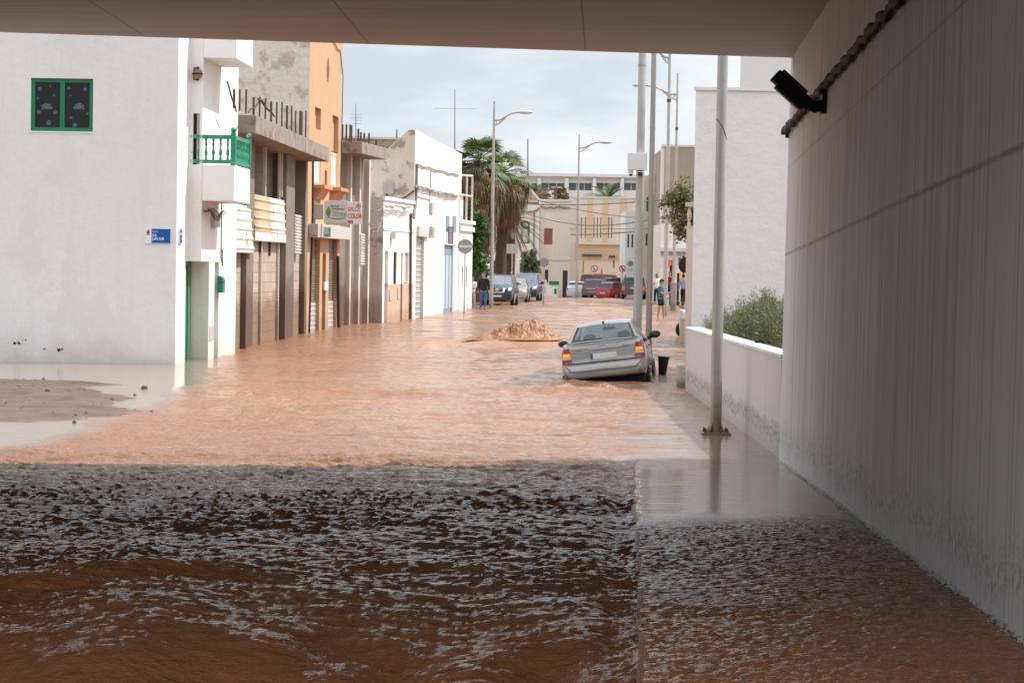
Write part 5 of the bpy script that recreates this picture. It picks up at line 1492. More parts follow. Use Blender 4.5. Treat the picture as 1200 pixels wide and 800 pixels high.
PY = at(838.5, 505, 32.0).y
t = pole('steel_pole', 'tall grey steel pole on a base plate, nearest the camera beside the planter wall', 840.5, 31.9, 0.082, 0.066, 8.5, M['steel'], 'pole')
bpz = gnd(838, 508).z
mb = MB(); mb.box(-0.20, 0.20, -0.17, 0.17, 0.0, 0.025); bp = mb.build('base_plate', M['steel_dark'], t, bevel=0.004)
t.location.x = xat(838.5, 506, 31.9)
for sx, sy in ((-1, 1), (1, -1), (-1, -1), (1, 1)):
    mb = MB(); mb.cyl((sx * 0.15, sy * 0.12, 0.02), (sx * 0.15, sy * 0.12, 0.085), 0.014, n=6); mb.cyl((sx * 0.15, sy * 0.12, 0.027), (sx * 0.15, sy * 0.12, 0.05), 0.026, n=6); mb.build('anchor_bolt', M['rust'], bp)
for k, a in enumerate((45, 135, 225, 315)):
    ca, sa = math.cos(rad(a)), math.sin(rad(a))
    mb = MB(); mb.prism([(ca * 0.078, sa * 0.078, 0.026), (ca * 0.17, sa * 0.17, 0.026), (ca * 0.078, sa * 0.078, 0.16)], (-sa * 0.012, ca * 0.012, 0)); mb.build('gusset', M['steel_dark'], t)
mb = MB(); mb.cyl((0, -0.078, 0.42), (0, -0.092, 0.42), 0.035, n=14); mb.box(-0.03, 0.03, -0.092, -0.078, 0.24, 0.36); mb.build('access_cover', M['steel'], t)
mb = MB(); mb.tube([(-0.072, -0.02, 4.35), (-0.045, -0.058, 4.32), (0.0, -0.073, 4.25), (0.045, -0.058, 4.15), (0.070, -0.02, 4.07)], 0.008, 6); mb.build('shadow_edge', M['rust'], t)  # thin dark tube stands in for the edge of a cast shadow

t = pole('steel_pole', 'thick grey steel pole carrying a white camera box, rising right behind the silver car', 747, 50, 0.100, 0.076, 10, M['steel'], 'pole')
t.location.x = xat(747.2, 372, 50)
z0 = at(746, 200, 50).z; z1 = at(746, 180, 50).z; xo = xat(746.5, 190, 50) - t.location.x; 
cb = MB(); hw_ = 11.5 / 54 
cb.box(xo - hw_, xo + hw_ * 0.85, -0.30, -0.10, z0, z1)
b_ = cb.build('camera_box', M['box_white'], t, bevel=0.01)
mb = MB(); mb.box(xo + hw_ * 0.85, xo + hw_ * 0.92, -0.29, -0.11, z0 + 0.01, z1 - 0.01); mb.box(-0.05, 0.05, -0.10, -0.07, z0, z1); mb.build('box_bracket', M['steel'], b_)
mb = MB(); mb.lathe([(0.055, 0.0), (0.055, -0.06), (0.045, -0.09)], (xo - 0.14, -0.2, z0), 14); c_ = mb.build('dome_camera', M['box_white'], t, smooth=True)
mb = MB(); mb.sph((xo - 0.14, -0.2, z0 - 0.09), 0.042, (1, 1, 1), 12, 8); mb.build('lens', M['black'], c_, smooth=True)
mb = MB(); mb.box(xo + 0.02, xo + 0.13, -0.28, -0.08, z0 - 0.13, z0 - 0.03); c_ = mb.build('box_camera', M['box_white'], t, bevel=0.01)
mb = MB(); mb.cyl((xo + 0.06, -0.285, z0 - 0.085), (xo + 0.06, -0.27, z0 - 0.085), 0.042, n=14); mb.box(xo + 0.01, xo + 0.11, -0.283, -0.281, z0 - 0.128, z0 - 0.045); mb.build('lens', M['black'], c_)
mb = MB(); zc_ = at(752, 77, 50).z; mb.lathe([(0.092, -0.02), (0.092, 0.02)], (0, 0, zc_), 20); mb.build('pole_band', M['steel_dark'], t)

t = pole('steel_pole', 'plain grey steel pole just right of the one with the white camera box', 760, 62, 0.085, 0.062, 10.5, M['steel_dark'], 'pole')
t.location.x = xat(760.3, 390, 62)
zc_ = at(765, 150, 62).z
mb = MB(); mb.lathe([(0.078, -0.02), (0.078, 0.02)], (0, 0, zc_), 20); mb.build('pole_band', M['steel_dark'], t)

t = pole('lamp_post', 'slim steel lamp post behind the man in the blue shirt', 779, 108, 0.115, 0.060, 12.6, M['steel'])
t.location.x = xat(779.3, 365, 108)
lamp_arm(t, 0, 12.5, -1, 0.9)
for py in (118,): 
    zc_ = at(786, py, 108).z; mb = MB(); mb.lathe([(0.10, -0.07), (0.10, 0.07)], (0, 0, zc_), 16); mb.build('pole_band', M['rust'], t)
t = pole('lamp_post', 'slim lamp post with a bracket arm reaching left across the poles, farthest right', 789, 120, 0.105, 0.045, at(794.5, 86, 120).z, M['steel'])
t.location.x = xat(789, 362, 120)
lamp_arm(t, 0, at(790, 103, 120).z + 0.08, -1, 1.55, head=0.8)
zc_ = at(793, 151, 120).z; mb = MB(); mb.lathe([(0.08, -0.07), (0.08, 0.07)], (0, 0, zc_), 16); mb.build('pole_band', M['rust'], t)
mb = MB(); mb.lathe([(0.16, -0.3), (0.16, 1.5), (0.11, 1.6)], (0, 0, 0), 12); mb.build('pole_base', M['steel_dark'], t)

t = pole('lamp_post', 'steel lamp post in front of the shaggy palm, lantern arm to the right', 576, 121, 0.115, 0.055, at(580, 119, 121).z, M['steel'])
t.location.x = xat(575.5, 350, 121)
lamp_arm(t, 0, at(600, 134, 121).z + 0.1, 1, 1.25, head=0.8)
t = pole('lamp_post', 'slender lamp post before the tan building, lantern arm to the right', 676, 168, 0.115, 0.05, at(680, 156, 168).z, M['steel'])
t.location.x = xat(675.5, 349, 168); t.location.z = farz(168)
lamp_arm(t, 0, at(680, 168, 168).z + 0.2, 1, 1.5, head=0.9)

# ---------------------------------------------------------------- far houses across the end of the street
ZF = -0.7
f = block('white_green_house', 'white two-storey house with green window and green fence, right of the palms', 'house', 575, 632.5, 238, 192, M['white'], 9, zb=ZF)
hs = [f.rect(610.3, 259.5, 620.7, 285.5), f.rect(577, 305, 584, 330), f.rect(590, 305, 594, 330), f.rect(609, 308, 617, 325)]
finish(f, hs)
f.r['label'] = 'white two-storey house with a green framed upper window, right of the palms'
window(f.r, hs[0], M['green'], M['cream_post'], 0.05, 0.16, 0, hbar=0.72)
for h in hs[1:]: window(f.r, h, M['green'], M['glass_far'], 0.05, 0.12, 1)
mb = MB()
g_ = [f.uv(612, 213), f.uv(632.5, 236.5), f.uv(632.5, 238), f.uv(578, 238), f.uv(590, 213)]
mb.prism([(u, 0.25, z) for u, z in [f.uv(611.5, 212), f.uv(632, 237), f.uv(575, 237), f.uv(592, 212)]], (0, 0.3, 0)); mb.build('gable', M['tan'], f.r)
a_, b_ = f.uv(611.5, 212), f.uv(632.8, 237)
mb = MB(); mb.prism([(a_[0], 0.18, a_[1] + 0.02), (b_[0], 0.18, b_[1]), (b_[0] + 0.1, 0.18, b_[1] + 0.16), (a_[0] + 0.1, 0.18, a_[1] + 0.2)], (0, 0.45, 0)); mb.build('roof_edge', M['white'], f.r)
mb = MB(); hangc(mb, f, [(602, 247), (615, 248), (628, 247), (632, 243)], -0.1, 0.06, 0.05); mb.build('facade_cable', M['grey_cable'], f.r)
mb = MB(); hangc(mb, f, [(626, 247), (625.5, 300)], -0.08, 0.05); mb.build('drain_pipe', M['grey_cable'], f.r)
fg = f.rect(607, 327, 640, 340)
# green fence and gate in front
Yg_ = 186
a = at(607, 319, Yg_); b = at(634, 319, Yg_)
t = thing('garden_fence', 'bright green garden fence before the white house, behind the parked van', 'fence', (a.x, Yg_, -0.3))
W_ = b.x - a.x; zt_ = at(620, 322, Yg_).z + 0.3
mb = MB(); 
for k in range(22): mb.box(W_ * k / 22, W_ * k / 22 + 0.05, 0, 0.04, 0.8, zt_)
mb.box(0, W_, -0.02, 0.06, zt_ - 0.1, zt_); mb.box(0, W_, -0.02, 0.06, 0.7, 0.85); mb.build('railing', M['green'], t)
mb = MB(); mb.box(0, W_, -0.03, 0.12, -0.5, 0.69); mb.build('fence_base', M['white'], t)

f = block('beige_house', 'narrow beige house with one brown upper shutter and a dark door, end of street', 'house', 632.8, 669.5, 235, 194, M['cream'], 9, zb=ZF)
hs = [f.rect(637.5, 267.5, 647.5, 286.5), f.rect(638.5, 316, 642.5, 331), (lambda h: (h[0], h[1], -0.5, h[3]))(f.rect(659.3, 317, 665, 349))]
finish(f, hs)
p_ = panel('window_shutter', hs[0], M['brown_shutter'], f.r, 0.05, 0.05); p_['label'] = 'closed brown roller shutter'
panel('window', hs[1], M['dark_door'], f.r, 0.08, 0.04); panel('door', hs[2], M['dark_door'], f.r, 0.08, 0.04)
z_ = f.uv(650, 305)[1]
mb = MB(); mb.box(0, f.L, -0.05, -0.003, z_ - 0.05, z_ + 0.06); mb.build('string_course', M['tan_band'], f.r)
mb = MB(); mb.box(-0.05, f.L + 0.05, -0.12, 0.2, f.H - 0.02, f.H + 0.12); mb.build('roof_edge', M['pale_grey_wall'], f.r)
mb = MB(); hangc(mb, f, [(634, 242), (645, 243), (655, 242), (668, 243)], -0.12, 0.07, 0.08); mb.build('cable_bundle', M['grey_cable'], f.r)
# rooftop bits: chimney
a = at(651, 233, 197); t = thing('chimney', 'thin rusty chimney pipe with flat cap on the beige house roof', 'chimney', a)
hh = at(651, 220, 197).z - a.z
mb = MB(); mb.cyl((0, 0, 0), (0, 0, hh), 0.12, n=10); mb.build('pipe', M['rust'], t)
mb = MB(); mb.box(-0.35, 0.45, -0.2, 0.2, hh, hh + 0.08); mb.build('cap', M['cream_post'], t)

# tan building: curved run of three planes
f = block('tan_building', 'long tan and cream building with vertical bands and slit windows across the street end', 'building', 669, 752, 231.5, 204, M['cream'], 10, zb=ZF)
slits = []
for px in (681.3, 686, 696, 700, 704, 713.3, 716.8): slits.append(f.rect(px - 0.6, 254.5, px + 0.7, 279))
hs = slits + [f.rect(682.8, 306, 684.0, 324), f.rect(718.5, 304.5, 720.3, 314), f.rect(713, 323, 715.5, 331)]
finish(f, hs, 0.2)
slm = mat('slit_shade_tan', (0.36, 0.28, 0.20), 0.15, 0.8)
for h in hs: panel('slit_window', h, slm, f.r, 0.12, 0.03)
for (x0, x1) in ((675.5, 677.5), (688.5, 693.5), (706.5, 712), (727, 734)):
    h = f.rect(x0, 232.5, x1, 284); mb = MB(); mb.box(h[0], h[1], -0.06, -0.003, h[2], h[3]); mb.build('tan_band', M['tan_band'], f.r)
z_ = f.uv(700, 284.5)[1]
mb = MB(); mb.box(0.5, f.L, -0.35, -0.003, z_ - 0.15, z_ + 0.05); mb.build('ledge', M['cream'], f.r)
h = f.rect(670, 285.5, 734, 305); mb = MB(); mb.box(h[0] + 0.3, h[1], -0.05, -0.004, h[2], h[3]); mb.build('lower_band', M['tan'], f.r)
h1 = f.rect(682, 298, 705, 300); mb = MB(); mb.box(h1[0], h1[1], -0.4, -0.003, h1[2], h1[3]); mb.build('awning_edge', M['rust'], f.r)
h1 = f.rect(713.5, 299.5, 721, 301.5); mb = MB(); mb.box(h1[0], h1[1], -0.4, -0.003, h1[2], h1[3]); mb.build('awning_edge', M['rust'], f.r)
mb = MB(); h1 = f.rect(728.5, 322, 733, 350); mb.box(h1[0], h1[1], -0.03, -0.002, h1[2], h1[3]); mb.build('door', M['dark_door'], f.r)
mb = MB(); h1 = f.rect(731.5, 256, 734.5, 279); 
for k in range(4): mb.box(h1[0], h1[1], -0.03, -0.002, h1[2] + (h1[3] - h1[2]) * k / 4 + 0.05, h1[2] + (h1[3] - h1[2]) * (k + 1) / 4 - 0.05)
mb.build('ladder_window', M['glass_far'], f.r)
mb = MB(); mb.box(-0.1, f.L, -0.1, 0.3, f.H, f.H + 0.12); mb.build('roof_edge', M['pale_grey_wall'], f.r)

f = block('white_blue_building', 'pale blue-white building with slim dark windows, partly behind the camera pole', 'building', 733.3, 760, 247.5, 185, mat('cool_white_render', (0.72, 0.75, 0.80), 0.03, 0.8, 1), 9, zb=ZF)
hs = [f.rect(735.2, 274.5, 737.4, 290), f.rect(740, 274.5, 742.2, 290)]
finish(f, hs)
for h in hs: panel('window', h, mat('teal_window', (0.02, 0.10, 0.10), 0.1, 0.3), f.r, 0.06, 0.03)
# skyline building
f = block('skyline_building', 'long white flat-roofed building with dark window bands on the skyline', 'building', 600, 790, 206, 262, M['white'], 14, zb=2.0)
hs = []
for (x0, x1) in ((616, 631.5), (632.5, 634), (634.5, 662), (666.3, 694), (698.5, 727), (730.5, 745)):
    pass
bays = [(634, 661.5), (666.3, 694), (698.7, 727), (731, 757)]
bays = [(603, 629.5)] + bays
for (x0, x1) in bays: hs.append(f.rect(x0, 209.5, x1, 212.5))
ws_ = [f.rect(x0, 214.2, x1, 223.5) for x0, x1 in bays]
finish(f, ws_, 0.5)
for h in ws_:
    w = window(f.r, h, M['white'], M['glass_far'], 0.3, 0.05, 2)
for h in hs: panel('recessed_band', h, M['pale_grey_wall'], f.r, -0.02, 0.018)
for (x0, x1) in ((629.8, 633.7), (662, 666), (694.5, 698.3), (727.3, 730.7)):
    h = f.rect(x0, 209, x1, 240); mb = MB(); mb.box(h[0], h[1], -0.5, -0.003, h[2], h[3]); mb.build('buttress', M['white'], f.r)
mb = MB(); mb.box(-0.3, f.L, -0.55, 0.3, f.H, f.H + 0.35); mb.build('roof_edge', M['white'], f.r)
a = at(608, 232, 240)
f = block('white_tower_block', 'slim white stair block showing between the palm and the skyline building', 'building', 603, 611, 184, 236, M['white'], 6, zb=2.0); finish(f)

# ---------------------------------------------------------------- antennas and overhead cables
def antenna(name, label, px, py0, py1, Y, bars, r=0.03):
    a = at(px, py0, Y); b = at(px, py1, Y)
    t = thing(name, label, 'antenna', a)
    mb = MB(); mb.cyl((0, 0, 0), (b.x - a.x, 0, b.z - a.z), r, r * 0.6, 8); mb.build('mast', M['steel_dark'], t)
    if bars:
        mb = MB()
        for dy, hw2 in bars:
            z = at(px, dy, Y).z - a.z; w = hw2 / F * Y
            mb.cyl((-w, 0, z), (w, 0, z), min(r * 0.5, 0.011), n=6)
        mb.build('elements', M['steel_dark'], t)
antenna('tv_antenna', 'small television antenna above the second canopy slab', 417, 166, 122, 108, [(134, 6), (138, 7), (141, 6), (145, 5)])
antenna('radio_antenna', 'tall thin antenna mast on the white gabled house, crossed by one long rod', 533, 175, 105, 112, [(127.5, 25)], 0.035)
antenna('radio_antenna', 'thin antenna mast on the skyline right of the shaggy palm', 618.5, 206, 163, 225, [], 0.10)
antenna('roof_mast', 'short mast on the old brown roof left of the gabled house', 465, 162, 151, 112, [], 0.05)
def wire(label, pts, Y0, Y1, sag=0.3, r=0.03):
    a = at(*pts[0], Y0); b = at(*pts[1], Y1)
    mb = MB(); P = []
    for t in np.linspace(0, 1, 24):
        p = a.lerp(b, t); P.append((p.x, p.y, p.z - sag * math.sin(math.pi * t)))
    mb.tube(P, r, 6)
    tag(mb.build('overhead_cable', M['grey_cable']), label, 'cable', 'cables strung across the end of the street')
wire('topmost overhead cable, nearly level, running to the camera pole and beyond', [(600, 238.5), (800, 232)], 186, 150, 0.25, 0.045)
wire('overhead cable sagging from the white and green house past the tan building', [(600, 226), (812, 257)], 150, 150, 0.5, 0.035)
wire('second sagging overhead cable just above the slit windows', [(600, 245), (812, 246)], 180, 140, 1.1, 0.04)
wire('thin straight overhead cable across the middle of the slit windows', [(668, 268.5), (760, 268)], 190, 180, 0.0, 0.025)
wire('dark overhead cable below the slit windows rising to the camera pole', [(669, 275), (748, 271)], 180, 140, 0.05, 0.05)

# ---------------------------------------------------------------- signs
def signpost(name, label, px, pyc, Y, rpx, pybase, kind, mfront, z0=None, arrow=0):
    c = at(px, pyc, Y); g = at(px, pybase, Y)
    rr = rpx / F * Y
    t = thing(name, label, 'sign', (c.x, Y, g.z))
    zc_ = c.z - g.z
    mb = MB(); mb.cyl((0, 0.05, -0.3), (0, 0.05, zc_ + (rr if kind != 'rect' else 0.2)), 0.035, n=8); mb.build('post', M['steel'], t)
    mb = MB()
    if kind == 'round': mb.disc((0, 0, zc_), rr, (0, 1, 0), 0.03, 28)
    else: mb.box(-rr, rr, -0.02, 0.01, zc_ - rr * 0.85, zc_ + rr * 0.85)
    d = mb.build('disc' if kind == 'round' else 'panel', mfront, t)
    return t, zc_, rr
t, zc_, rr = signpost('road_sign', 'grey back of a round no-entry sign with a flat brace, beside the old white house', 545, 288.7, 104, 8.7, 364, 'round', M['sign_back'])
mb = MB(); mb.box(-rr * 0.75, rr * 0.95, -0.05, -0.016, zc_ - 0.06, zc_ + 0.05); mb.build('brace', M['silver_shutter'], t)
t, zc_, rr = signpost('road_sign', 'grey back of a small round road sign on a thin post right of the van', 638, 307.5, 135, 5.2, 354, 'round', M['sign_back'])
t, zc_, rr = signpost('road_sign', 'pale grey back of a rectangular sign just above the parked pickup', 600.3, 291.5, 132, 6.6, 340, 'rect', M['box_grey'])
for lab, px, Y in (('left one of two red-ringed no-turn signs before the tan building', 696.3, 198), ('red-ringed no-turn sign beside the white logo sign, nearer the camera pole', 729.5, 180)):
    t, zc_, rr = signpost('road_sign', lab, px, 314.7, Y, 4.0, 352, 'round', M['sign_red'])
    t.location.z += 0
    mb = MB(); mb.disc((0, -0.02, zc_), rr * 0.74, (0, 1, 0), 0.02, 24); w_ = mb.build('white_field', M['sign_white'], t)
    mb = MB(); mb.tube([(0.02, -0.034, zc_ - rr * 0.55), (0.03, -0.034, zc_ + rr * 0.1), (-rr * 0.35, -0.034, zc_ + rr * 0.3)], rr * 0.10, 6); mb.build('arrow', M['black'], w_)
    mb = MB(); s_ = rr * 0.62; mb.prism([(-s_, -0.045, zc_ + s_ - 0.03), (-s_ + 0.06, -0.045, zc_ + s_ + 0.03), (s_, -0.045, zc_ - s_ + 0.03), (s_ - 0.06, -0.045, zc_ - s_ - 0.03)], (0, 0.01, 0)); mb.build('red_bar', M['sign_red'], w_)
t, zc_, rr = signpost('road_sign', 'narrow edge-on red sign on a thin post before the tan building', 705.4, 318, 196, 3.2, 352, 'round', M['sign_red'])
t.rotation_euler = (0, 0, rad(72))
# logo sign
c = at(738.3, 312, 176)
t = thing('shop_sign', 'white panel sign with a blue and green round logo, left of the camera pole', 'sign', (c.x, 176, c.z))
W_ = 5.0 / F * 176; H_ = 8.5 / F * 176
mb = MB(); mb.box(-W_, W_, 0, 0.1, -H_, H_); mb.box(-W_ * 0.1, W_ * 0.1, 0.1, 1.2, -0.1, 0.1); mb.build('panel', M['sign_white'], t)
mb = MB(); mb.disc((0, -0.012, H_ * 0.38), W_ * 0.74, (0, 1, 0), 0.016, 24); mb.build('logo_ring', mat('sign_lime', (0.45, 0.60, 0.20), 0.1, 0.5), t)
mb = MB(); mb.disc((W_ * 0.12, -0.03, H_ * 0.42), W_ * 0.52, (0, 1, 0), 0.016, 24); mb.build('logo_disc', mat('sign_blue_logo', (0.10, 0.33, 0.50), 0.2, 0.5, 8), t)
mb = MB(); [mb.box(-W_ * 0.7, W_ * 0.7, -0.008, -0.001, -H_ * z_, -H_ * (z_ - 0.08)) for z_ in (0.35, 0.55, 0.75)]; mb.build('printed_line', M['box_grey'], t)

# white service cabinet & green box by the beige house
Yb = 172
a = at(640.5, 350, Yb); b = at(655, 331, Yb)
t = thing('utility_cabinet', 'low white utility wall with a green lidded box in front of the beige house', 'cabinet', (a.x, Yb, a.z))
W_ = b.x - a.x; H_ = b.z - a.z
mb = MB(); mb.box(0, W_ * 0.92, 0, 0.4, -0.4, H_ * 0.85); mb.box(-0.35, -0.02, 0, 0.4, -0.4, H_ * 1.15); mb.build('wall_body', M['white'], t)
mb = MB(); mb.box(W_ * 0.2, W_ * 1.0, -0.08, 0.45, H_ * 0.86, H_ * 1.08); mb.build('green_lid', M['green'], t)
mb = MB(); mb.box(W_ * 0.62, W_ * 0.82, -0.04, -0.003, H_ * 0.3, H_ * 0.62); mb.build('green_label', M['green'], t)
mb = MB(); mb.box(-0.27, -0.1, -0.03, -0.003, H_ * 0.35, H_ * 0.75); mb.build('meter_door', M['box_grey'], t)

# ================================================================ vegetation
M['palm_green'] = leaf_mat('palm_leaf', (0.085, 0.12, 0.035), (0.17, 0.20, 0.065), 1.0)
M['palm_dead'] = leaf_mat('dead_palm_leaf', (0.17, 0.095, 0.055), (0.28, 0.17, 0.10), 1.0)
M['palm_dead2'] = leaf_mat('pale_dead_palm_leaf', (0.26, 0.155, 0.095), (0.36, 0.24, 0.16), 1.0)
M['trunk'] = mat('palm_trunk', (0.10, 0.065, 0.045), 0.3, 0.9, 3, bump=1.0)
M['bark'] = mat('bark', (0.12, 0.09, 0.065), 0.3, 0.9, 3, bump=0.6)
def fan_leaf(mb, base, d, L, droop, spread, n, wleaf):
    """palmate leaf: petiole then pointed leaflets"""
    d = Vector(d).normalized(); up = Vector((0, 0, 1))
    side = d.cross(up); side = side.normalized() if side.length > 0.05 else Vector((1, 0, 0))
    nrm = side.cross(d).normalized()
    pet = L * 0.45
    c = Vector(base) + d * pet - up * droop * pet * 0.3
    mb.tube([base, Vector(base) + d * pet * 0.5 - up * droop * pet * 0.06, c], [0.03, 0.022, 0.015], 4)
    for k in range(n):
        a = (k / (n - 1) - 0.5) * spread
        dd = (d * math.cos(a) + side * math.sin(a)).normalized()
        l = L * 0.62 * (1 - 0.25 * abs(a) / spread * 2) * random.uniform(0.88, 1.08)
        m1 = c + dd * l * 0.55 - up * droop * l * 0.12 + nrm * random.uniform(-0.03, 0.03)
        tip = c + dd * l - up * (droop * l * 0.55 + random.uniform(0, 0.1) * l)
        w = side * math.cos(a) * wleaf - d * math.sin(a) * wleaf
        mb.add([c, m1 - w + nrm * 0.02, tip, m1 + w], [(0, 1, 2, 3)])
def hang_leaf(mb, c0, ang, L, out, w):
    """old frond hanging against the trunk"""
    d = Vector((math.cos(ang), math.sin(ang), 0)); s = Vector((-d.y, d.x, 0))
    p0 = Vector(c0); p1 = p0 + d * out - Vector((0, 0, L * 0.25))
    mb.tube([p0, p1], [0.025, 0.015], 3)
    for k in range(9):
        a = random.uniform(-0.45, 0.45)
        q = p1 + d * random.uniform(-0.1, 0.25) + s * a * L * 0.45
        tip = q - Vector((0, 0, L * random.uniform(0.5, 0.9))) + d * random.uniform(-0.25, 0.1) + s * a * 0.15
        mid = (p1 + q + tip) / 3 + d * random.uniform(0.0, 0.12)
        ww = s * w * random.uniform(0.6, 1.2)
        mb.add([p1, mid - ww, tip, mid + ww], [(0, 1, 2, 3)])
def shaggy_palm(label, px, Y, pytop, pyskirt0, R, seed, base=-0.2):
    random.seed(seed)
    p = at(px, 360, Y); H = at(px, pytop, Y).z
    t = thing('palm_tree', label, 'palm tree', (p.x, Y, base), 0, 'palm trees beyond the parked pickup')
    H -= base
    mb = MB(); pts = [(0.12 * math.sin(z * 0.3 + seed), 0, z) for z in np.linspace(-0.2, H - 1.8, 16)]
    mb.tube(pts, [0.42 - 0.012 * i + 0.03 * (i % 2) for i in range(16)], 12); mb.build('trunk', M['trunk'], t, smooth=True)
    top = Vector((pts[-1][0], 0, H - 1.7))
    mb = MB()
    for k in range(54):
        az = random.uniform(0, 6.28); el = random.uniform(-0.75, 1.15)
        d = (math.cos(az) * math.cos(el), math.sin(az) * math.cos(el), math.sin(el))
        fan_leaf(mb, top + Vector((0, 0, 0.2 * el)), d, R * random.uniform(0.85, 1.12), 0.55, 2.5, 16, 0.045)
    mb.build('crown', M['palm_green'], t)
    zs = at(px, pyskirt0, Y).z - base
    mb = MB(); mb2 = MB(); mb3 = MB()
    for k in range(640):
        tt = random.random() ** 0.8
        z = top.z - 0.1 - (top.z - zs) * tt
        az = random.uniform(0, 6.28)
        rad_ = (R * 0.68) * (1 - 0.66 * tt) * random.uniform(0.45, 1.1)
        w_ = mb if random.random() < 0.6 + 0.35 * tt else mb2
        if tt < 0.55 and random.random() < 0.25: w_ = mb3
        hang_leaf(w_, (top.x + math.cos(az) * 0.25, math.sin(az) * 0.25, z), az, random.uniform(1.0, 2.0), rad_, 0.035)
    mb.build('dead_fronds', M['palm_dead'], t); mb2.build('pale_dead_fronds', M['palm_dead2'], t); mb3.build('drooping_fronds', M['palm_green'], t)
    return t
shaggy_palm('left palm of the shaggy pair, green crown over a tall brown skirt', 561, 138, 155, 262, 2.0, 3)
shaggy_palm('right palm of the shaggy pair, broad brown skirt beside the white house', 587, 141, 170, 236, 1.95, 5)
def feather_leaf(mb, base, az, el, L, droop, n=22, wl=0.05, ll=0.42):
    d = Vector((math.cos(az) * math.cos(el), math.sin(az) * math.cos(el), math.sin(el)))
    side = Vector((-math.sin(az), math.cos(az), 0))
    P = []
    for i in range(n + 1):
        t = i / n
        P.append(Vector(base) + d * L * t - Vector((0, 0, droop * L * t * t)))
    mb.tube(P[::2], [0.03 * (1 - 0.8 * i / len(P[::2])) + 0.006 for i in range(len(P[::2]))], 4)
    for i in range(3, n):
        t = i / n; tg = (P[i + 1] - P[i]).normalized()
        for s in (-1, 1):
            l = ll * L * 0.4 * math.sin(math.pi * min(1, t * 0.9 + 0.12)) + 0.1
            dd = (side * s * 0.8 + tg * 0.75 - Vector((0, 0, 0.18))).normalized()
            w = tg * wl
            q = P[i]; mb.add([q - w * 0.5, q + w * 0.5, q + dd * l * 0.6 + w * 0.4, q + dd * l, q + dd * l * 0.6 - w * 0.4], [(0, 1, 2, 3, 4)])
def date_palm(label, px, pyc, Y, R, n, seed, zbase=0, group=None, el0=-0.5, dead=False):
    random.seed(seed); p = at(px, pyc, Y)
    t = thing('palm_tree', label, 'palm tree', (p.x, Y, zbase), 0, 'palm trees beyond the parked pickup')
    h = p.z - zbase
    mb = MB(); mb.tube([(0, 0, -0.3), (0.05, 0, h * 0.5), (0, 0, h)], [0.35, 0.30, 0.32], 12); mb.build('trunk', M['trunk'], t, smooth=True)
    mb = MB(); mb2 = MB()
    for k in range(n):
        az = random.uniform(0, 6.28); el = random.uniform(el0, 1.25)
        feather_leaf(mb if not (dead and random.random() < 0.35) else mb2, (0, 0, h), az, el, R * random.uniform(0.8, 1.1), 0.42, 22, 0.06)
    mb.build('crown', M['palm_green'], t)
    if dead: mb2.build('dead_fronds', M['palm_dead'], t)
date_palm('date palm with arching fronds hanging over the white house, under the shaggy palms', 598, 258, 147, 2.4, 38, 9, dead=True, el0=-1.1)
date_palm('spiky palm crown behind the beige house roof, left of the chimney', 627, 236, 212, 3.3, 50, 10, zbase=3)
date_palm('spiky palm crown behind the tan building roof', 712, 234, 216, 3.0, 50, 11, zbase=3)
def leafy(name, label, cat, loc, blobs, n, size, m, group=None, trunk=None, twig=0.0, thin=False, seed=1):
    """foliage as leaf-sized faces in uneven clumps round limbs; blobs = (x, y, z, r)"""
    random.seed(seed)
    t = thing(name, label, cat, loc, 0, group)
    mb = MB()
    tot = sum(b[3] ** 2 for b in blobs)
    for b in blobs:
        cl = [(b[0] + random.gauss(0, b[3] * 0.5), b[1] + random.gauss(0, b[3] * 0.5), b[2] + random.gauss(0, b[3] * 0.45)) for _ in range(9)]
        for k in range(int(n * b[3] ** 2 / tot)):
            c = random.choice(cl); s_ = b[3] * 0.27
            p = Vector((c[0] + random.gauss(0, s_), c[1] + random.gauss(0, s_), c[2] + random.gauss(0, s_)))
            d = Vector((random.gauss(0, 1), random.gauss(0, 1), random.gauss(0, 0.8) + (1.0 if thin else -0.1))).normalized()
            w = d.orthogonal().normalized(); w.rotate(Matrix.Rotation(random.uniform(0, 6.28), 3, d))
            L = size * random.uniform(0.6, 1.4); ww = w * L * (0.10 if thin else 0.30)
            mb.add([p, p + d * L * 0.5 + ww, p + d * L, p + d * L * 0.5 - ww], [(0, 1, 2, 3)])
    mb.build('foliage', m, t)
    if trunk:
        mb = MB()
        for pts, r0 in trunk: mb.tube(pts, [r0 * (1 - 0.7 * i / (len(pts) - 1)) for i in range(len(pts))], 7)
        mb.build('trunk', M['bark'], t, smooth=True)
    return t
M['leaf_olive'] = leaf_mat('olive_leaf', (0.10, 0.145, 0.04), (0.24, 0.22, 0.09), 0.9)
M['leaf_mid'] = leaf_mat('fresh_green_leaf', (0.05, 0.13, 0.03), (0.11, 0.21, 0.05), 1.2)
M['leaf_grey'] = leaf_mat('grey_green_leaf', (0.07, 0.11, 0.06), (0.15, 0.18, 0.10), 1.2)
M['bush'] = leaf_mat('feathery_bush', (0.05, 0.085, 0.022), (0.17, 0.16, 0.06), 3.0)
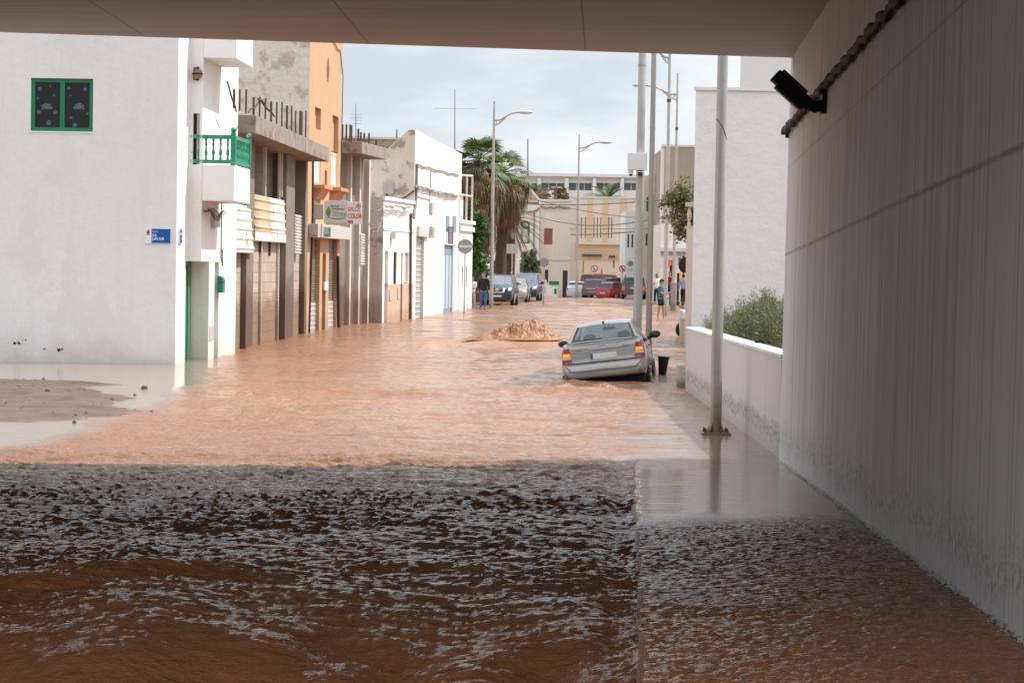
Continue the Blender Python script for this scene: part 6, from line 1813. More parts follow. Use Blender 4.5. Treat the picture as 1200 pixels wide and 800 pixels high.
# tree overhanging on the right
Yt = 78
c = at(806, 400, Yt)
def rel(px, py, Y, base): 
    p = at(px, py, Y); return (p.x - base[0], p.y - base[1], p.z - base[2])
base = (xat(822, 340, Yt), Yt, 0)
bl = [rel(790, 228, Yt, base) + (0.30,), rel(798, 240, Yt, base) + (0.38,), rel(785, 237, Yt, base) + (0.26,), rel(803, 222, Yt, base) + (0.26,), rel(800, 256, Yt, base) + (0.34,), rel(808, 245, Yt, base) + (0.5,), rel(795, 272, Yt, base) + (0.20,), rel(802, 275, Yt, base) + (0.30,), rel(807, 262, Yt, base) + (0.4,), rel(775, 240, Yt, base) + (0.13,), rel(799, 212, Yt, base) + (0.13,), rel(820, 235, Yt, base) + (0.7,)]
ZB = base
leafy('street_tree', 'leafy green tree branch hanging out left of the big white building', 'tree', base, bl, 2500, 0.13, M['leaf_olive'],
      trunk=[([(0, 0, -0.3), (0, 0, 2.2), rel(812, 250, Yt, base), rel(800, 232, Yt, base), rel(790, 228, Yt, base)], 0.16), ([rel(814, 255, Yt, base), rel(802, 258, Yt, base), rel(795, 272, Yt, base)], 0.07), ([rel(806, 240, Yt, base), rel(790, 238, Yt, base), rel(775, 240, Yt, base)], 0.05)], seed=4)
Yt = 121; base = (xat(556, 350, Yt), Yt, 0)
bl = [rel(553, y_, Yt, base) + (r_,) for y_, r_ in ((240, .25), (255, .35), (275, .4), (295, .4), (318, .45))] + [rel(563, 262, Yt, base) + (.3,), rel(561, 282, Yt, base) + (.3,), rel(560, 310, Yt, base) + (.35,)]
leafy('climbing_shrub', 'tall bright green shrub between the old white house and the palms', 'shrub', base, bl, 2600, 0.24, M['leaf_mid'], trunk=[([(0, 0, -0.3), (0, 0, 4)], 0.08)], seed=5)
Yt = 150; base = (xat(556, 350, Yt), Yt, 0)
bl = [rel(x_, y_, Yt, base) + (1.1,) for x_, y_ in ((552, 300), (556, 322), (562, 345), (572, 342))]
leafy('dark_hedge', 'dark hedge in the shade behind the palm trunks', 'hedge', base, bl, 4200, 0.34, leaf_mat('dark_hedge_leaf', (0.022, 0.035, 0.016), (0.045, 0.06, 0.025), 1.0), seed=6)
Yt = 160; base = (xat(623, 345, Yt), Yt, 0)
bl = [rel(623, y_, Yt, base) + (r_,) for y_, r_ in ((298, .3), (305, .45), (314, .5), (324, .45))] + [rel(618, 308, Yt, base) + (.3,), rel(628, 309, Yt, base) + (.3,)]
leafy('garden_tree', 'small grey-green tree in front of the green fence', 'tree', base, bl, 1700, 0.26, M['leaf_grey'], trunk=[([(0, 0, -0.3), (0, 0, 2.6)], 0.07)], seed=7)
leafy('rooftop_plant', 'low reddish plants on the beige house roof beside the chimney', 'plant', at(650, 234, 199), [(-0.9, 0, 0.3, .4), (0.4, 0, 0.4, .45), (1.0, 0, 0.2, .3), (0.9, 0, 0.9, .2)], 500, 0.3, leaf_mat('reddish_leaf', (0.20, 0.07, 0.03), (0.13, 0.14, 0.05), 1), seed=8)
# bush in the planter
Yb = 33.0; base = (xat(885, 400, Yb), Yb, 0.95)
def brel(px, py, Y): 
    p = at(px, py, Y); return (p.x - base[0], p.y - base[1], p.z - base[2])
random.seed(12)
t = thing('bush', 'feathery green bush in the planter in front of the big white building', 'bush', base)
mb = MB(); mt_ = MB()
for k in range(760):
    px = random.uniform(836, 960)
    env_ = 374 - 27 * math.exp(-((px - 908) / 30) ** 2) - 5 * math.sin(px * 0.23)
    Yk = max(29.6, 3.72 * F / (px - 600)) + random.uniform(0.0, 3.2) ** 1.0
    g_ = brel(px, 0, Yk); x0, y0 = g_[0], g_[1]
    top = brel(px, env_ + random.choice((-14, -4, 4, 12, 26, 40)) * random.random(), Yk)[2]
    top = max(top, 0.25)
    lean = Vector((random.gauss(0, 0.12) - 0.10, random.gauss(0, 0.2), 1)).normalized()
    r0 = Vector((x0 - lean.x * top * 0.3, y0 - lean.y * top * 0.5, -0.05))
    P = [r0 + lean * (top * t_) + Vector((random.gauss(0, 0.015), random.gauss(0, 0.015), 0)) for t_ in np.linspace(0, 1, 6)]
    mt_.tube(P, [0.007, 0.006, 0.005, 0.004, 0.003, 0.002], 3)
    nl = int(60 * (0.4 + top))
    for j in range(nl):
        tt = random.uniform(0.12, 1.0) ** 0.8
        q = P[0].lerp(P[-1], tt)
        d = (lean * random.uniform(0.2, 1.0) + Vector((random.gauss(0, .6), random.gauss(0, .6), random.gauss(0, .35)))).normalized()
        L = random.uniform(0.03, 0.10); w = d.orthogonal().normalized() * random.uniform(0.003, 0.008)
        q2 = q + Vector((random.gauss(0, .03), random.gauss(0, .03), random.gauss(0, .02)))
        mb.add([q2, q2 + d * L * 0.5 + w, q2 + d * L, q2 + d * L * 0.5 - w], [(0, 1, 2, 3)])
mb.add(mt_.v, mt_.f); mb.build('foliage', M['bush'], t)
mb = MB()
random.seed(13)
for k in range(900):
    px = random.uniform(862, 935); Yk = max(28.4, 3.66 * F / (px - 600)) + random.uniform(0, 1.2)
    g_ = brel(px, 400, Yk); z = random.uniform(0.0, 0.24)
    d = Vector((random.gauss(0, 1), random.gauss(0, 1), random.gauss(0, .5))).normalized(); w = d.orthogonal().normalized() * 0.012
    q = Vector((g_[0], g_[1], z)); L = random.uniform(0.04, 0.12)
    mb.add([q, q + d * L * 0.5 + w, q + d * L, q + d * L * 0.5 - w], [(0, 1, 2, 3)])
o = mb.build('dry_leaves', leaf_mat('dry_orange_leaf', (0.26, 0.10, 0.04), (0.36, 0.17, 0.08), 3)); o.location = base
tag(o, 'orange dry leaves piled in the planter below the bush', kind='stuff')
def crumpled(name, label, cat, px, py, Y, s, m, seed, flat=0.6):
    r = np.random.default_rng(seed); mb = MB(); mb.sph((0, 0, 0), 1, (1.2, 1, flat), 14, 9)
    mb.v = [tuple(np.array(v) * s * (1 + 0.35 * r.standard_normal() * 0.8)) for v in mb.v]
    o = mb.build(name, m); o.location = at(px, py, Y); tag(o, label, cat); return o
crumpled('plastic_bag', 'crumpled white plastic bag among the dry leaves in the planter', 'bag', 902, 409, 31.6, 0.06, M['sign_white'], 3)
crumpled('plastic_bag', 'small white scrap of plastic at the planter edge, next to the underpass wall', 'bag', 913, 416, 30.2, 0.035, M['sign_white'], 4)
crumpled('cloth_scrap', 'dark blue rag caught in the bush above the planter edge', 'rag', 891, 400, 32.9, 0.06, mat('navy_cloth', (0.02, 0.03, 0.06), 0.2, 0.8), 5, 0.4)
crumpled('plastic_bag', 'white wrapper lying on the coping left of the dark rag', 'bag', 870, 400, 34.2, 0.05, M['sign_white'], 6, 0.3)
# ================================================================ vehicles
M['silver'] = mat('silver_car_paint', (0.33, 0.312, 0.29), 0.04, 0.28, 0.8, metal=0.5, coat=0.6, grime=((0.36, 0.27, 0.20), 0.45, 0.25, 0.35))
M['navy'] = mat('navy_car_paint', (0.012, 0.022, 0.055), 0.05, 0.30, 1, metal=0.2, coat=0.8)
M['red_car'] = mat('red_car_paint', (0.42, 0.015, 0.02), 0.05, 0.3, 1, coat=0.8)
M['maroon'] = mat('maroon_car_paint', (0.13, 0.012, 0.018), 0.05, 0.3, 1, coat=0.8)
M['white_car'] = mat('white_car_paint', (0.62, 0.68, 0.74), 0.04, 0.3, 1, coat=0.7)
M['dark_car'] = mat('charcoal_car_paint', (0.025, 0.027, 0.03), 0.05, 0.3, 1, coat=0.8)
M['bumper_dark'] = mat('dark_bumper_plastic', (0.045, 0.045, 0.048), 0.1, 0.5)
M['bumper_grey'] = mat('grey_bumper_plastic', (0.16, 0.155, 0.15), 0.1, 0.5)
M['rubber'] = mat('tyre_rubber', (0.015, 0.014, 0.014), 0.15, 0.7)
M['rim'] = mat('alloy_rim', (0.45, 0.45, 0.46), 0.05, 0.3, metal=0.8)
M['rim_dull'] = mat('dull_wheel_cover', (0.20, 0.20, 0.20), 0.1, 0.5, metal=0.5)
M['car_glass'] = glass_mat('clear_car_glass', (0.46, 0.56, 0.59), 0.08)
M['car_glass_dark'] = mat('tinted_car_glass', (0.015, 0.02, 0.028), 0.1, 0.05, spec=0.8)
M['windshield'] = mat('reflecting_windscreen', (0.16, 0.19, 0.21), 0.25, 0.06, 2.0, spec=0.9)
M['seat'] = mat('dark_grey_upholstery', (0.05, 0.055, 0.065), 0.1, 0.9)
M['interior'] = mat('black_interior_trim', (0.012, 0.012, 0.013), 0.1, 0.8)
M['lamp_red'] = mat('red_lamp_plastic', (0.42, 0.012, 0.012), 0.08, 0.18, 6, coat=0.8)
M['lamp_dark_red'] = mat('dark_red_lamp_plastic', (0.20, 0.008, 0.01), 0.08, 0.18, 6, coat=0.8)
M['lamp_clear'] = mat('clear_lamp_plastic', (0.55, 0.50, 0.48), 0.08, 0.15, 6, coat=0.8)
M['headlamp'] = mat('headlamp_glass', (0.62, 0.66, 0.62), 0.15, 0.1, 8, coat=0.9)
M['chrome'] = mat('chrome', (0.70, 0.70, 0.71), 0.03, 0.15, metal=1.0)
M['bright_trim'] = mat('bright_trim', (0.62, 0.63, 0.65), 0.03, 0.25, metal=0.35)
M['plate'] = mat('number_plate_white', (0.62, 0.62, 0.62), 0.06, 0.4, 20)
def glow(name, col, e):
    m = bpy.data.materials.new(name); m.use_nodes = True; b = m.node_tree.nodes['Principled BSDF']
    b.inputs['Base Color'].default_value = (*col, 1); b.inputs['Emission Color'].default_value = (*col, 1); b.inputs['Emission Strength'].default_value = e
    b.inputs['Roughness'].default_value = 0.3
    return m
M['amber_lit'] = glow('lit_amber_indicator', (1.0, 0.30, 0.01), 0.6)
M['amber'] = mat('amber_lamp_plastic', (0.65, 0.16, 0.01), 0.05, 0.2, coat=0.8)
M['red_lit'] = glow('lit_red_lamp', (0.9, 0.04, 0.02), 0.4)

def catmull(P, n):
    P = np.array(P, float); out = []
    Q = np.vstack([2 * P[0] - P[1], P, 2 * P[-1] - P[-2]])
    for i in range(1, len(Q) - 2):
        for k in range(n):
            t = k / n
            a, b, c, d = Q[i - 1], Q[i], Q[i + 1], Q[i + 2]
            out.append(0.5 * ((2 * b) + (-a + c) * t + (2 * a - 5 * b + 4 * c - d) * t * t + (-a + 3 * b - 3 * c + d) * t ** 3))
    out.append(P[-1]); return np.array(out)
class Car:
    """lofted body: stations (y, z_bottom, z_top, half width, z_belt, roof half width), rear at y = 0"""
    def __init__(s, name, label, cat, loc, yaw, st, glass_rear, glass_front, side_glass, paint, roll=0, pitch=0, group=None, glassm=None, wheels=(0.75, 3.4), wr=0.32, split=0.0):
        s.t = thing(name, label, cat, loc, 0, group)
        s.t.rotation_euler = (pitch, roll, yaw)
        s.paint = paint; s.st = np.array(st, float)
        ys = []
        for i in range(len(st) - 1):
            a, b = st[i][0], st[i + 1][0]; n = max(1, int(math.ceil((b - a) / 0.09)))
            ys += [a + (b - a) * k / n for k in range(n)]
        ys.append(st[-1][0])
        NS = 3
        rings = []
        for y in ys:
            zb, zt, W, zl, wt = [float(np.interp(y, s.st[:, 0], s.st[:, k])) for k in (1, 2, 3, 4, 5)]
            zl = min(zl, zt - 0.035)
            wt = min(wt, W - 0.05) if zt - zl > 0.12 else min(W - 0.03, max(wt, W - 0.10 * min(1, (0.12 - (zt - zl)) / 0.08 + 0.3)))
            h = zl - zb
            P = [(0, zb), (W - 0.14, zb), (W - 0.04, zb + 0.22 * h), (W - 0.005, zb + 0.5 * h), (W - 0.015, zb + 0.85 * h), (W - 0.045, zl),
                 ((W - 0.045) * 0.12 + wt * 0.88, zl + (zt - zl) * 0.86), (wt * 0.90, zt - (zt - zl) * 0.045), (wt * 0.5, zt - 0.003), (0, zt + 0.008)]
            R = catmull(P, NS)
            # keep the window band straight
            rings.append(R)
        NR = len(rings[0])
        V = []; idx = {}
        for i, y in enumerate(ys):
            for j in range(NR):
                x, z = rings[i][j]; V.append((x, y, z))
            for j in range(NR):
                x, z = rings[i][j]; V.append((-x, y, z))
        body = []; glass = {'rear_window': [], 'windscreen': [], 'side_window': []}
        for i in range(len(ys) - 1):
            ym = (ys[i] + ys[i + 1]) / 2
            for j in range(NR - 1):
                jm = j / NS
                for m_ in (0, 1):
                    o_ = m_ * NR
                    a, b, c, d = i * 2 * NR + o_ + j, i * 2 * NR + o_ + j + 1, (i + 1) * 2 * NR + o_ + j + 1, (i + 1) * 2 * NR + o_ + j
                    q = (a, b, c, d) if m_ else (a, d, c, b)
                    k = None
                    if 5.0 <= jm < 6.0 and any(p0 < ym < p1 for p0, p1 in side_glass) : k = 'side_window'
                    if jm >= 6.5 and glass_rear[0] < ym < glass_rear[1]: k = 'rear_window'
                    if jm >= 6.5 and glass_front[0] < ym < glass_front[1]: k = 'windscreen'
                    (glass[k] if k else body).append(q)
        # end caps
        for i in (0, len(ys) - 1):
            b0 = i * 2 * NR
            for j in range(NR - 1):
                q = (b0 + j, b0 + NR + j, b0 + NR + j + 1, b0 + j + 1)
                body.append(q if i else q[::-1])
        mb = MB(); mb.add(V, body); s.body = mb.build('body', paint, s.t, smooth=True)
        s.bvh = BVHTree.FromPolygons([Vector(v) for v in V], body + sum(glass.values(), []))
        gm = glassm or M['car_glass_dark']
        for k, fs in glass.items():
            if not fs: continue
            if k == 'side_window':
                for sg in (0, 1):
                    sel = [q for q in fs if (V[q[0]][0] > 0) == bool(sg)]
                    s._sub(k, V, sel, gm, NR)
            else: s._sub(k, V, fs, M['windshield'] if (k == 'windscreen' and glassm is None) else gm, NR)
        s.wheels = []
        for wy in wheels:
            W = float(np.interp(wy, s.st[:, 0], s.st[:, 3]))
            for sg in (-1, 1): s.wheel(sg * (W - 0.10), wy, wr, sg)
    def _sub(s, name, V, fs, m, NR):
        used = sorted(set(i for f_ in fs for i in f_)); mp_ = {u: i for i, u in enumerate(used)}
        mb = MB(); mb.add([V[u] for u in used], [tuple(mp_[i] for i in f_) for f_ in fs])
        return mb.build(name, m, s.t, smooth=True)
    def wheel(s, x, y, r, sg, w=0.20):
        mb = MB(); M_ = Matrix.Translation((x, y, r)) @ Matrix.Rotation(math.pi / 2, 4, 'Y')
        mb.M = M_
        mb.lathe([(r * 0.62, -w / 2), (r * 0.93, -w / 2), (r, -w * 0.3), (r, w * 0.3), (r * 0.93, w / 2), (r * 0.62, w / 2)], (0, 0, 0), 26)
        # dark arch disc behind the tyre
        wh = mb.build('wheel', M['rubber'], s.t, smooth=True)
        mb = MB(M_); z = sg * w / 2
        mb.lathe([(r * 0.12, z * 1.0 + sg * 0.012), (r * 0.58, z * 0.86 + sg * 0.012), (r * 0.64, z + sg * 0.006)], (0, 0, 0), 22)
        for k in range(5):
            a = k * 2 * math.pi / 5
            mb.cyl((r * 0.1 * math.cos(a), r * 0.1 * math.sin(a), z + sg * 0.016), (r * 0.58 * math.cos(a), r * 0.58 * math.sin(a), z + sg * 0.012), 0.035, 0.03, 6)
        mb.build('rim', M['rim'], wh, smooth=True)
        mb = MB(Matrix.Translation((x, y, r + 0.02)) @ Matrix.Rotation(math.pi / 2, 4, 'Y'))
        mb.lathe([(r * 1.14, sg * 0.093), (r * 1.17, sg * 0.112), (r * 1.0, sg * 0.105)], (0, 0, 0), 26)
        return wh
    def hit(s, x, z, face):
        """first surface point seen from the rear ('r'), front ('f') or a side ('l','s')"""
        if face == 'r': o_, d = Vector((x, -3, z)), Vector((0, 1, 0))
        elif face == 'f': o_, d = Vector((x, 9, z)), Vector((0, -1, 0))
        elif face == 'R': o_, d = Vector((3, x, z)), Vector((-1, 0, 0))
        elif face == 'L': o_, d = Vector((-3, x, z)), Vector((1, 0, 0))
        h = s.bvh.ray_cast(o_, d)
        if h[0] is None:
            h2 = s.bvh.find_nearest(Vector((x, 0 if face == 'r' else s.st[-1][0], z))) if face in 'rf' else s.bvh.find_nearest(Vector((0, x, z)))
            return h2[0] - d * 0.0, d
        return h[0], d
    def patch(s, name, quad, face, m, off=0.012, nu=6, nv=4, parent=None, label=None):
        """raised piece that follows the body; quad = 4 corners (a, z) counter-clockwise seen from outside"""
        q = [np.array(c, float) for c in quad]
        V = []
        for j in range(nv + 1):
            for i in range(nu + 1):
                u, v = i / nu, j / nv
                p = (1 - u) * (1 - v) * q[0] + u * (1 - v) * q[1] + u * v * q[2] + (1 - u) * v * q[3]
                h, d = s.hit(p[0], p[1], face); V.append(h - d * off)
        n = len(V); V += [v + d * (off + 0.02) for v in V]
        fs = []
        k = nu + 1
        for j in range(nv):
            for i in range(nu):
                a = j * k + i; fs.append((a, a + 1, a + 1 + k, a + k))
        bd = [i for i in range(nu + 1)] + [j * k + nu for j in range(1, nv + 1)] + [nv * k + i for i in range(nu - 1, -1, -1)] + [j * k for j in range(nv - 1, 0, -1)]
        for i in range(len(bd)):
            a, b = bd[i], bd[(i + 1) % len(bd)]; fs.append((b, a, a + n, b + n))
        mb = MB(); mb.add(V, fs); o = mb.build(name, m, parent or s.t, smooth=True)
        if label: o['label'] = label
        return o
    def mirror(s, y, z, W, sg, m, sc=1.0):
        mb = MB(); mb.sph((sg * (W + 0.13 * sc), y, z + 0.02), 0.12 * sc, (1.0, 0.55, 0.68), 14, 9)
        mb.tube([(sg * (W - 0.03), y + 0.02, z - 0.05), (sg * (W + 0.07), y, z - 0.01)], 0.035, 8)
        o = mb.build('wing_mirror', m, s.t, smooth=True)
        mb = MB(); mb.sph((sg * (W + 0.13 * sc), y - 0.062 * sc, z + 0.02), 0.095 * sc, (1.0, 0.08, 0.66), 12, 8); mb.build('mirror_glass', M['car_glass_dark'], o, smooth=True)

# ---------------------------------------------------------------- the silver saloon
st = [(0.00, 0.40, 0.52, 0.66, 0.47, 0.62), (0.025, 0.37, 0.60, 0.74, 0.55, 0.70), (0.07, 0.36, 0.645, 0.795, 0.60, 0.75), (0.12, 0.35, 0.66, 0.82, 0.62, 0.77),
      (0.14, 0.35, 0.72, 0.826, 0.68, 0.775), (0.185, 0.34, 1.00, 0.832, 0.93, 0.74), (0.22, 0.34, 1.045, 0.838, 0.95, 0.72), (0.30, 0.32, 1.055, 0.848, 0.955, 0.73),
      (0.52, 0.26, 1.045, 0.855, 0.96, 0.72), (0.60, 0.22, 1.06, 0.855, 0.96, 0.70), (1.28, 0.20, 1.375, 0.855, 0.95, 0.56), (1.42, 0.20, 1.405, 0.855, 0.95, 0.555), (2.0, 0.20, 1.43, 0.855, 0.94, 0.555),
      (2.55, 0.20, 1.395, 0.85, 0.93, 0.545), (2.66, 0.20, 1.365, 0.85, 0.925, 0.545), (3.28, 0.20, 1.00, 0.84, 0.92, 0.68), (3.34, 0.20, 0.975, 0.835, 0.91, 0.70), (3.85, 0.22, 0.87, 0.81, 0.80, 0.68), (4.12, 0.24, 0.74, 0.76, 0.68, 0.62), (4.22, 0.28, 0.56, 0.68, 0.50, 0.55)]
P = gnd(712, 448)
yaw_c = rad(-5.6)
loc = gnd(711.5, 447.5)
car = Car('silver_car', 'silver four-door saloon tilted in the flood beside the pole, rear lights lit amber', 'car', (loc.x, loc.y, -0.26), yaw_c, st,
          (0.63, 1.25), (2.69, 3.26), [(0.95, 1.62), (1.70, 2.28), (2.34, 2.95)], M['silver'], roll=rad(-7.2), pitch=rad(0.6), glassm=M['car_glass'], wheels=(0.78, 3.38), wr=0.31)
t = car.t
# boot lid outline, lamps, bumper details
car.patch('boot_lid', [(-0.62, 0.685), (0.62, 0.685), (0.66, 1.035), (-0.66, 1.035)], 'r', M['silver'], 0.012, 16, 8)
car.patch('boot_seam', [(-0.645, 0.662), (0.645, 0.662), (0.64, 0.684), (-0.64, 0.684)], 'r', M['black'], 0.002, 16, 1)
for sg in (-1, 1):
    a, b, c_, d_ = 0.625, 0.828, 0.80, 0.665
    def LQ(z0, z1, in0=None):
        f0 = (z0 - 0.67) / 0.33; f1 = (z1 - 0.67) / 0.33
        p = [(a + (d_ - a) * f0, z0), (b + (c_ - b) * f0, z0), (b + (c_ - b) * f1, z1), (a + (d_ - a) * f1, z1)]
        return p if sg > 0 else [(-x, z) for x, z in (p[1], p[0], p[3], p[2])]
    tl = car.patch('tail_light', LQ(0.67, 0.985), 'r', M['lamp_red'], 0.016, 7, 6)
    tl['label'] = 'right rear light, amber band lit' if sg > 0 else 'left rear light, amber band lit'
    car.patch('reverse_lens', LQ(0.765, 0.82), 'r', M['lamp_clear'], 0.021, 6, 2, tl)
    car.patch('fog_lens', LQ(0.69, 0.755), 'r', M['lamp_dark_red'], 0.021, 6, 2, tl)
    car.patch('indicator', [(x * (0.985 if abs(x) > 0.75 else 1.02), z) for x, z in LQ(0.828, 0.885)], 'r', M['amber_lit'], 0.022, 6, 2, tl)
    # wrap-round on the flank
    p = [(0.15, 0.69), (0.26, 0.70), (0.30, 0.93), (0.22, 0.95)]
    car.patch('lamp_side', p if sg > 0 else [p[1], p[0], p[3], p[2]], 'R' if sg > 0 else 'L', M['lamp_red'], 0.006, 4, 4, tl)
hd2 = car.patch('handle_strip', [(-0.30, 0.925), (0.40, 0.925), (0.38, 0.965), (-0.28, 0.965)], 'r', M['chrome'], 0.035, 8, 2)
car.patch('plate_recess', [(-0.27, 0.695), (0.29, 0.695), (0.30, 0.925), (-0.28, 0.925)], 'r', M['silver'], 0.016, 6, 3)
pp = car.patch('licence_plate', [(-0.25, 0.735), (0.27, 0.735), (0.27, 0.845), (-0.25, 0.845)], 'r', M['plate'], 0.024, 4, 2)
car.patch('blue_band', [(-0.25, 0.735), (-0.205, 0.735), (-0.205, 0.845), (-0.25, 0.845)], 'r', M['sign_blue'], 0.028, 2, 2, pp)
em, _d = car.hit(0.015, 0.99, 'r')
mb = MB()
ringp = [(0.015 + 0.042 * math.cos(a), em.y - 0.03, 0.995 + 0.036 * math.sin(a)) for a in np.linspace(0, 2 * math.pi, 20)]
mb.tube(ringp, 0.005, 6); mb.tube([(-0.025, em.y - 0.032, 0.997), (0.012, em.y - 0.034, 1.0), (0.018, em.y - 0.034, 0.99), (0.055, em.y - 0.032, 0.993)], 0.005, 6)
mb.build('emblem', M['chrome'], t, smooth=True)
for x0, x1 in ((0.42, 0.58), (-0.56, -0.44)): car.patch('badge', [(x0, 0.925), (x1, 0.925), (x1, 0.945), (x0, 0.945)], 'r', M['rim_dull'], 0.016, 3, 1)
lk, _d = car.hit(0.02, 0.66, 'r'); mb = MB(); mb.box(-0.04, 0.08, lk.y - 0.03, lk.y + 0.01, 0.625, 0.655); mb.build('boot_latch', M['rim_dull'], t)
car.patch('bumper_groove', [(-0.72, 0.505), (0.74, 0.505), (0.74, 0.530), (-0.72, 0.530)], 'r', M['bumper_grey'], 0.004, 14, 1)
car.patch('bumper_lip', [(-0.66, 0.385), (0.66, 0.385), (0.70, 0.45), (-0.70, 0.45)], 'r', M['silver'], 0.035, 14, 3)
# spoiler lip on the lid
mb = MB(); mb.tube([(-0.70, 0.27, 1.055), (-0.62, 0.20, 1.075), (-0.3, 0.165, 1.085), (0.3, 0.165, 1.085), (0.62, 0.20, 1.075), (0.70, 0.27, 1.055)], [0.012, 0.02, 0.022, 0.022, 0.02, 0.012], 10)
mb.build('spoiler', M['silver'], t, smooth=True)
mb = MB(); mb.tube([(-0.02, 0.64, 1.10), (-0.25, 0.66, 1.105), (-0.45, 0.69, 1.10), (-0.62, 0.72, 1.10)], [0.022, 0.016, 0.01, 0.008], 6); mb.build('rear_wiper', M['black'], t)
mb = MB(); mb.box(-0.02, 0.02, 1.30, 1.36, 1.395, 1.435); mb.build('aerial_base', M['black'], t, bevel=0.006)
for sg in (-1, 1): car.mirror(2.72, 0.99, 0.84, sg, M['black'] if sg > 0 else M['silver'])
# rubber frames round the rear window
def edge_strip(pts, w, m, nm):
    mb = MB(); mb.tube(pts, w, 6); return mb.build(nm, m, t, smooth=True)
def onring(y, frac):
    zt = float(np.interp(y, car.st[:, 0], car.st[:, 2])); wt = float(np.interp(y, car.st[:, 0], car.st[:, 5])); return (frac * wt, y, zt)
edge_strip([(-0.62, 0.635, 1.075), (-0.3, 0.61, 1.088), (0.3, 0.61, 1.088), (0.62, 0.635, 1.075)], 0.016, M['black'], 'window_seal')
for sg in (-1, 1):
    edge_strip([(sg * 0.62, 0.64, 1.075), (sg * 0.575, 0.95, 1.215), (sg * 0.515, 1.25, 1.352)], 0.018, M['black'], 'window_seal')
# door seams, handles, sills on both flanks
for fc in 'RL':
    for y0 in (1.02, 1.98, 3.02):
        car.patch('door_seam', [(y0, 0.34), (y0 + 0.015, 0.34), (y0 + 0.015, 0.93), (y0, 0.93)], fc, M['interior'], 0.001, 1, 8)
    car.patch('side_moulding', [(0.95, 0.52), (3.1, 0.52), (3.1, 0.59), (0.95, 0.59)], fc, M['silver'], 0.014, 12, 1)
    for y0 in (1.22, 2.18): car.patch('door_handle', [(y0, 0.80), (y0 + 0.19, 0.80), (y0 + 0.19, 0.835), (y0, 0.835)], fc, M['silver'], 0.03, 4, 1)
    for wy in (0.78, 3.38):
        pts = []
        for k in range(15):
            a = math.pi * (-0.06 + 1.12 * k / 14)
            h, d_ = car.hit(wy + 0.36 * math.cos(a), 0.33 + 0.345 * math.sin(a), fc); pts.append(h - d_ * 0.006)
        mb = MB(); mb.tube(pts, 0.02, 6); mb.build('wheel_arch', M['silver'], t, smooth=True)
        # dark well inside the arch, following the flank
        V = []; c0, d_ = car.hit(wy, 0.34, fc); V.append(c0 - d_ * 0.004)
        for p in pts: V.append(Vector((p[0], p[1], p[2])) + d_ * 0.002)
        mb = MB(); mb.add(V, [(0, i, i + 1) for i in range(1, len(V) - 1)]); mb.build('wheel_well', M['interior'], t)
for o in [c for c in t.children if c.name.startswith('wheel') and not c.name.startswith('wheel_')]:
    pass
# interior
for x in (-0.36, 0.36):
    mb = MB(); mb.box(x - 0.22, x + 0.22, 2.05, 2.18, 0.45, 1.02); se = mb.build('seat', M['seat'], t, bevel=0.05)
    mb = MB(); mb.sph((x, 2.10, 1.10), 0.125, (1.1, 0.45, 0.62), 14, 8); mb.box(x - 0.02, x + 0.02, 2.08, 2.12, 1.0, 1.08); mb.build('headrest', M['seat'], se, smooth=True)
mb = MB(); mb.box(-0.62, 0.62, 0.98, 1.15, 0.45, 0.99); mb.build('rear_bench', M['seat'], t, bevel=0.05)
mb = MB(); mb.box(-0.66, 0.66, 0.62, 0.98, 0.95, 0.985); mb.build('parcel_shelf', M['interior'], t)
mb = MB(); mb.box(-0.68, 0.68, 2.85, 3.25, 0.70, 0.97); mb.build('dashboard', M['interior'], t, bevel=0.04)
mb = MB(); mb.tube([(0.02, 2.75, 1.20), (0.02, 2.78, 1.33)], 0.012, 6); mb.box(-0.11, 0.15, 2.72, 2.745, 1.205, 1.27); mb.build('rear_view_mirror', M['interior'], t)
mb = MB(); mb.tube([(0.27 + 0.10 * math.cos(a), 2.55 + 0.05 * math.sin(a), 0.95 + 0.17 * math.sin(a)) for a in np.linspace(0, 6.28, 18)], 0.014, 6); mb.build('steering_wheel', M['interior'], t)
mb = MB(); mb.box(-0.78, 0.78, 0.22, 3.9, 0.20, 0.345); mb.build('underbody', M['interior'], t)
mb = MB(); mb.cyl((-0.42, -0.02, 0.28), (-0.42, 0.3, 0.28), 0.03, n=10); mb.build('exhaust_pipe', M['rust'], t)

# black bin floating beside the car
p = gnd(776.5, 439.5)
tb = thing('black_bin', 'black plastic bin standing in the water at the right side of the silver car', 'bin', (p.x, p.y + 0.2, -0.05), rad(10))
tb.rotation_euler = (0, rad(4), rad(10))
hb_ = 24 / F * p.y
mb = MB(); mb.lathe([(0.075, 0), (0.118, hb_ * 0.93), (0.118, hb_)], (0, 0, 0), 20); mb.build('bin_body', M['black'], tb, smooth=True)
mb = MB(); mb.lathe([(0.118, hb_ * 0.93), (0.132, hb_ * 0.95), (0.132, hb_ + 0.005), (0.118, hb_ + 0.01)], (0, 0, 0), 20); mb.build('rim', M['black'], tb, smooth=True)

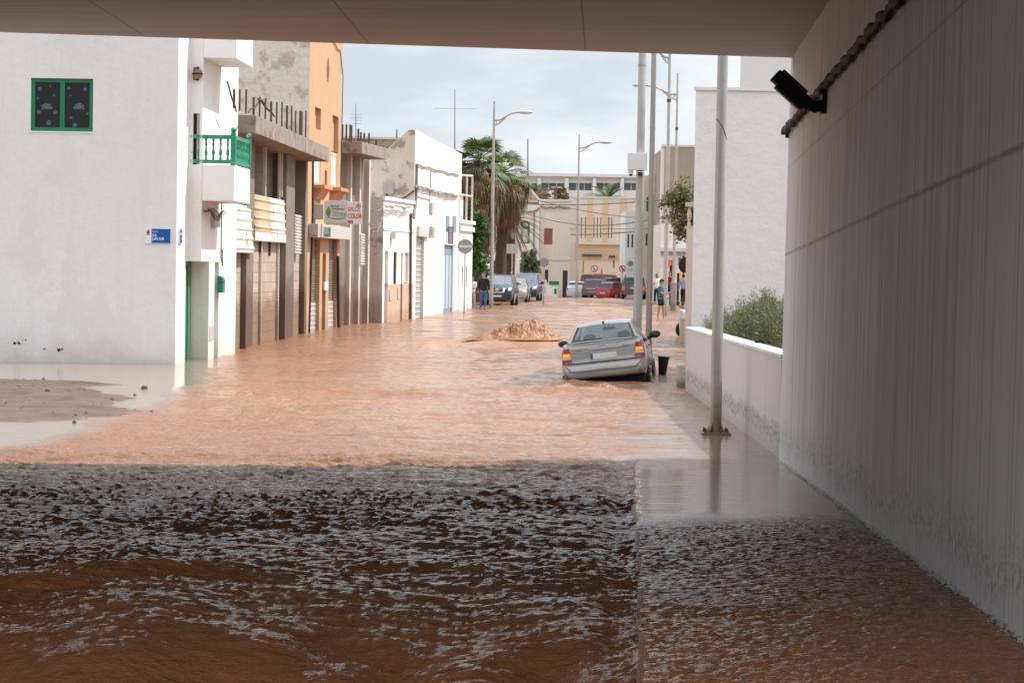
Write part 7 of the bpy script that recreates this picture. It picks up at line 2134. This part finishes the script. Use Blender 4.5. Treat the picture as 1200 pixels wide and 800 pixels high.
# ---------------------------------------------------------------- parked pickup (front view)
def boxy(L, W, H, hood_y, wind0, roof1, rear_steep=0.06, hood_z=1.05, belt=1.02, zb=0.28, wt=None, rw=0.12):
    """generic tall vehicle, rear at y = 0"""
    wt = wt or W - 0.16
    return [(0.00, zb + 0.1, 0.62, W - 0.10, 0.55, W - 0.12), (0.03, zb, 0.75, W - 0.04, 0.68, W - 0.06), (0.06, zb, 0.95, W - 0.02, 0.88, W - 0.06), (0.09 + rear_steep, zb, belt + 0.06, W - 0.01, belt, W - 0.08), (0.09 + rear_steep + rw, zb, H - 0.10, W, belt, wt),
            (0.20 + rear_steep + rw, zb, H - 0.03, W, belt, wt), (roof1 * 0.5, zb, H, W, belt, wt), (roof1, zb, H - 0.05, W, belt, wt - 0.02), (wind0, zb, hood_z + 0.02, W - 0.02, belt - 0.02, W - 0.14),
            (wind0 + 0.06, zb, hood_z - 0.01, W - 0.02, hood_z - 0.08, W - 0.12), (hood_y, zb, hood_z - 0.10, W - 0.05, hood_z - 0.18, W - 0.14), (L - 0.08, zb, hood_z - 0.24, W - 0.09, hood_z - 0.34, W - 0.18), (L - 0.02, zb + 0.02, hood_z - 0.42, W - 0.12, hood_z - 0.48, W - 0.2), (L, zb + 0.08, hood_z - 0.55, W - 0.16, hood_z - 0.60, W - 0.24)]
Yp = 127.0
pc = at(590, 340, Yp)
st = boxy(5.0, 0.925, 1.78, 4.55, 3.95, 3.2, hood_z=1.16, belt=1.08, zb=0.30, wt=0.66)
v = Car('parked_pickup', 'dark navy pickup with chrome V grille facing the camera, behind the man in black', 'car', (pc.x - 0.05, Yp + 5.0, 0.0), rad(180 - 3.5), st,
        (0.19, 0.30), (3.26, 3.93), [(0.5, 1.4), (1.5, 2.3), (2.4, 3.3)], M['navy'], wheels=(0.9, 4.05), wr=0.36, group='vehicles parked on the left side of the street')
t = v.t
fy = v.hit(0, 0.95, 'f')[0].y
for (a, b, c_, d_) in (((-0.26, 0.80), (0.26, 0.80), (0.30, 1.00), (-0.30, 1.00)), ((0.42, 0.82), (0.60, 0.82), (0.62, 0.98), (0.40, 0.98)), ((-0.60, 0.82), (-0.42, 0.82), (-0.40, 0.98), (-0.62, 0.98))):
    v.patch('grille', [a, b, c_, d_], 'f', M['black'], 0.03, 4, 3)
for sg in (-1, 1):
    q = [(sg * 0.30, 0.76), (sg * 0.40, 0.76), (sg * 0.46, 1.01), (sg * 0.33, 1.01)]
    v.patch('chrome_strut', q if sg > 0 else [q[1], q[0], q[3], q[2]], 'f', M['bright_trim'], 0.045, 2, 3)
    q = [(sg * 0.60, 0.84), (sg * 0.80, 0.86), (sg * 0.79, 1.04), (sg * 0.62, 1.03)]
    v.patch('headlight', q if sg > 0 else [q[1], q[0], q[3], q[2]], 'f', M['headlamp'], 0.03, 5, 3)
    v.mirror(3.25, 1.25, 0.92, sg, M['silver'], 1.2)
v.patch('chrome_bar', [(-0.40, 0.735), (0.40, 0.735), (0.38, 0.79), (-0.38, 0.79)], 'f', M['bright_trim'], 0.04, 6, 1)
mb = MB(); e0 = v.hit(0, 0.90, 'f')[0]; mb.sph((0, e0.y + 0.045, 0.90), 0.10, (1, 0.2, 0.85), 18, 8); mb.box(-0.15, 0.15, e0.y + 0.04, e0.y + 0.07, 0.88, 0.92); mb.build('emblem', M['bright_trim'], t, smooth=True)
v.patch('front_bumper', [(-0.76, 0.36), (0.76, 0.36), (0.80, 0.70), (-0.80, 0.70)], 'f', M['bumper_dark'], 0.06, 12, 4)
v.patch('licence_plate', [(-0.26, 0.50), (0.26, 0.50), (0.26, 0.61), (-0.26, 0.61)], 'f', M['plate'], 0.09, 3, 1)
for sg in (-1, 1):
    mb = MB(); mb.tube([(sg * 0.62, 0.8, 1.82), (sg * 0.62, 0.95, 1.88), (sg * 0.62, 2.8, 1.88), (sg * 0.62, 2.95, 1.80)], 0.02, 6); mb.build('roof_rail', M['rim_dull'], t)

# ---------------------------------------------------------------- van behind it
Yp = 146.0
pc = at(619, 340, Yp)
st = boxy(4.25, 0.88, 1.80, 3.75, 3.45, 2.5, hood_z=1.12, belt=1.08, zb=0.26, wt=0.70)
v = Car('parked_van', 'dark blue compact van facing the camera just right of the navy pickup', 'van', (pc.x + 0.1, Yp + 4.2, 0.0), rad(180 - 4), st,
        (0.19, 0.28), (2.56, 3.42), [(0.5, 1.4), (1.5, 2.6)], mat('blue_van_paint', (0.018, 0.035, 0.11), 0.05, 0.3, 1, coat=0.8), wheels=(0.8, 3.45), wr=0.32, group='vehicles parked on the left side of the street')
t = v.t
for sg in (-1, 1):
    q = [(sg * 0.42, 0.74), (sg * 0.76, 0.80), (sg * 0.77, 1.00), (sg * 0.50, 0.90)]
    v.patch('headlight', q if sg > 0 else [q[1], q[0], q[3], q[2]], 'f', M['headlamp'], 0.03, 5, 3)
    v.mirror(2.7, 1.15, 0.88, sg, M['black'], 1.3)
v.patch('grille', [(-0.40, 0.72), (0.40, 0.72), (0.38, 0.80), (-0.38, 0.80)], 'f', M['black'], 0.03, 5, 1)
v.patch('front_bumper', [(-0.70, 0.34), (0.70, 0.34), (0.74, 0.60), (-0.74, 0.60)], 'f', M['bumper_dark'], 0.04, 8, 3)
v.patch('licence_plate', [(-0.26, 0.44), (0.26, 0.44), (0.26, 0.55), (-0.26, 0.55)], 'f', M['plate'], 0.07, 3, 1)
# small pale car squeezed between them
Yp = 137.0; pc = at(609.5, 340, Yp)
st_h = boxy(3.9, 0.84, 1.48, 3.5, 3.0, 2.2, hood_z=0.98, belt=0.93, zb=0.22, wt=0.60)
# ---------------------------------------------------------------- far cars
def rear_kit(v, W, zl0, zl1, zw, lm, plate_z, bumper=None, lw=0.14, hub=0.30):
    for sg in (-1, 1):
        q = [(sg * (W - lw - 0.05), zl0), (sg * (W - 0.06), zl0), (sg * (W - 0.08), zl1), (sg * (W - lw - 0.04), zl1)]
        v.patch('tail_light', q if sg > 0 else [q[1], q[0], q[3], q[2]], 'r', lm, 0.02, 3, 4)
    v.patch('licence_plate', [(-0.26, plate_z), (0.26, plate_z), (0.26, plate_z + 0.11), (-0.26, plate_z + 0.11)], 'r', M['plate'], 0.03, 3, 1)
    if bumper: v.patch('rear_bumper', [(-W + 0.1, 0.36), (W - 0.1, 0.36), (W - 0.1, 0.62), (-W + 0.1, 0.62)], 'r', bumper, 0.05, 8, 2)
G_ = 'vehicles parked at the far end of the street'
def place(px, pyb, Y):
    p = at(px, pyb, Y); return (p.x, Y, p.z)
# dark off-roader seen from behind
p = place(742.5, 352, 172)
st = boxy(4.5, 0.90, 1.78, 4.1, 3.5, 2.9, hood_z=1.15, belt=1.08, zb=0.42, wt=0.74, rw=0.10)
v = Car('parked_offroader', 'dark off-road car seen from behind with lit red and orange rear lights, behind the poles', 'car', p, rad(-2), st, (0.155, 0.26), (2.95, 3.48), [(0.5, 1.5), (1.6, 2.4), (2.5, 3.1)], M['dark_car'], wheels=(0.85, 3.6), wr=0.36, group=G_)
rear_kit(v, 0.90, 0.80, 1.06, 0, M['red_lit'], 0.86, M['bumper_grey'], 0.16)
for sg in (-1, 1):
    q = [(sg * 0.72, 0.72), (sg * 0.86, 0.72), (sg * 0.86, 0.80), (sg * 0.72, 0.80)]
    v.patch('indicator', q if sg > 0 else [q[1], q[0], q[3], q[2]], 'r', M['amber'], 0.025, 2, 2)
    mb = MB(); mb.tube([(sg * 0.62, 0.4, 1.79), (sg * 0.62, 0.6, 1.86), (sg * 0.62, 2.6, 1.86), (sg * 0.62, 2.8, 1.76)], 0.025, 6); mb.build('roof_rail', M['black'], v.t)
v.patch('tailgate', [(-0.60, 0.68), (0.60, 0.68), (0.62, 1.10), (-0.62, 1.10)], 'r', M['dark_car'], 0.015, 6, 4)
# bright red hatchback
p = place(706, 351.5, 184)
st = boxy(3.9, 0.84, 1.46, 3.5, 2.95, 2.1, hood_z=0.98, belt=0.92, zb=0.22, wt=0.60, rear_steep=0.08, rw=0.30)
v = Car('parked_hatchback', 'bright red hatchback seen from behind at an angle, in front of the maroon cars', 'car', p, rad(-42), st, (0.20, 0.46), (2.15, 2.93), [(0.55, 1.25), (1.35, 2.35)], M['red_car'], wheels=(0.70, 3.15), wr=0.31, group=G_)
rear_kit(v, 0.84, 0.72, 0.94, 0, M['lamp_dark_red'], 0.50, None, 0.12)
# maroon estate behind it
p = place(707, 347.5, 192)
st = boxy(4.3, 0.86, 1.62, 3.9, 3.3, 2.5, hood_z=1.02, belt=0.98, zb=0.24, wt=0.66)
v = Car('parked_estate', 'maroon estate car partly hidden behind the bright red hatchback', 'car', p, rad(-62), st, (0.19, 0.28), (2.55, 3.28), [(0.5, 1.3), (1.4, 2.1), (2.2, 2.9)], M['maroon'], wheels=(0.8, 3.4), wr=0.31, group=G_)
rear_kit(v, 0.86, 0.75, 1.0, 0, M['lamp_red'], 0.6, M['maroon'], 0.12)
# maroon SUV with pale lettering on the tailgate
p = place(693, 351, 187)
st = boxy(4.3, 0.88, 1.68, 3.9, 3.3, 2.6, hood_z=1.08, belt=1.02, zb=0.34, wt=0.66, rear_steep=0.10, rw=0.22)
v = Car('parked_suv', 'maroon car with pale lettering across its tailgate, left of the bright red hatchback', 'car', p, rad(-14), st, (0.22, 0.42), (2.65, 3.28), [(0.6, 1.4), (1.5, 2.3), (2.4, 3.0)], M['maroon'], wheels=(0.8, 3.5), wr=0.34, group=G_)
rear_kit(v, 0.88, 0.80, 1.0, 0, M['lamp_red'], 0.56, M['bumper_grey'], 0.12)
for k in range(7): v.patch('tailgate_letter', [(-0.42 + k * 0.125, 0.84), (-0.35 + k * 0.125, 0.84), (-0.35 + k * 0.125, 0.92), (-0.42 + k * 0.125, 0.92)], 'r', M['sign_white'], 0.02, 1, 1)
# maroon van
p = place(685.5, 347, 195)
st = boxy(4.4, 0.90, 1.92, 4.0, 3.7, 2.9, hood_z=1.12, belt=1.10, zb=0.28, wt=0.76)
v = Car('parked_minivan', 'dark red van with two pale side windows behind the maroon car', 'van', p, rad(-48), st, (0.19, 0.28), (2.95, 3.68), [(0.4, 1.2), (1.4, 2.3), (2.4, 3.2)], M['maroon'], wheels=(0.85, 3.6), wr=0.32, group=G_)
rear_kit(v, 0.90, 0.80, 1.2, 0, M['lamp_red'], 0.7, None, 0.1)
# pale blue-white car at the left of the cluster
p = place(675, 350.5, 190)
v = Car('parked_small_car', 'pale blue-white small car behind the slender lamp post, left of the maroon cars', 'car', p, rad(-6), st_h, (0.19, 0.28), (2.25, 2.98), [(0.5, 1.25), (1.35, 2.35)], M['white_car'], wheels=(0.7, 3.15), wr=0.30, group=G_)
rear_kit(v, 0.84, 0.72, 0.98, 0, M['lamp_red'], 0.5, None, 0.10)
# pale small car between pickup and van
pc = at(608.8, 352, 139)
v = Car('parked_small_car', 'pale small car wedged between the navy pickup and the blue van', 'car', (pc.x - 0.15, 142.9, 0.0), rad(180 - 3), st_h, (0.19, 0.28), (2.25, 2.98), [(0.5, 1.25), (1.35, 2.35)], M['silver'], wheels=(0.7, 3.15), wr=0.30, group='vehicles parked on the left side of the street')
for sg in (-1, 1):
    q = [(sg * 0.48, 0.62), (sg * 0.74, 0.66), (sg * 0.74, 0.80), (sg * 0.55, 0.76)]
    v.patch('headlight', q if sg > 0 else [q[1], q[0], q[3], q[2]], 'f', M['headlamp'], 0.03, 4, 2)
# scooter behind the low cream wall
p = gnd(803, 389)
Ysc = 76.0; p = at(803.5, 380, Ysc)
ts = thing('scooter', 'parked scooter with dark handlebars half hidden behind the low cream wall', 'scooter', (p.x, Ysc, 0), rad(35))
mb = MB(); mb.prism([(-0.15, 0.15, 0.25), (-0.15, 0.0, 0.35), (-0.15, -0.05, 0.85), (-0.15, 0.12, 0.92), (-0.15, 0.22, 0.6)], (0.30, 0, 0)); mb.build('fairing', M['white_car'], ts, bevel=0.03)
mb = MB(); mb.tube([(-0.34, -0.08, 1.02), (-0.12, 0.02, 0.96), (0.12, 0.02, 0.96), (0.34, -0.08, 1.02)], 0.02, 8); mb.build('handlebar', M['black'], ts, smooth=True)
for sg in (-1, 1):
    mb = MB(); mb.tube([(sg * 0.22, 0, 0.98), (sg * 0.30, 0, 1.12)], 0.008, 6); mb.sph((sg * 0.33, 0, 1.15), 0.06, (1, 0.3, 0.8), 10, 6); mb.build('mirror', M['black'], ts, smooth=True)
mb = MB(); mb.box(-0.14, 0.14, -0.05, -1.1, 0.22, 0.30); mb.box(-0.15, 0.15, -0.55, -1.25, 0.45, 0.70); mb.build('scooter_body', M['white_car'], ts, bevel=0.03)
mb = MB(); mb.box(-0.14, 0.14, -0.50, -1.2, 0.705, 0.80); mb.build('seat', M['black'], ts, bevel=0.03)
for y_ in (0.25, -1.15):
    mb = MB(Matrix.Translation((0, y_, 0.24)) @ Matrix.Rotation(math.pi / 2, 4, 'Y')); mb.lathe([(0.14, -0.05), (0.22, -0.05), (0.24, 0), (0.22, 0.05), (0.14, 0.05)], (0, 0, 0), 20); mb.build('wheel', M['rubber'], ts, smooth=True)

# ================================================================ people
def skinmesh(name, joints, edges, radii, m, parent, root=0, sub=2):
    me = bpy.data.meshes.new(name); me.from_pydata([tuple(j) for j in joints], edges, []); me.materials.append(m)
    o = bpy.data.objects.new(name, me); COL.objects.link(o); o.parent = parent
    md = o.modifiers.new('skin', 'SKIN'); md.use_smooth_shade = True
    for i, v_ in enumerate(me.skin_vertices[0].data):
        r_ = radii[i]; v_.radius = r_ if isinstance(r_, tuple) else (r_, r_); v_.use_root = (i == root)
    ss = o.modifiers.new('sub', 'SUBSURF'); ss.levels = sub; ss.render_levels = sub
    return o
def person(label, loc, rz, H, pose, top_m, leg_m, group='people standing in the flooded street', sleeves='long', shorts=False, shoe_m=None, hair='short', look=0.0, hat=None, sc_w=1.0):
    """local: x right, y forward (facing +y), z up; pose gives hand and foot targets in fractions of height"""
    t = thing('person', label, 'person', loc, rz, group)
    h = H
    hipz, shz, neckz = 0.515 * h, 0.805 * h, 0.86 * h
    L = {}
    px_ = 0.055 * h
    J = [(0, 0, hipz), (0, 0.005 * h, 0.62 * h), (0, 0.0, 0.72 * h), (0, -0.005 * h, shz), (0, 0, neckz), (0, 0.012 * h, 0.905 * h)]
    R_ = [(0.070 * h * sc_w, 0.048 * h * sc_w), (0.066 * h * sc_w, 0.046 * h * sc_w), (0.080 * h * sc_w, 0.052 * h * sc_w), (0.070 * h, 0.045 * h), 0.032 * h, 0.034 * h]
    RC = [(0.085 * h * sc_w, 0.062 * h * sc_w), (0.078 * h * sc_w, 0.056 * h * sc_w), (0.092 * h * sc_w, 0.062 * h * sc_w), (0.075 * h, 0.050 * h)]
    E = [(0, 1), (1, 2), (2, 3), (3, 4), (4, 5)]
    def add(p, r, to):
        J.append(p); R_.append(r); E.append((to, len(J) - 1)); return len(J) - 1
    arms = {}; legs = {}
    for s, k in ((-1, 'L'), (1, 'R')):
        sh = (s * 0.098 * h, 0, shz - 0.005 * h); el, wr = pose['arm' + k]
        el = (el[0] * h, el[1] * h, el[2] * h); wr = (wr[0] * h, wr[1] * h, wr[2] * h)
        a = add(sh, 0.037 * h, 3); b = add(el, 0.026 * h, a); c = add(wr, 0.017 * h, b)
        dv = (Vector(wr) - Vector(el)).normalized(); pm = Vector(wr) + dv * 0.035 * h
        d_ = add(tuple(pm), (0.022 * h, 0.012 * h), c)
        arms[k] = (sh, el, wr, pm, dv)
        kn, an = pose['leg' + k]
        hp = (s * 0.050 * h, 0, hipz - 0.03 * h); kn = (kn[0] * h, kn[1] * h, kn[2] * h); an = (an[0] * h, an[1] * h, an[2] * h)
        a = add(hp, 0.048 * h, 0); b = add(kn, 0.036 * h, a); c0 = Vector(kn).lerp(Vector(an), 0.3); b2 = add(tuple(c0), 0.034 * h, b); c = add(an, 0.020 * h, b2)
        e = add((an[0] + s * 0.01 * h, an[1] + 0.075 * h, an[2] - 0.022 * h), (0.024 * h, 0.013 * h), c)
        legs[k] = (hp, kn, an)
    skinmesh('body', J, E, R_, M['skin'], t)
    # fingers
    for k in 'LR':
        sh, el, wr, pm, dv = arms[k]; s = -1 if k == 'L' else 1
        sd_ = dv.orthogonal().normalized(); 
        mb = MB()
        for i in range(4):
            b0 = pm + sd_ * (i - 1.5) * 0.009 * h; ln = (0.040, 0.046, 0.043, 0.034)[i] * h
            cu = dv.cross(sd_) * 0.012 * h
            mb.tube([b0, b0 + dv * ln * 0.5 + cu * 0.3, b0 + dv * ln * 0.85 + cu], [0.0052 * h, 0.0048 * h, 0.0038 * h], 6)
        th = pm - dv * 0.02 * h + sd_ * 0.018 * h; mb.tube([th, th + (dv + sd_).normalized() * 0.02 * h, th + (dv * 1.5 + sd_).normalized() * 0.036 * h], [0.006 * h, 0.0055 * h, 0.004 * h], 6)
        o = mb.build('fingers', M['skin'], t, smooth=True)
    # head with face
    hc = Vector((0, 0.02 * h, 0.938 * h)); hr = Matrix.Translation(hc) @ Matrix.Rotation(look, 4, 'Z') @ Matrix.Rotation(pose.get('nod', 0), 4, 'X')
    mb = MB(hr); r = 0.062 * h
    mb.sph((0, 0, 0), r, (0.76, 0.92, 1.08), 18, 14); mb.sph((0, 0.012 * h, -0.030 * h), r * 0.66, (0.86, 0.95, 0.95), 14, 10)
    mb.sph((0, 0.062 * h, -0.008 * h), 0.010 * h, (0.8, 1.0, 1.5), 10, 8)
    for s in (-1, 1): mb.sph((s * 0.047 * h, -0.002 * h, -0.006 * h), 0.014 * h, (0.4, 0.9, 1.3), 10, 7)
    hd = mb.build('head', M['skin'], t, smooth=True)
    mb = MB(hr)
    for s in (-1, 1): mb.sph((s * 0.020 * h, 0.0525 * h, 0.003 * h), 0.006 * h, (1.2, 0.6, 0.7), 8, 6)
    mb.sph((0, 0.056 * h, -0.032 * h), 0.010 * h, (1.3, 0.4, 0.3), 10, 6)
    mb.build('facial_features', mat('dark_face_detail', (0.06, 0.025, 0.02), 0.1, 0.5), hd, smooth=True)
    mb = MB(hr)
    sv = MB(); sv.sph((0, -0.010 * h, 0.010 * h), r * 1.07, (0.80, 0.93, 1.06), 18, 14)
    keep = [f_ for f_ in sv.f if np.mean([sv.v[i][2] for i in f_]) > (0.018 * h if np.mean([sv.v[i][1] for i in f_]) > 0.018 * h else -0.035 * h)]
    mb.add(sv.v, keep)
    if hair == 'long':
        mb.tube([(0, -0.035 * h, 0.03 * h), (0, -0.055 * h, -0.04 * h), (0, -0.05 * h, -0.11 * h), (0, -0.04 * h, -0.16 * h)], [0.045 * h, 0.05 * h, 0.042 * h, 0.02 * h], 10)
    mb.build('hair', M['hair'], t, smooth=True)
    if hat:
        mb = MB(hr); mb.sph((0, -0.004 * h, 0.022 * h), r * 1.12, (0.82, 0.95, 0.85), 16, 10); mb.v = [v_ for v_ in mb.v]
        mb.build('cap', hat, t, smooth=True)
    # clothes
    g = 0.012 * h
    TJ = [(0, 0, hipz - 0.045 * h), (0, 0.005 * h, 0.62 * h), (0, 0, 0.72 * h), (0, -0.005 * h, shz + 0.004 * h), (0, 0, neckz - 0.022 * h)]
    TR = [(RC[i][0] + g, RC[i][1] + g) for i in range(4)] + [0.040 * h]
    TE = [(0, 1), (1, 2), (2, 3), (3, 4)]
    for k in 'LR':
        sh, el, wr, pm, dv = arms[k]
        TJ.append(sh); TR.append(0.037 * h + g); TE.append((3, len(TJ) - 1))
        if sleeves == 'long':
            TJ.append(el); TR.append(0.026 * h + g); TE.append((len(TJ) - 2, len(TJ) - 1))
            TJ.append(tuple(Vector(el).lerp(Vector(wr), 0.93))); TR.append(0.018 * h + g); TE.append((len(TJ) - 2, len(TJ) - 1))
        else:
            TJ.append(tuple(Vector(sh).lerp(Vector(el), 0.7))); TR.append(0.031 * h + g * 1.4); TE.append((len(TJ) - 2, len(TJ) - 1))
    skinmesh('shirt' if sleeves != 'long' else 'jumper', TJ, TE, TR, top_m, t)
    BJ = [(0, 0, hipz + 0.07 * h), (0, 0, hipz - 0.02 * h)]; BR = [(0.083 * h * sc_w, 0.060 * h * sc_w), (0.090 * h * sc_w, 0.066 * h * sc_w)]; BE = [(0, 1)]
    for k in 'LR':
        hp, kn, an = legs[k]
        BJ.append(hp); BR.append(0.064 * h); BE.append((1, len(BJ) - 1))
        if shorts:
            BJ.append(tuple(Vector(hp).lerp(Vector(kn), 0.85))); BR.append(0.055 * h); BE.append((len(BJ) - 2, len(BJ) - 1))
        else:
            BJ.append(kn); BR.append(0.044 * h); BE.append((len(BJ) - 2, len(BJ) - 1))
            BJ.append(tuple(Vector(kn).lerp(Vector(an), 0.92))); BR.append(0.034 * h); BE.append((len(BJ) - 2, len(BJ) - 1))
    skinmesh('shorts' if shorts else 'trousers', BJ, BE, BR, leg_m, t)
    if shoe_m:
        for k in 'LR':
            an = legs[k][2]; mb = MB(); mb.sph((an[0], an[1] + 0.04 * h, an[2] - 0.018 * h), 0.05 * h, (0.52, 1.35, 0.5), 12, 8); mb.build('shoe', shoe_m, t, smooth=True)
    return t
STAND = {'armL': ((-0.135, -0.01, 0.64), (-0.15, 0.03, 0.50)), 'armR': ((0.135, -0.01, 0.64), (0.15, 0.03, 0.50)), 'legL': ((-0.06, 0.01, 0.28), (-0.065, 0, 0.04)), 'legR': ((0.06, 0.01, 0.28), (0.065, 0, 0.04))}
def pose(**k): d = dict(STAND); d.update(k); return d
M['jeans'] = mat('blue_jeans', (0.06, 0.13, 0.24), 0.2, 0.85, 4)
M['black_knit'] = mat('black_knitwear', (0.018, 0.018, 0.02), 0.1, 0.9)
M['navy_cloth'] = mat('navy_shorts', (0.02, 0.022, 0.035), 0.1, 0.85)
M['teal_shirt'] = mat('teal_blue_shirt', (0.04, 0.14, 0.22), 0.1, 0.85, 5)
M['white_cloth'] = mat('white_cloth', (0.72, 0.72, 0.74), 0.05, 0.85)
M['grey_cloth'] = mat('grey_cloth', (0.30, 0.31, 0.34), 0.1, 0.85)
M['light_blue'] = mat('light_blue_shirt', (0.25, 0.33, 0.45), 0.08, 0.85)
def foot(px, py, Y):
    p = at(px, py, Y); return (p.x, Y, max(p.z, -0.25))
person('man in a black jumper and blue jeans beside the navy pickup, looking to his left', foot(566.5, 363, 115), rad(178), 1.88, pose(legL=((-0.05, 0.03, 0.28), (-0.04, 0.05, 0.04)), legR=((0.065, 0.0, 0.28), (0.075, -0.02, 0.04)), armL=((-0.135, -0.02, 0.64), (-0.14, 0.04, 0.51)), armR=((0.14, -0.02, 0.64), (0.145, 0.02, 0.50))), M['black_knit'], M['jeans'], shoe_m=M['black'], look=rad(-30), sc_w=1.12)
person('woman in pale top and grey trousers at the end of the white houses', foot(553.5, 362.5, 117), rad(150), 1.66, pose(armL=((-0.12, 0.03, 0.66), (-0.01, 0.10, 0.69)), armR=((0.12, 0.03, 0.66), (0.01, 0.11, 0.67))), M['white_cloth'], M['grey_cloth'], shoe_m=M['lamp_dark_red'], hair='long')
tm = person('man in a teal shirt and dark shorts reading a paper', foot(774.0, 373.0, 103), rad(250), 1.74, pose(nod=rad(-28), armL=((-0.11, 0.06, 0.66), (-0.06, 0.21, 0.665)), armR=((0.12, 0.05, 0.64), (0.03, 0.20, 0.64)), legL=((-0.06, 0.05, 0.28), (-0.07, 0.07, 0.0)), legR=((0.06, -0.02, 0.28), (0.07, -0.06, 0.0))), M['teal_shirt'], M['navy_cloth'], sleeves='short', shorts=True, sc_w=1.25)
mwt = tm.matrix_world.copy()
pw = Matrix.Translation(tm.location) @ Matrix.Rotation(tm.rotation_euler.z, 4, 'Z') @ Vector((0.0, 0.37, 1.12))
mb = MB(); mb.prism([(-0.14, -0.10, -0.02), (0.14, -0.10, 0.0), (0.14, 0.12, 0.06), (-0.14, 0.12, 0.05)], (0, 0.02, 0.015)); mb.prism([(-0.1, -0.08, -0.2), (0.1, -0.08, -0.18), (0.1, -0.04, 0.0), (-0.1, -0.04, 0.0)], (0, 0.02, 0))
o = mb.build('paper', M['sign_white']); o.location = pw; o.rotation_euler = (0, 0, rad(250)); tag(o, 'white folded paper in the hands of the man in the teal shirt', 'paper')
person('person in a white shirt and dark trousers just behind the man in the teal shirt', foot(769.2, 356, 131), rad(200), 1.70, pose(), M['white_cloth'], M['navy_cloth'], sleeves='short', shoe_m=M['black'])
person('man in a light blue shirt and black trousers walking away by the cream building', foot(800.3, 356.8, 136), rad(-10), 1.78, pose(legL=((-0.05, 0.07, 0.28), (-0.05, 0.0, 0.05)), legR=((0.05, -0.02, 0.28), (0.05, -0.10, 0.05)), armR=((0.13, 0.02, 0.65), (0.12, 0.10, 0.54))), M['light_blue'], M['black_knit'], shoe_m=M['black'], look=rad(20))
person('person in a dark red top standing between the two far lamp posts', foot(784.5, 353, 133.0), rad(160), 1.68, pose(), mat('dark_red_cloth', (0.22, 0.02, 0.03), 0.1, 0.85), M['navy_cloth'], sleeves='short', shoe_m=M['black'])
# tall dark blue banner by the door row
a = at(792, 320, 133.4);
